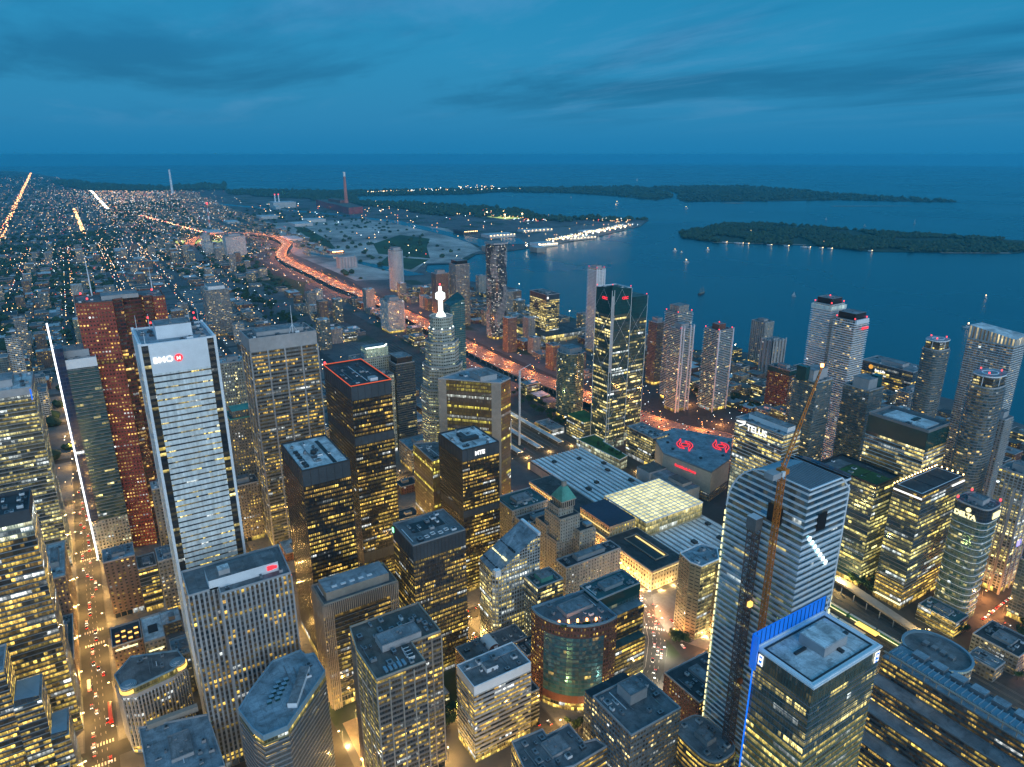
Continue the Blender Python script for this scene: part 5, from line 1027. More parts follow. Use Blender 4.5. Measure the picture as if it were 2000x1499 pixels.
# mid distance named towers
condo('dark patterned condominium with pale wavy balconies standing by the water',oval(1378,-818,23,21,24,2.8),221,'wavy',seed=110,out=0,smooth=True,bay=4,ph=3,psize=(.9,.9))
wv=condo_last
m=M(); q0=oval(1378,-818,23,21,72,2.8); q1=grow(q0,1.9)
for fl_ in range(70):
    z=6+fl_*3.05
    for k in range(72):
        s=math.sin(k*.35+math.sin(z*.045)*2.2+z*.02)+.8*math.sin(k*.17-z*.055)
        if s>.35:
            a,b,c,e_=q0[k],q0[(k+1)%72],q1[(k+1)%72],q1[k]; m.face([(*e_,z-.2),(*c,z-.2),(*c,z+1.15),(*e_,z+1.15)],MT['concrete']); m.face([(*a,z+.1),(*e_,z+.1),(*c,z+.1),(*b,z+.1)],MT['concrete'])
m.build('wavy_balconies',wv)
condo('tan condominium slab with a dark roof cap left of the wavy condominium',(1512,-820,1548,-782),157,'apart',seed=111,out=1.0,sl='concrete',pm=MT['black'],psize=(.8,.8),ph=9)
condo('narrow brown condominium tower beside the tan slab',(1539,-774,1565,-740),134,'brick2',seed=112,out=.8,sl='grey_metal')
condo('curving pale condominium rising from the cleared waterfront land',oval(2055,-850,24,20,24,2.4),130,'apart',seed=113,out=1.8,th=.9,smooth=True)
condo('wide balcony condominium directly beside the elevated expressway',(1542,-652,1592,-612),78,'apart',seed=114,out=1.6,th=.7)
condo('dark office slab with striped floors and a white roof hut left of the park',(1735,-290,1800,-238),112,'apart',seed=115,out=.5,sl='grey_metal',pm=MT['white_paint'],psize=(.8,.7))
condo('pale banded condominium slab beside the bend of the expressway',(3118,-612,3190,-534),88,'apart',seed=116,out=1.5,th=.9)
for k,(x,y,h) in enumerate(((3383,-480,72),(3250,-470,50),(3180,-500,48))): condo(('tallest','middle','nearest')[k]+' of three white patterned apartment towers far off on the left',(x,y-32,x+25,y),h,'condow',seed=117+k,out=1.2,th=.9)

bld('civic_hall','low pale hall with a slanted metal roof behind the gold tower','building',(799,-384,841,-338),34,'low2',roof='b',seed=120,units=4)
r=bld('civic_hall','small white wedge roofed hall below the teal condominium','building',(900,-412,941,-384),30,'low1',roof='p',seed=121,pent=False,units=0,rt=False)
m=M(); m.prism(rect(901,-411,940,-385),30,30.5,MT['white_metal'],MT['roof_blue'],3,3,zt=[31,31,40,36]); m.build('wedge_roof',r)
for k,(y,lab) in enumerate(((-494,'glowing yellow platform canopy east of the train shed, nearest to the station'),(-528,'pale platform canopy in the middle of the tracks east of the train shed'),(-566,'lit platform canopy farthest across the tracks east of the train shed'))):
    r=empty('platform_canopy',(850,y,0),lab,'platform canopy'); m=M(); m.box(768,y-4,6,960,y+4,7,MT['white_metal'],MT['roof_pale']); m.build('roof',r)
    m=M(); m.box(768,y-5.2,5.2,960,y-4.2,6.4,MT['cornice_glow'] if k!=1 else MT['amber']); m.build('edge_light',r)
    for i in range(8): m=M(); m.tube((775+i*25,y,0),(775+i*25,y,6),.4,.4,MT['concrete'],6); m.build('column',r)
r=bld('bus_terminal','low bus terminal with a glowing amber edge beside the lattice tower','bus terminal',(806,-600,850,-575),9,'shop',roof='m',seed=122,units=3,pent=False)

bld('low_block','low block with a dark green roof between the roof lamp tower and the curved hotel','building',(228,-634,262,-612),15,'leftb',roof='t',seed=130,units=3,ph=2)
bld('low_block','long dark block beside the lit car park in the lower right','building',(176,-640,212,-606),18,'low1',roof='d',seed=131,units=4,ph=2)
bld('low_block','small grey block at the end of the pale walkway','building',(182,-600,204,-582),12,'low1',roof='m',seed=132,units=2,pent=False)
# ---------------------------------------------------------------- the setting: land, water, roads
from mathutils.geometry import tessellate_polygon
def sheet(name,polys,z,mt,kind='structure'):
    V=[];Fc=[]
    for p in polys:
        n0=len(V); pts=[Vector((x,y,0)) for x,y in p]; V+=[(x,y,z) for x,y in p]
        for tri in tessellate_polygon([pts]):
            q=[pts[i] for i in tri]; cr=(q[1]-q[0]).cross(q[2]-q[0]).z
            if abs(cr)<1e-6: continue
            tri=list(tri)
            if cr<0: tri.reverse()
            Fc.append([n0+i for i in tri])
    me=bpy.data.meshes.new(name); me.from_pydata(V,[],Fc); me.materials.append(mt); me.update()
    o=bpy.data.objects.new(name,me); COL.objects.link(o); tag(o,kind=kind); return o
def road_poly(pts,w):
    L=[];Rr=[]
    for i,p in enumerate(pts):
        a=Vector(pts[max(0,i-1)]);b=Vector(pts[min(len(pts)-1,i+1)]);t=(b-a).normalized();n=Vector((-t.y,t.x))
        L.append(tuple(Vector(p)+n*w/2)); Rr.append(tuple(Vector(p)-n*w/2))
    return [[L[i],L[i+1],Rr[i+1],Rr[i]] for i in range(len(pts)-1)]
# water
wm=bpy.data.materials.new('lake_water'); wm.use_nodes=True; t=wm.node_tree; b=t.nodes['Principled BSDF']
b.inputs['Base Color'].default_value=(.001,.06,.10,1); b.inputs['Roughness'].default_value=.22; b.inputs['IOR'].default_value=1.33
geo=N(t,'ShaderNodeNewGeometry'); mp=N(t,'ShaderNodeMapping'); mp.inputs['Scale'].default_value=(.05,.12,.1); mp.inputs['Rotation'].default_value=(0,0,.6); t.links.new(geo.outputs['Position'],mp.inputs[0])
n=N(t,'ShaderNodeTexNoise'); n.inputs['Detail'].default_value=6; n.inputs['Roughness'].default_value=.6; t.links.new(mp.outputs[0],n.inputs['Vector'])
bp_=N(t,'ShaderNodeBump'); bp_.inputs['Strength'].default_value=.35; bp_.inputs['Distance'].default_value=1.5; t.links.new(n.outputs[0],bp_.inputs['Height']); t.links.new(bp_.outputs[0],b.inputs['Normal'])
n2=N(t,'ShaderNodeTexNoise'); n2.inputs['Scale'].default_value=.0012; n2.inputs['Detail'].default_value=4; t.links.new(geo.outputs['Position'],n2.inputs['Vector'])
t.links.new(mapr(t,n2.outputs[0],.3,.7,.16,.32),b.inputs['Roughness'])
t.links.new(mixc(t,mapr(t,n2.outputs[0],.35,.65,0,1),(.0002,.090,.130),(.0004,.110,.160)),b.inputs['Base Color'])
sheet('lake',[[(math.cos(a*math.pi/36)*32000,math.sin(a*math.pi/36)*32000) for a in range(72)]],-2.0,wm)
LAND=[(24380,1600),(22470,900),(16829,150),(13500,-150),(11790,-396),(10827,-714),(10200,-1150),(11200,-2013),(9258,-1655),(8482,-2432),(7967,-2816),(6289,-2265),(5607,-2714),(4754,-2971),(3971,-2901),(3507,-3272),(3202,-2916),(2860,-2256),(2766,-1963),(2681,-1675),(2663,-1479),(2461,-1296),(2507,-1171),(2362,-1092),(2171,-1081),(1990,-1180),(1869,-1195),(1790,-1080),(1650,-1060),(1596,-1075),(1489,-1095),(1315,-1097),(1190,-1080),(1065,-1110),(990,-1194),(960,-1225),(900,-1215),(824,-1190),(760,-1215),(675,-1270),(560,-1280),(396,-1240),(200,-1250),(-400,-1250),(-400,4000),(24380,9000)]
def land_mat():
    m=bpy.data.materials.new('city_ground'); m.use_nodes=True; t=m.node_tree; b=t.nodes['Principled BSDF']; b.inputs['Roughness'].default_value=.9
    geo=N(t,'ShaderNodeNewGeometry')
    def nz(s,d): n=N(t,'ShaderNodeTexNoise'); n.inputs['Scale'].default_value=s; n.inputs['Detail'].default_value=d; t.links.new(geo.outputs['Position'],n.inputs['Vector']); return n.outputs[0]
    c=mixc(t,mapr(t,nz(.012,6),.42,.60,0,1),(.10,.10,.105),(.17,.16,.155))
    c=mixc(t,mapr(t,nz(.006,8),.54,.60,0,1),c,(.03,.055,.02))
    c=mixc(t,mapr(t,nz(.10,4),.3,.7,0,.45),c,(.05,.05,.055))
    t.links.new(c,b.inputs['Base Color']); return m
sheet('ground',[LAND],0,land_mat())
sheet('port_ground',[[(2300,-800),(3100,-800),(3900,-950),(4600,-1080),(4600,-1750),(3700,-1870),(2760,-1560),(2700,-1480),(2500,-1290),(2540,-1170),(2380,-1060),(2260,-900)]],.3,mat('bare_earth',(.40,.35,.32),.95,nz=.38,nscale=.012,ns2=.003))
sheet('meadow',[[(2650,-1250),(2900,-1120),(3250,-1230),(3550,-1500),(3300,-1560),(3000,-1400)],[(3000,-980),(3500,-1010),(4300,-1130),(4200,-1180),(3500,-1090)],[(2420,-1060),(2600,-1000),(2800,-1120),(2620,-1230)],[(2100,-560),(2500,-520),(2700,-560),(2350,-640)]],.7,MT['grass'])
sheet('quay',[[(2766,-1963),(2860,-2256),(3202,-2916),(3420,-3150),(3500,-3000),(3400,-2400),(3100,-2050),(2950,-1850)]],.3,MT['pavement'])
sheet('ship_channel',[[(2700,-1640),(2900,-1760),(3400,-1790),(4300,-1830),(5200,-1620),(5200,-1560),(4300,-1740),(3400,-1700),(2950,-1640),(2690,-1560)],[(2900,-1760),(2840,-1860),(3060,-1960),(3160,-1900)],[(5200,-1620),(6900,-1100),(6900,-1000),(5200,-1540)],[(2290,-1060),(2700,-980),(3100,-880),(3100,-850),(2700,-940),(2290,-990)]],.8,wm)
sheet('cove',[[(10100,-2600),(8600,-2800),(8200,-3300),(9800,-3600)]],.3,wm)
SP=[[(8300,-2500),(7911,-4826),(7354,-6563),(6500,-6150),(5708,-5618),(5300,-5250),(5008,-4735),(5700,-4880),(6502,-4842),(7150,-4337),(6900,-3754),(7200,-2547)],
    [(5708,-5750),(7200,-6700),(6700,-7900),(5700,-7700),(5000,-7300),(4200,-7100),(3358,-6955),(3500,-6700),(4100,-6300),(4300,-5741),(4500,-5300),(4755,-4850),(5150,-5150)]]
sheet('peninsula',SP,0,MT['leaf_dark'])
wood_far=[(11200,-2013),(10200,-1150),(10827,-714),(11790,-396),(13500,-150),(13300,200),(9900,-200),(9300,-900),(9258,-1655)]
ISL=[(2825,-2868),(3102,-3643),(2200,-3870),(1634,-4092),(1500,-3900),(1419,-3533),(1797,-3024),(2081,-3000),(2402,-2701),(2640,-2700)]
sheet('island',[ISL,[(1500,-3950),(1640,-4130),(1300,-4500),(900,-4700),(800,-4300),(1350,-3600)]],-.5,MT['leaf_dark'])
sheet('beach',[[(2825,-2868),(2900,-3050),(2935,-3060),(2850,-2880)],[(2100,-2985),(2402,-2688),(2440,-2700),(2120,-3010)],[(1430,-3500),(1600,-3250),(1625,-3270),(1460,-3520)]],-.2,MT['sand'])
sheet('breakwater',[[(3200,-6300),(3260,-6200),(3700,-5500),(3640,-5480)],[(4300,-5180),(4420,-5150),(4460,-5000),(4330,-5040)]],-.9,MT['sand'])
# roads
sheet('asphalt_lot',[[(60,-1180),(760,-1180),(1000,-1100),(1000,-480),(60,-480)]],.012,MT['asphalt'])
NS=[310,490,640,800,950,1100,1270,1440,1620,1800,2000,2200,2420]
EW=[335,190,46,-98,-243]
aj=MT['asphalt']
sheet('road',[rect(300,y-(10.5 if y==46 else 8),7000 if y==46 else 4200,y+(10.5 if y==46 else 8)) for y in EW],.02,aj)
sheet('cross_street',[rect(x-7.5,-470 if x<=490 else -430,x+7.5,480) for x in NS if x not in (310,)],.024,aj)
UNI=[(306,-262),(330,-318),(348,-352),(372,-378),(404,-400),(440,-413)]
FR=[(60,-372),(200,-377),(300,-391),(380,-407),(450,-413),(660,-413),(1000,-410),(2000,-408)]
sheet('avenue',road_poly(UNI,31),.028,aj); sheet('front_street',road_poly(FR,23),.032,aj)
sheet('avenue_north',[rect(294,-262,322,500)],.036,aj)
sheet('lake_shore_road',road_poly([(560,-800),(740,-770),(1000,-748),(1300,-744),(1700,-756),(2100,-760),(2600,-790)],22),.03,aj); sheet('harbour_street',road_poly([(120,-640),(200,-642),(226,-665),(230,-760),(268,-806),(560,-800),(900,-880),(1200,-900)],24),.034,aj)
bl=[]; xs=[330]+NS[1:]
for i in range(len(NS)-1):
    x0=(NS[i]+ (14 if NS[i]==310 else 8.5)); x1=NS[i+1]-8.5
    for j in range(len(EW)-1):
        y1=EW[j]-(11.5 if EW[j]==46 else 9); y0=EW[j+1]+(11.5 if EW[j+1]==46 else 9)
        if x0<2000: bl.append((x0,y0,x1,y1))
    if x0>480: bl.append((x0,-400,x1,EW[-1]-9))
bl.append((324,-340,481,-252)); bl.append((60,-290,293,-60))
m=M()
for q in bl:
    if q[1]==-400 or q[0]==324:
        if q[0]==324: continue
    m.box(*q[:2],0,q[2],q[3],.15,MT['pavement'])
tag(m.build('pavement'),kind='structure')
sheet('pavement',[[(324,-252),(324,-286),(345,-320),(370,-350),(402,-375),(440,-392),(481,-396),(481,-252)],[(60,-290),(292,-290),(300,-300),(322,-352),(300,-376),(200,-362),(60,-356)],[(350,-404),(362,-396),(393,-406),(420,-426),(420,-478),(345,-478),(335,-412)]],.15,MT['pavement'])
m=M()
def dash(x0,y0,x1,y1,w,z,on=3,off=6):
    L=math.hypot(x1-x0,y1-y0); t=Vector((x1-x0,y1-y0))/L; n=Vector((-t.y,t.x))*w/2; s=0
    while s<L:
        e=min(L,s+on); a=Vector((x0,y0))+t*s; b=Vector((x0,y0))+t*e
        m.face([(*(a-n),z),(*(b-n),z),(*(b+n),z),(*(a+n),z)],MT['paint']); s+=on+off
for yy in (42.7,46,49.3): dash(330,yy,1200,yy,.18,.06)
for k in range(len(UNI)-1):
    a,b=Vector(UNI[k]),Vector(UNI[k+1]); tt=(b-a).normalized(); nn=Vector((-tt.y,tt.x))
    for o_ in (-10.5,-7,-3.5,0.2,3.5,7,10.5): p,q=a+nn*o_,b+nn*o_; dash(p.x,p.y,q.x,q.y,.2,.06,3 if abs(o_)>1 else 30,5 if abs(o_)>1 else 0)
for (x,y) in ((490,46),(640,46),(800,46),(310,-243),(490,-98),(640,-98)):
    for i in range(8):
        m.face([(x-12,y-8+2*i,.065),(x-8.5,y-8+2*i,.065),(x-8.5,y-7+2*i,.065),(x-12,y-7+2*i,.065)],MT['paint']); m.face([(x+9,y-8+2*i,.065),(x+12.5,y-8+2*i,.065),(x+12.5,y-7+2*i,.065),(x+9,y-7+2*i,.065)],MT['paint'])
for i in range(14):
    a=Vector((392,-380)).lerp(Vector((372,-400)),i/13); m.face([(a.x,a.y,.065),(a.x+2.2,a.y-1.8,.065),(a.x+2.8,a.y-1.1,.065),(a.x+.6,a.y+.7,.065)],MT['paint'])
tag(m.build('road_marking'),kind='structure')
sheet('plaza',[rect(375,-135,425,-112)],.17,mat('warm_paving',(.34,.27,.19),.8,nz=.15,nscale=.3))
# railway
sheet('rail_bed',[[(-100,-470),(404,-482),(404,-600),(300,-604),(100,-600),(-100,-590)],[(765,-482),(1200,-500),(1500,-560),(2300,-565),(3000,-600),(3000,-640),(2300,-618),(1500,-610),(765,-598)]],.05,MT['rail_bed'])
m=M()
for k in range(12):
    y=-492-8.6*k
    for dy in (0,1.5): m.box(60,y+dy,.05,404,y+dy+.18,.35,MT['rail_steel']); m.box(765,y+dy+k*.2,.05,1500,y+dy+.18+k*.2,.35,MT['rail_steel'])
tag(m.build('rails'),kind='structure')
r=empty('covered_walkway',(300,-590,0),'long pale covered walkway roof running beside the railway','walkway'); m=M()
m.prism([(404,-601),(404,-593),(320,-590),(205,-572),(203,-580),(320,-600)][::-1][::-1],7,9,MT['stone'],MT['stone'],4,2,bottom=True); m.build('roof',r)
m=M()
for i in range(14): m.tube((210+i*14,-576-i*1.4,0),(210+i*14,-576-i*1.4,7),.5,.5,MT['concrete'],6)
m.build('column_row',r)
tr=empty('commuter_train',(0,0,0),'double deck green and white commuter train standing in the lit yard','train')
for k in range(6): m=M(); x=215+k*27; m.box(x,-560,1.2,x+25.5,-557,5.4,MT['train_green'],MT['bus_white']); m.box(x+1,-560.05,2.2,x+24,-556.95,3.1,MT['sign_yel']); m.build('coach',tr)
tr=empty('commuter_train',(0,0,0),'green and white commuter train nearest the walkway in the yard','train')
for k in range(4): m=M(); x=270+k*27; m.box(x,-545,1.2,x+25.5,-542,5.4,MT['train_green'],MT['bus_white']); m.build('coach',tr)
m=M(); m.box(262,-552,7,282,-546,8,MT['amber']); tag(m.build('platform_canopy',loc=(272,-549,0)),'glowing yellow platform canopy in the railway yard','platform canopy')
# elevated expressway
GX=[(520,-800),(640,-772),(730,-734),(970,-708),(1100,-694),(1400,-702),(1650,-714),(2000,-712),(2200,-702),(2528,-705),(2760,-705),(2980,-722),(3180,-780),(3411,-856),(3694,-872),(3900,-830),(4020,-740),(4000,-640),(3960,-577),(3800,-500),(3500,-440),(3000,-420)]
def smooth(pts,n=6):
    out=[]
    for i in range(len(pts)-1):
        p0=Vector(pts[max(0,i-1)]);p1=Vector(pts[i]);p2=Vector(pts[i+1]);p3=Vector(pts[min(len(pts)-1,i+2)])
        for k in range(n):
            t=k/n; out.append(tuple(.5*((2*p1)+(p2-p0)*t+(2*p0-5*p1+4*p2-p3)*t*t+(3*p1-p0-3*p2+p3)*t*t*t)))
    out.append(pts[-1]); return out
GS=smooth(GX)
m=M(); deck=mat('expressway_deck',(.13,.12,.115),.8,nz=.15,nscale=.1); GW=44
for q in road_poly(GS,GW):
    a,b,c,d=q; m.face([(*d,12),(*c,12),(*b,12),(*a,12)],deck); m.face([(*a,10.6),(*b,10.6),(*c,10.6),(*d,10.6)],MT['concrete'])
    for (p,s) in ((a,b),(c,d)): m.face([(*p,10.6),(*p,13),(*s,13),(*s,10.6)],MT['concrete']); m.face([(*p,13),(*p,10.6),(*s,10.6),(*s,13)],MT['concrete'])
for q in road_poly(GS,.8):
    a,b,c,d=q; m.face([(*d,12.7),(*c,12.7),(*b,12.7),(*a,12.7)],MT['concrete'])
for off in (-15.5,-11.8,-8,-4.4,4.4,8,11.8,15.5):
    for i in range(0,len(GS)-1):
        a,b=Vector(GS[i]),Vector(GS[i+1]); tt=(b-a).normalized(); nn=Vector((-tt.y,tt.x)); L=(b-a).length; s=0
        while s<L-6: p=a+tt*s+nn*off; q_=p+tt*5; w=nn*.15; m.face([(*(p-w),12.05),(*(q_-w),12.05),(*(q_+w),12.05),(*(p+w),12.05)],MT['paint']); s+=14
for i in range(0,len(GS)-1,1):
    a,b=Vector(GS[i]),Vector(GS[i+1]); 
    for t_ in (0,.5):
        p=a.lerp(b,t_)
        for off in (-14,14):
            tt=(b-a).normalized(); nn=Vector((-tt.y,tt.x)); c=p+nn*off; m.box(c.x-1,c.y-1,0,c.x+1,c.y+1,10.6,MT['concrete'])
tag(m.build('elevated_expressway'),kind='structure')
# ---------------------------------------------------------------- street lamps
def lamp_proto(name,label,group,mt,col,pw,h=9,arm=2.4):
    root=empty(name,(0,0,0),label,'street lamp',group)
    m=M(); m.tube((0,0,0),(0,0,h),.14,.09,MT['grey_metal'],6); m.tube((0,0,h-.2),(arm,0,h+.2),.07,.07,MT['grey_metal'],5); m.build('pole',root)
    m=M(); m.box(arm-.7,-.35,h,arm+.7,.35,h+.35,mt); m.build('lamp_head',root)
    if pw:
        l=bpy.data.lights.new('lamp_light','POINT'); l.energy=pw*.9; l.color=col; l.shadow_soft_size=.6
        o=bpy.data.objects.new('lamp_light',l); COL.objects.link(o); o.parent=root; o.location=(arm,0,h-.3)
    return root
used=set()
def place(proto,x,y,z=0,rz=0,label=None):
    if proto.name not in used: used.add(proto.name); proto.location=(x,y,z); proto.rotation_euler=(0,0,rz); return proto
    return dup(proto,(x,y,z),label,rz)
AMB=(1,.55,.14)
LP={'main':lamp_proto('street_lamp','amber street lamp beside the busy traffic street on the left','lamps along the traffic street on the left',MT['warm_lamp'],AMB,12500,12),
 'side':lamp_proto('street_lamp','amber street lamp on a side street between the towers','lamps along the side streets between the towers',MT['warm_lamp'],AMB,10500,11),
 'ave':lamp_proto('street_lamp','pale street lamp along the wide curving avenue by the station','lamps along the curving avenue',MT['cool_lamp'],(1,.80,.50),8500),
 'fr':lamp_proto('street_lamp','orange street lamp along the street in front of the station','lamps in front of the station',MT['orange_lamp'],(1,.38,.11),13000),
 'exp':lamp_proto('street_lamp','orange street lamp on the edge of the elevated expressway','lamps along the elevated expressway',MT['orange_lamp'],(1,.28,.065),34000,12,3),
 'rail':lamp_proto('street_lamp','yellow floodlight mast in the railway yard','floodlight masts in the railway yard',MT['warm_lamp'],(1,.70,.22),20000,14)}
for i in range(24): place(LP['main'],345+i*26,46+(11.5 if i%2 else -11.5),0,R(-90 if i%2 else 90))
for i in range(8): place(LP['main'],1000+i*70,46+11.5,0,R(-90))
for y,n_,x0,st_ in ((-98,13,340,34),(-243,12,330,36)):
    for i in range(n_): place(LP['side'],x0+i*st_,y+(8.6 if i%2 else -8.6),0,R(-90 if i%2 else 90))
for x in (490,640,800,950):
    for i in range(6 if x<900 else 4): place(LP['side'],x-8,-370+i*52,0,0)
for i in range(7): place(LP['side'],312,-225+i*40,0,R(180))
for (x,y) in ((560,-238),(700,-300),(470,-100),(420,-172),(384,-190),(376,-112),(350,-165),(400,-300),(432,-300),(452,-240),(600,-330),(520,-330),(690,-200),(680,-100)): place(LP['side'],x,y,0,rnd.uniform(0,6))  # extra lamps added as fill so amber light reaches the lower walls
for k in range(len(UNI)-1):
    a,b=Vector(UNI[k]),Vector(UNI[k+1]); tt=(b-a).normalized(); nn=Vector((-tt.y,tt.x)); 
    for s in (-1,1): p=a.lerp(b,.5)+nn*16.4*s; place(LP['ave'],p.x,p.y,0,math.atan2(-nn.y*s,-nn.x*s))
for i in range(11): place(LP['fr'],330+i*33,(-395-2*min(i,3)) if i%2 else (-425 if i>4 else -412),0,R(-90 if i%2 else 90))
GL=[]; s=0
for i in range(len(GS)-1):
    a,b=Vector(GS[i]),Vector(GS[i+1]); L=(b-a).length; tt=(b-a)/L; nn=Vector((-tt.y,tt.x)); 
    while s<L: p=a+tt*s; GL.append((p,nn)); s+=40
    s-=L
for i,(p,nn) in enumerate(GL[:104]):
    sg=1 if i%2 else -1; q=p+nn*21.3*sg; place(LP['exp'],q.x,q.y,12,math.atan2(-nn.y*sg,-nn.x*sg))
for (x,y) in ((230,-500),(290,-505),(350,-510),(400,-540),(240,-585),(330,-590),(180,-500),(130,-520),(900,-540),(1050,-545)): place(LP['rail'],x,y,0,R(200))
for (x,y) in ((222,-690),(222,-730),(150,-655),(175,-632),(245,-700),(225,-670),(205,-640),(185,-620),(270,-800),(330,-805),(420,-805),(500,-806),(600,-812),(700,-838),(800,-860)): place(LP['fr'],x,y,0,R(rnd.choice((0,90,180))))
# upward floodlights of the station front and the lit plazas
fl=empty('floodlight',(0,0,0),'small ground floodlight washing a stone front','floodlight','floodlights at the foot of lit fronts')
m=M(); m.box(-.4,-.3,0,.4,.3,.5,MT['dark_metal']); m.box(-.3,-.2,.5,.3,.2,.6,MT['warm_lamp']); m.build('housing',fl)
l=bpy.data.lights.new('flood','POINT'); l.energy=4200; l.color=(1,.60,.20); l.shadow_soft_size=.5; o=bpy.data.objects.new('flood',l); COL.objects.link(o); o.parent=fl; o.location=(0,0,1.6)
fp=[(432+i*11.5,-424) for i in range(6)]+[(506+i*12,-427) for i in range(4)]+[(560+i*15,-431) for i in range(6)]+[(421,-440),(421,-456),(348,-424),(380,-128),(395,-122),(412,-128),(428,-128),(402,-108),(445,-100),(475,-176),(760,-500),(760,-540),(760,-580),(700,-602),(640,-604)]
for i,(x,y) in enumerate(fp): place(fl,x,y,.15)
for q in ((900,-330,220),(700,-330,212)): pass
# ---------------------------------------------------------------- vehicles
def car_proto(name,label,cat,group,body,L=4.5,Wd=1.8,Hh=1.45,z1=.75,bus=False):
    root=empty(name,(0,0,0),label,cat,group)
    m=M()
    if bus: m.box(-L/2,-Wd/2,.4,L/2,Wd/2,Hh,body)
    else: m.box(-L/2,-Wd/2,.3,L/2,Wd/2,z1,body); m.prism(rect(-L*.28,-Wd*.43,L*.18,Wd*.43),z1,Hh,MT['car_glass'],body)
    m.build('body',root)
    m=M()
    for x in (-L*.31,L*.31):
        for y in (-Wd/2,Wd/2): m.tube((x,y-.1,.33),(x,y+.1,.33),.33,.33,MT['black'],8)
    m.build('wheels',root)
    for y in (-Wd*.34,Wd*.34):
        m=M(); m.box(L/2,y-.28,.5,L/2+.12,y+.28,.9,MT['head']); m.build('headlight',root)
        m=M(); m.box(-L/2-.12,y-.28,.55,-L/2,y+.28,.95,MT['tail']); m.build('taillight',root)
    return root
cars={}
def seen(x,y):
    f=x*math.cos(R(32))-y*math.sin(R(32)); s=-x*math.sin(R(32))-y*math.cos(R(32)); return f>0 and abs(s)<f*.86 and f*math.cos(R(18.4))+CAMH*math.sin(R(18.4))>0 and (CAMH*math.cos(R(18.4))-f*math.sin(R(18.4)))/(f*math.cos(R(18.4))+CAMH*math.sin(R(18.4)))<.575
MORE=[]; NC=[0]
def put_car(kind,grp,x,y,z,rz):
    if NC[0]>=294 or not (seen(x,y)): 
        if seen(x,y): MORE.append((x,y,z,rz))
        return
    NC[0]+=1; k=(kind,grp)
    if k not in cars:
        bd={'white':'car_white','black':'car_black','grey':'car_grey','red':'car_red'}[kind]
        cars[k]=car_proto('car',f'{kind} car with its lamps lit {grp}','car',f'{kind} cars {grp}',MT[bd])
        c=cars[k]; c.location=(x,y,z); c.rotation_euler=(0,0,rz); return c
    return dup(cars[k],(x,y,z),None,rz)
KN=['white','black','grey','grey','black','red']
for i in range(66):
    ln=rnd.randrange(4); x=350+i*11+rnd.uniform(-3,3); put_car(rnd.choice(KN),'on the traffic street on the left',x,41+ln*3.3,.07,0 if rnd.random()<.7 else R(180))
for i in range(34):
    k=rnd.randrange(len(UNI)-1); a,b=Vector(UNI[k]),Vector(UNI[k+1]); t_=rnd.random(); tt=(b-a).normalized(); nn=Vector((-tt.y,tt.x)); off=rnd.choice((-12,-8.7,-5.2,5.2,8.7,12)); p=a.lerp(b,t_)+nn*off
    put_car(rnd.choice(KN),'on the curving avenue',p.x,p.y,.07,math.atan2(tt.y,tt.x)+(0 if off>0 else math.pi))
for i in range(40):
    k=rnd.randrange(1,6); a,b=Vector(FR[k]),Vector(FR[k+1]); t_=rnd.random(); tt=(b-a).normalized(); nn=Vector((-tt.y,tt.x)); off=rnd.choice((-7,-3.6,3.6,7)); p=a.lerp(b,t_)+nn*off
    put_car(rnd.choice(KN),'on the street in front of the station',p.x,p.y,.07,math.atan2(tt.y,tt.x)+(0 if off>0 else math.pi))
for (x0,y0,x1,y1,n_,g) in ((340,-247,480,-247,10,'on the orange lit crossing'),(340,-239,480,-239,8,'on the orange lit crossing'),(494,-370,494,-110,14,'on a cross street between the towers'),(644,-300,644,30,12,'on a cross street between the towers'),(420,-95,640,-95,12,'on a cross street between the towers'),(227,-665,231,-760,22,'on the red lit street at lower right'),(130,-640,222,-646,16,'on the red lit street at lower right'),(150,-668,215,-668,14,'on the red lit street at lower right'),(150,-675,215,-675,14,'on the red lit street at lower right')):
    for i in range(n_):
        t_=(i+rnd.uniform(0,.7))/n_; x=x0+(x1-x0)*t_; y=y0+(y1-y0)*t_; put_car(rnd.choice(KN),g,x,y,.07,math.atan2(y1-y0,x1-x0)+(math.pi if i%2 else 0))
for i,(p,nn) in enumerate(GL[:78]):
    for off in ((6,-6,13.6,-17) if i%2 else (10,-10,-13.6,17)):
        q=p+nn*(off+rnd.uniform(-.5,.5)); tt=Vector((nn.y,-nn.x)); q+=tt*rnd.uniform(-20,20); 
        if True: put_car(rnd.choice(KN),'on the elevated expressway',q.x,q.y,12.07,math.atan2(tt.y,tt.x)+(math.pi if off>0 else 0))
for i,(x,y,rz,l) in enumerate(((560,36.8,0,'red and white streetcar'),(690,50,0,'white city bus'),(450,-407,R(180),'white city bus'))):
    pass
m=M()
for (x,y,z,rz) in MORE:
    c_,s_=math.cos(rz),math.sin(rz); T=lambda a,b:(x+a*c_-b*s_,y+a*s_+b*c_)
    m.prism([T(-2.2,-.9),T(2.2,-.9),T(2.2,.9),T(-2.2,.9)],z+.3,z+1.0,MT['car_grey'],MT['car_grey']); m.prism([T(-1.2,-.8),T(.8,-.8),T(.8,.8),T(-1.2,.8)],z+1.0,z+1.5,MT['car_glass'],MT['car_black'])
    m.prism([T(2.2,-.8),T(2.35,-.8),T(2.35,.8),T(2.2,.8)],z+.5,z+.9,MT['head'],MT['head']); m.prism([T(-2.35,-.8),T(-2.2,-.8),T(-2.2,.8),T(-2.35,.8)],z+.5,z+.9,MT['tail'],MT['tail'])
if m.f: tag(m.build('far_cars'),'far off cars streaming along the elevated expressway','cars',None,'stuff')
sc_=car_proto('bus','long white city bus in the traffic street on the left','bus',None,MT['bus_white'],12,2.5,3.1,bus=True); sc_.location=(572,51.5,.07)
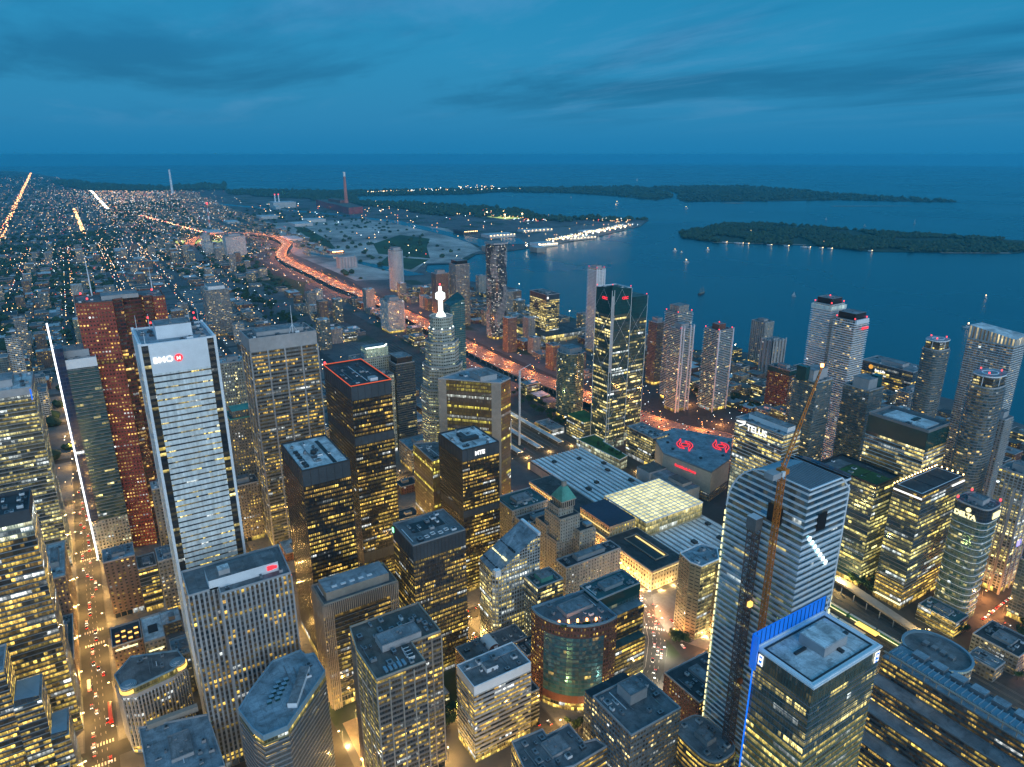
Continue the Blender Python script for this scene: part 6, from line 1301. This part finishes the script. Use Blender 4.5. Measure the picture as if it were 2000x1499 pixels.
sc_=car_proto('bus','long red streetcar crossing the traffic street on the left','streetcar',None,MT['car_red'],22,2.6,3.4,bus=True); sc_.location=(530,38.4,.07)
# ---------------------------------------------------------------- trees
def leafmesh(seed,rad,hh,n,mt):
    r=random.Random(seed); m=M(); cl=[(Vector((r.gauss(0,.5),r.gauss(0,.5),r.uniform(-.4,.6))),r.uniform(.35,.62)) for _ in range(9)]
    for i in range(n):
        c,s=cl[i%9]; d=Vector((r.gauss(0,1),r.gauss(0,1),r.gauss(0,1))).normalized()*s*r.uniform(.6,1.05); p=c+d; p=Vector((p.x*rad,p.y*rad,hh+p.z*rad*.8))
        a=Vector((r.gauss(0,1),r.gauss(0,1),r.gauss(0,.6))).normalized(); b=a.cross(Vector((r.gauss(0,1),r.gauss(0,1),r.gauss(0,1)))).normalized(); q=r.uniform(.25,.5)*rad*.42
        m.face([tuple(p+a*q),tuple(p+b*q),tuple(p-a*q),tuple(p-b*q)],mt)
    return m
def tree_proto(k,label,group,rad,h):
    root=empty('tree',(0,0,0),label,'tree',group)
    m=M(); m.tube((0,0,0),(0,0,h*.55),.28,.17,MT['bark'],7)
    for a in range(4): m.tube((0,0,h*.42),(rad*.55*math.cos(a*1.6+k),rad*.55*math.sin(a*1.6+k),h*.8),.12,.05,MT['bark'],5)
    m.build('trunk',root); leafmesh(k,rad,h*.78,420,MT['leaf']).build('crown',root); return root
TP={}
def put_tree(g,x,y,z=0,s=1):
    k=(g,rnd.randrange(3))
    if k not in TP: TP[k]=tree_proto(k[1]+3,f'leafy green tree {g}',f'trees {g}',3.4+.5*k[1],9+k[1]); t_=TP[k]; t_.location=(x,y,z); t_.scale=(s,s,s); return
    d=dup(TP[k],(x,y,z),None,rnd.uniform(0,6)); d.scale=(s,s,s)
for i in range(9): put_tree('lining the near side of the curving avenue',334+i*6.5,-313-i*7.6+rnd.uniform(-1,1),.15,rnd.uniform(.8,1.15))
for i in range(12): a=rnd.uniform(0,6.28); q=rnd.random()**.5; put_tree('on the planted island beside the avenue',356+7*q*math.cos(a),-398+5*q*math.sin(a),.15,rnd.uniform(.6,.9))
for i in range(8): put_tree('at the foot of the brown grid office',rnd.uniform(376,392),rnd.uniform(-205,-176),.15,rnd.uniform(.7,1.1))
for i in range(10): put_tree('around the foot of the curved blue office',rnd.uniform(322,334),rnd.uniform(-298,-256),.15,rnd.uniform(.6,.85))
for i in range(26): put_tree('in the strip park under the expressway',rnd.uniform(830,1010),rnd.uniform(-640,-606),0,rnd.uniform(.9,1.4))
for i in range(14): put_tree('beside the walkway and the railway',rnd.uniform(300,330),rnd.uniform(-632,-607),0,rnd.uniform(.9,1.3))
for i in range(9): put_tree('around the condominiums at the right edge',rnd.uniform(170,235),rnd.uniform(-705,-600),0,rnd.uniform(.8,1.2))
for i in range(30): put_tree('between the harbour condominiums',rnd.uniform(700,900),rnd.uniform(-960,-905),0,rnd.uniform(.9,1.3))
for i in range(70): put_tree('in the long park between the brick blocks',rnd.uniform(1650,2300),rnd.gauss(-430,22),0,rnd.uniform(1.2,1.7))
for i in range(16): put_tree('on the roof gardens and squares by the lattice tower',rnd.uniform(664,715),rnd.uniform(-597,-588),16.1,rnd.uniform(.35,.5))
# woods that read as one mass
def wood(name,label,regions,n,seed,smin,smax,z=0):
    r=random.Random(seed); m=M(); cnt=0
    for poly,share in regions:
        x0,y0,x1,y1=bb(poly); k=0; tries=0
        while k<n*share and tries<n*share*12:
            tries+=1; x=r.uniform(x0,x1); y=r.uniform(y0,y1)
            if not inside(poly,x,y): continue
            if mnoise.noise((x*.004,y*.004,seed))<-.22: continue
            k+=1; s=r.uniform(smin,smax); hh=s*r.uniform(.8,1.3)
            nn=6; ring=[]
            base=[(x+s*.75*math.cos(a*1.047)*r.uniform(.8,1.15),y+s*.75*math.sin(a*1.047)*r.uniform(.8,1.15),z+hh*.15) for a in range(nn)]
            mid=[(x+s*math.cos(a*1.047+.3)*r.uniform(.75,1.2),y+s*math.sin(a*1.047+.3)*r.uniform(.75,1.2),z+hh*r.uniform(.5,.75)) for a in range(nn)]
            top=(x+r.uniform(-.3,.3)*s,y+r.uniform(-.3,.3)*s,z+hh*r.uniform(1.05,1.35))
            for a in range(nn):
                b=(a+1)%nn; m.face([base[a],base[b],mid[b],mid[a]],WM); m.face([mid[a],mid[b],top],WM)
    o=m.build(name); tag(o,label,'woodland',None,'stuff'); return o
WM=bpy.data.materials.new('woodland'); WM.use_nodes=True; t=WM.node_tree; b=t.nodes['Principled BSDF']; b.inputs['Roughness'].default_value=.9
geo=N(t,'ShaderNodeNewGeometry'); n=N(t,'ShaderNodeTexNoise'); n.inputs['Scale'].default_value=.06; n.inputs['Detail'].default_value=5; t.links.new(geo.outputs['Position'],n.inputs['Vector'])
n2=N(t,'ShaderNodeTexWhiteNoise'); n2.noise_dimensions='3D'; vm=N(t,'ShaderNodeVectorMath',operation='SCALE'); vm.inputs['Scale'].default_value=.07; t.links.new(geo.outputs['Position'],vm.inputs[0]); vf=N(t,'ShaderNodeVectorMath',operation='FLOOR'); t.links.new(vm.outputs[0],vf.inputs[0]); t.links.new(vf.outputs[0],n2.inputs[0])
t.links.new(mixc(t,mth(t,'MULTIPLY',mth(t,'ADD',mapr(t,n.outputs[0],.35,.65,0,1),n2.outputs['Value']),.5),(.010,.028,.014),(.045,.085,.030)),b.inputs['Base Color'])
wood('island_trees','dense dark green trees covering the long island in the harbour',[(ISL,1.0)],3600,5,7,15)
wood('peninsula_trees','dark band of trees on the far spits of land',[(SP[0],.55),(SP[1],.45)],4600,6,11,23)
wood('shore_trees','dark trees along the shore behind the port lights',[([(3507,-3272),(3971,-2901),(4754,-2971),(5607,-2714),(6289,-2265),(7967,-2816),(9258,-1655),(8200,-1500),(6800,-1950),(5500,-2150),(4600,-2200),(4100,-2500),(3600,-2700)],1.0)],2600,7,13,26)
NB=[(1500,140),(2300,-60),(3300,-80),(5200,-300),(9500,-350),(13500,-100),(22000,1000),(22000,2600),(9000,1400),(3000,560),(1500,420)]
wood('headland_trees','dark trees on the low headland at the far left shore',[(wood_far,1)],1100,12,22,40)
wood('neighbourhood_trees','dark green tree canopy spread between the houses of the eastern neighbourhoods',[(NB,.50),([(1100,60),(4600,-250),(4600,700),(1100,330)],.22)],6500,8,6,15)
wood('port_trees','scattered trees over the cleared port lands and rail corridor',[([(2300,-800),(5200,-900),(6500,-1400),(4600,-1780),(2700,-1480)],.16),([(1900,-560),(5200,-700),(7500,-900),(7000,-300),(3000,-250)],.5)],1700,9,6,14)
# ---------------------------------------------------------------- the low city, block by block
def simple(name,label,cat,group,x0,y0,x1,y1,h,f,roof,seed,hut=True,bay=3.4,fh=3.4,top=None):
    r=random.Random(seed); root=empty(name,((x0+x1)/2,(y0+y1)/2,0),label,cat,group)
    m=M(); m.prism(rect(x0,y0,x1,y1),0,h,FC[f],None,bay,fh); m.ring(rect(x0+.2,y0+.2,x1-.2,y1-.2),h,h+.9,.25,MT['concrete'],inn=.25); m.build('wall',root)
    m=M(); m.face([(x0,y0,h+.004),(x1,y0,h+.004),(x1,y1,h+.004),(x0,y1,h+.004)],RC[roof]); m.build('roof',root)
    if hut:
        w,d=x1-x0,y1-y0; a=x0+w*r.uniform(.15,.5); b=y0+d*r.uniform(.15,.5); m=M(); m.box(a,b,h,a+w*r.uniform(.2,.4),b+d*r.uniform(.2,.4),h+r.uniform(2,4.5),MT[r.choice(['concrete','grey_metal','white_metal','stone'])],MT['roof_mid']); m.build('penthouse',root)
    FOOT.append((x0,y0,x1,y1)); return root
KEEP=[(270,-700,420,-560),(400,-640,800,-425),(640,-620,1100,-590),(1620,-470,2320,-395),(290,-420,440,-340)]
def near_road(x0,y0,x1,y1):
    for y in EW:
        w=12 if y==46 else 10
        if y0<y+w and y1>y-w: return True
    for x in NS:
        if x0<x+9 and x1>x-9 and y1>-440: return True
    if x0<326 and x1>290 and y1>-270: return True
    for P_,w in ((UNI,17),(FR,13),(GS,25),([(560,-800),(740,-770),(1000,-748),(1300,-744),(1700,-756),(2100,-760),(2600,-790)],13),([(120,-640),(200,-642),(226,-665),(230,-760),(268,-806),(560,-800),(900,-880),(1200,-900)],14)):
        for i in range(len(P_)-1):
            a,b=P_[i],P_[i+1]
            if x0<max(a[0],b[0])+w and x1>min(a[0],b[0])-w and y0<max(a[1],b[1])+w and y1>min(a[1],b[1])-w: return True
    for (ax,ay,bx,by) in ((-100,-604,404,-480),(735,-605,1500,-482),(1500,-640,3000,-560)):
        if x0<bx and x1>ax and y0<by and y1>ay: return True
    return any(x0<k[2] and x1>k[0] and y0<k[3] and y1>k[1] for k in KEEP)
cnt=0; rr=random.Random(21)
GL_={'low_rise':('low_rise_building',['small grey flat roofed building between the towers','small beige flat roofed building between the towers'],'building'),}
cells=[]
def camdist(x,y): return math.hypot(x,y)
def try_cell(x,y,w,d,hr,fs,rf,name,lab,cat,grp,p):
    global cnt
    if rr.random()>p: return
    w2=w*rr.uniform(.62,.92); d2=d*rr.uniform(.62,.92); x0=x+(w-w2)*rr.random(); y0=y+(d-d2)*rr.random()
    if not inside(LAND,x0,y0) or not inside(LAND,x0+w2,y0): return
    if near_road(x0,y0,x0+w2,y0+d2) or not clear(x0,y0,x0+w2,y0+d2,3): return
    h=hr[0]+(hr[1]-hr[0])*rr.random()**2.2
    cells.append((x0,y0,x0+w2,y0+d2,h,rr.choice(fs),rr.choice(rf),name,lab,cat,grp))
for ix in range(126,1000,34):
    for iy in range(-1180,420,34):
        if ix<330 and iy>-600: continue
        try_cell(ix,iy,32,32,(9,26),['low1','low2','brick2','brickf','low3'],'gdmnp','low_rise_building','low flat roofed building squeezed between the towers','building','low buildings between the towers',.85)
for ix in range(1000,2000,40):
    for iy in range(-1060,480,38):
        tall=rr.random()<(.42 if iy>-60 and ix<1700 else .30)
        if tall: try_cell(ix,iy,30,30,(34,118 if iy>-60 else 80),['apart','condo','condow','brick2','beigec'],'gmp','apartment_tower','mid rise apartment tower in the old town east of the centre','apartment tower','apartment towers east of the centre',.9)
        else: try_cell(ix,iy,38,36,(8,24),['low1','low2','brick2','brickf','brickf','low3'],'gdmnp','old_town_building','low brick and stone building in the old town east of the centre','building','low buildings of the old town',.85)
for ix in range(2000,3700,58):
    for iy in range(-560,700,54):
        tall=rr.random()<.20
        if tall: try_cell(ix,iy,34,30,(30,62),['apart','condo','brick2'],'gmp','apartment_tower','mid rise apartment tower far in the eastern district','apartment tower','apartment towers in the far eastern district',.8)
        else: try_cell(ix,iy,54,48,(6,15),['low1','low2','brick2','brickf'],'gdmnp','district_building','low flat building in the far eastern district','building','low buildings of the far eastern district',.55)
cells.sort(key=lambda c:camdist(c[0],c[1])/(c[4]**.5))
per={}
rest=[]
for i,c in enumerate(cells):
    k=c[7]; per[k]=per.get(k,0)+1
    if per[k]<=230: simple(c[7],c[8],c[9],c[10],c[0],c[1],c[2],c[3],c[4],c[5],c[6],i,hut=camdist(c[0],c[1])<2200)
    else: rest.append(c)
m=M()
for c in rest: m.prism(rect(*c[:4]),0,c[4],FC[c[5]],RC[c[6]],3.4,3.4)
hr_=random.Random(31)
hm=[FC['brick2'],FC['low2'],FC['low1']]
for i in range(12000):
    x=1600+hr_.random()**1.5*9000; y=hr_.uniform(-500,1500) if x>2600 else hr_.uniform(-20,600)
    if x>3000 and hr_.random()<.45: y=hr_.uniform(-1000,-350)-(x-3000)*.04
    y=round(y/34)*34+hr_.uniform(-5,5)
    if abs((y-46+70)%144-70)<12 or not inside(LAND,x,y-12): continue
    if x<3700 and (near_road(x,y,x+12,y+9) or not clear(x,y,x+12,y+9,1)): continue
    w,d,h=hr_.uniform(9,20),hr_.uniform(8,12),hr_.uniform(6,10)
    big=hr_.random()<.10
    if big: w*=3;d*=2.4;h*=1.1
    m.prism(rect(x,y,x+w,y+d),0,h,hm[i%3],MT[('roof_mid','roof_grey','roof_brown','roof_pale','roof_dark','warehouse')[(i%6) if big else (i%5)]],3.4,3.2)
tag(m.build('distant_houses'),'countless low houses and sheds spreading to the far shore','houses',None,'stuff')
# sparkle of far lamps
def dots(name,label,pts,mt):
    m=M()
    for (x,y,z,s) in pts:
        o_=[(x+s,y,z),(x,y+s,z),(x-s,y,z),(x,y-s,z)]
        for k in range(4): m.face([o_[k],o_[(k+1)%4],(x,y,z+s)],mt); m.face([o_[(k+1)%4],o_[k],(x,y,z-s)],mt)
    tag(m.build(name),label,'lights',None,'stuff')
dr=random.Random(77); W1=[];C1=[];O1=[];R1=[]
def addp(x,y,z,s):
    q=dr.random()
    (W1 if q<.50 else C1 if q<.74 else O1 if q<.94 else R1).append((x,y,z,s))
for i in range(3800):
    x=900+dr.random()**1.2*3000; y=dr.uniform(-650,620)
    if i%3:
        if i%2: y=46+144*round((y-46)/144)+dr.choice((-9,9)); x=round(x/30)*30
        else: x=round(x/165)*165+15+dr.choice((-8,8)); y=round(y/32)*32
    if -600<y<-480 or not inside(LAND,x,y): continue
    addp(x,y,dr.uniform(7,10),.5+x/3600*.62)
for i in range(2400):
    x=3000+dr.random()*7500; y=-250-(x-3000)*.05+dr.gauss(0,330)
    if inside(LAND,x,y): addp(x,y,10,.8+x/6500*dr.uniform(.4,1.4))
for i in range(700):
    x=2000+dr.random()*14000; y=dr.uniform(0,1800)
    addp(x,y,12,.8+x/6500*dr.uniform(.3,1.0))
for i in range(260):                       # two long bright streets
    x=3900+i*62; y=328+(x-4394)*.0183; O1.append((x,y+dr.uniform(-14,14),8,3.0+(x-3900)/4200)); (W1 if i%3 else R1).append((x+20,y+dr.uniform(-16,16),8,2.4+(x-3900)/4600))
for i in range(150):
    x=4450+i*14.6; y=-46+(x-4437)*.0065; (O1 if i%3 else W1).append((x,y+dr.uniform(-9,9),8,3.0))
for i in range(190):
    x=6451+i*22; y=-256+dr.uniform(-12,12); (W1 if i%2 else C1).append((x,y,8,4.2))
for i in range(210):
    x=5600-i*9; y=-420-i*1.2+dr.uniform(-14,14); (R1 if i%2 else W1).append((x,y,8,2.6))
for i in range(420):                       # port
    x=dr.uniform(2700,6300); y=dr.uniform(-3000,-1200)
    if inside(LAND,x,y) and dr.random()<.55: addp(x,y,dr.uniform(8,18),1.2+x/3200)
for i in range(130): x=3350+dr.random()*1600; addp(x,-2560+(x-3350)*.02+dr.gauss(0,55)-(400 if x<3700 else 0),14,2.6)
for i in range(120): a=dr.random(); x=7700+dr.uniform(-400,900)*a; y=-2900-1900*a+dr.gauss(0,40); (W1 if i%3 else C1).append((x,y,14,dr.uniform(4,8)))
for i in range(160): a=dr.random(); x=2790+a*420; y=-1990-a*900+dr.uniform(0,60); (W1 if i%4 else C1).append((x+dr.uniform(0,60),y,14,2.6))
for i in range(500):
    x=dr.uniform(560,1300); y=dr.uniform(-1150,-760)
    if inside(LAND,x,y) and clear(x,y,x+1,y+1,1): addp(x,y,dr.uniform(3,8),.6)
for i in range(300):
    x=dr.uniform(330,900); y=dr.uniform(-800,-380)
    if clear(x,y,x+1,y+1,1): addp(x,y,dr.uniform(3,7),.42)
for i in range(60): a=dr.random(); W1.append((2000+a*900+dr.uniform(-80,80),-3100-a*120+dr.uniform(-60,60),6,dr.uniform(1.2,2.4))) if i%4==0 else None
dots('warm_lights','countless warm lamps glittering across the distant city',W1,MT['far_warm']); dots('cool_lights','countless cool white lamps glittering across the distant city',C1,MT['far_cool']); dots('orange_lights','orange sodium lamps of the distant streets',O1,MT['far_orange']); dots('red_lights','red tail lamps and beacons in the distant streets',R1,MT['far_red'])
# ---------------------------------------------------------------- boats
def yacht(x,y,L,label,rz=0,sail=False,group=None):
    r=empty('sailboat' if sail else 'boat',(x,y,-2),label,'sailboat' if sail else 'boat',group)
    def P(a,b,c): return (x+a*math.cos(rz)-b*math.sin(rz),y+a*math.sin(rz)+b*math.cos(rz),c-2)
    m=M(); w=L*.14
    bot=[P(-L*.45,-w*.7,0),P(L*.3,-w*.7,0),P(L*.42,0,0),P(L*.3,w*.7,0),P(-L*.45,w*.7,0)]; top=[P(-L*.5,-w,L*.13),P(L*.3,-w,L*.13),P(L*.52,0,L*.15),P(L*.3,w,L*.13),P(-L*.5,w,L*.13)]
    for k in range(5): j=(k+1)%5; m.face([bot[k],bot[j],top[j],top[k]],MT['white_paint'])
    m.face(top,MT['deck']); m.build('hull',r)
    if sail:
        m=M(); m.tube(P(0,0,L*.1),P(0,0,L*1.25),.12*L/9,.07*L/9,MT['white_metal'],5); m.build('mast',r)
        m=M(); a,b,c=P(-.2,.1,L*.22),P(-L*.42,.5,L*.24),P(0,.1,L*1.2); m.face([a,b,c],MT['white_paint']); m.face([c,b,a],MT['white_paint']); a,b,c=P(L*.45,0,L*.18),P(.2,.3,L*.2),P(0,0,L*1.05); m.face([a,b,c],MT['white_paint']); m.face([c,b,a],MT['white_paint']); m.build('sail',r)
    else:
        m=M(); q=[P(-L*.3,-w*.7,0)[:2],P(L*.15,-w*.7,0)[:2],P(L*.15,w*.7,0)[:2],P(-L*.3,w*.7,0)[:2]]; m.prism(q,-2+L*.13,-2+L*.26,MT['white_paint'],MT['white_paint']); q2=[tuple(Vector(v)*.9+Vector((x,y))*.1) for v in q]; m.prism(q2,-2+L*.26,-2+L*.34,MT['car_glass'],MT['white_paint']); m.build('cabin',r)
        m=M(); c=P(0,0,L*.42); m.tube(c,(c[0],c[1],c[2]+L*.07),L*.05,L*.05,MT['warm_lamp'],6); m.build('deck_light',r)
    return r
yacht(1326,-1857,13,'white motor yacht alone right of centre in the harbour' if False else 'small white sailing boat in the harbour above the twin balcony towers',.4,True)
for (x,y,L,l,s) in ((2234,-2456,26,'white tour boat in front of the left end of the island, rightmost of four',False),(2012,-2093,30,'white tour boat in front of the left end of the island, nearest of four',False),(2288,-2303,24,'white tour boat in front of the left end of the island, leftmost of four',False),(2235,-2290,16,'tiny white launch among the four boats left of the island',False),(4869,-4144,50,'white ferry in the channel between the port tip and the far spit',False),(2429,-4522,44,'white cruise boat in open water beyond the island',True),(9097,-8156,60,'lone sail far out on the lake near the horizon',True),(5760,-4298,34,'sailboat in the far channel left of the ferry',True),(4143,-4260,40,'white boat in the channel near the second spit',False),(828,-1876,34,'white ferry crossing at the right behind the slotted crown tower',False),(995,-2326,26,'white speedboat leaving a wake near the right edge',False),(4656,-3950,34,'small boat left of the ferry in the channel',False),(2900,-4300,26,'faint sailboat beyond the middle of the island',True),(2500,-4100,26,'faint sailboat beyond the right part of the island',True)): yacht(x,y,L*(.6 if s else .85),l,rnd.uniform(0,3),s)
# three masted ship
x,y=1501,-1640; r=empty('tall_ship',(x,y,-2),'dark hulled three masted tall ship in the middle of the harbour','tall ship')
m=M(); hull=[(-21,-1),(-19,-4),(10,-4),(24,0),(10,4),(-19,4),(-21,1)]; ca,sa=math.cos(R(-70)),math.sin(R(-70)); tr_=lambda a,b:(x+a*ca-b*sa,y+a*sa+b*ca)
m.prism([tr_(a,b) for a,b in hull],-2,2.5,MT['hull_dark'],MT['deck'],zt=[4,3,2.2,4.5,2.2,3,4]); m.build('hull',r)
for k,(a,h) in enumerate(((-12,20),(-1,24),(11,22))):
    m=M(); px,py=tr_(a,0); m.tube((px,py,1),(px,py,h),.5,.2,MT['deck'],6); m.tube((*tr_(a,-5),h*.45),(*tr_(a,5),h*.45),.25,.25,MT['deck'],5); m.tube((*tr_(a,-4),h*.7),(*tr_(a,4),h*.7),.22,.22,MT['deck'],5); m.build('mast',r)
m=M(); m.tube((*tr_(22,0),4),(*tr_(32,0),8),.3,.15,MT['deck'],5); m.build('bowsprit',r)
for i in range(16):
    t_=i/15; x=2770+t_*430 if i<13 else 2690; y=-1975-t_*930 if i<13 else -1700-60*(i-12); y+=rnd.uniform(-12,12)
    r=empty('quay_lamp',(x-4,y,0),'tall lamp on the edge of the lit port quay' if i!=9 else 'red tinted lamp on the edge of the lit port quay','lamp','lamps along the port quay' if i!=9 else None); m=M(); m.tube((x-4,y,0),(x-4,y,16),.5,.3,MT['grey_metal'],6); m.build('pole',r); m=M(); m.tube((x-4,y,16),(x-4,y,19),2.2,2.2,MT['quay_red'] if i==9 else MT['quay_lamp'],8); m.build('lamp_head',r)
for i,(x,y) in enumerate(((2600,-1350),(1900,-1215),(1480,-1110),(1320,-1105),(1000,-1215),(700,-1262),(2490,-1150))):
    r=empty('quay_lamp',(x,y,0),'bright lamp on the edge of the near harbour wall','lamp','lamps along the harbour wall'); m=M(); m.tube((x,y,0),(x,y,10),.3,.2,MT['grey_metal'],6); m.build('pole',r); m=M(); m.tube((x,y,10),(x,y,11),.9,.9,MT['quay_lamp'],8); m.build('lamp_head',r)
# houses on the island shore
for i in range(14):
    a=dr.random(); x=2402-a*620; y=-2720-a*330; r=empty('island_house',(x,y,0),'small pale clubhouse on the near shore of the island','house','clubhouses along the island shore'); m=M(); s=dr.uniform(9,18); m.box(x,y,0,x+s,y+s*.8,5,MT['white_paint'],MT['roof_brown']); m.build('wall',r); m=M(); m.tube((x-1,y,3),(x-1,y,5),1.1,1.1,MT['warm_lamp'],6); m.build('porch_light',r)
# ---------------------------------------------------------------- haze: one closed box of thin blue air
hz=bpy.data.materials.new('haze'); hz.use_nodes=True; t=hz.node_tree; t.nodes.clear(); o_=N(t,'ShaderNodeOutputMaterial'); v=N(t,'ShaderNodeVolumePrincipled'); v.inputs['Color'].default_value=(.09,.62,.86,1); v.inputs['Density'].default_value=5.0e-5; v.inputs['Anisotropy'].default_value=.2
t.links.new(v.outputs[0],o_.inputs['Volume'])
m=M(); m.box(-1200,-33000,-3.2,33000,33000,422,hz,bottom=True); ho=m.build('haze'); tag(ho,kind='stuff'); ho['label']='thin blue evening haze over the lake and city'; ho['category']='haze'
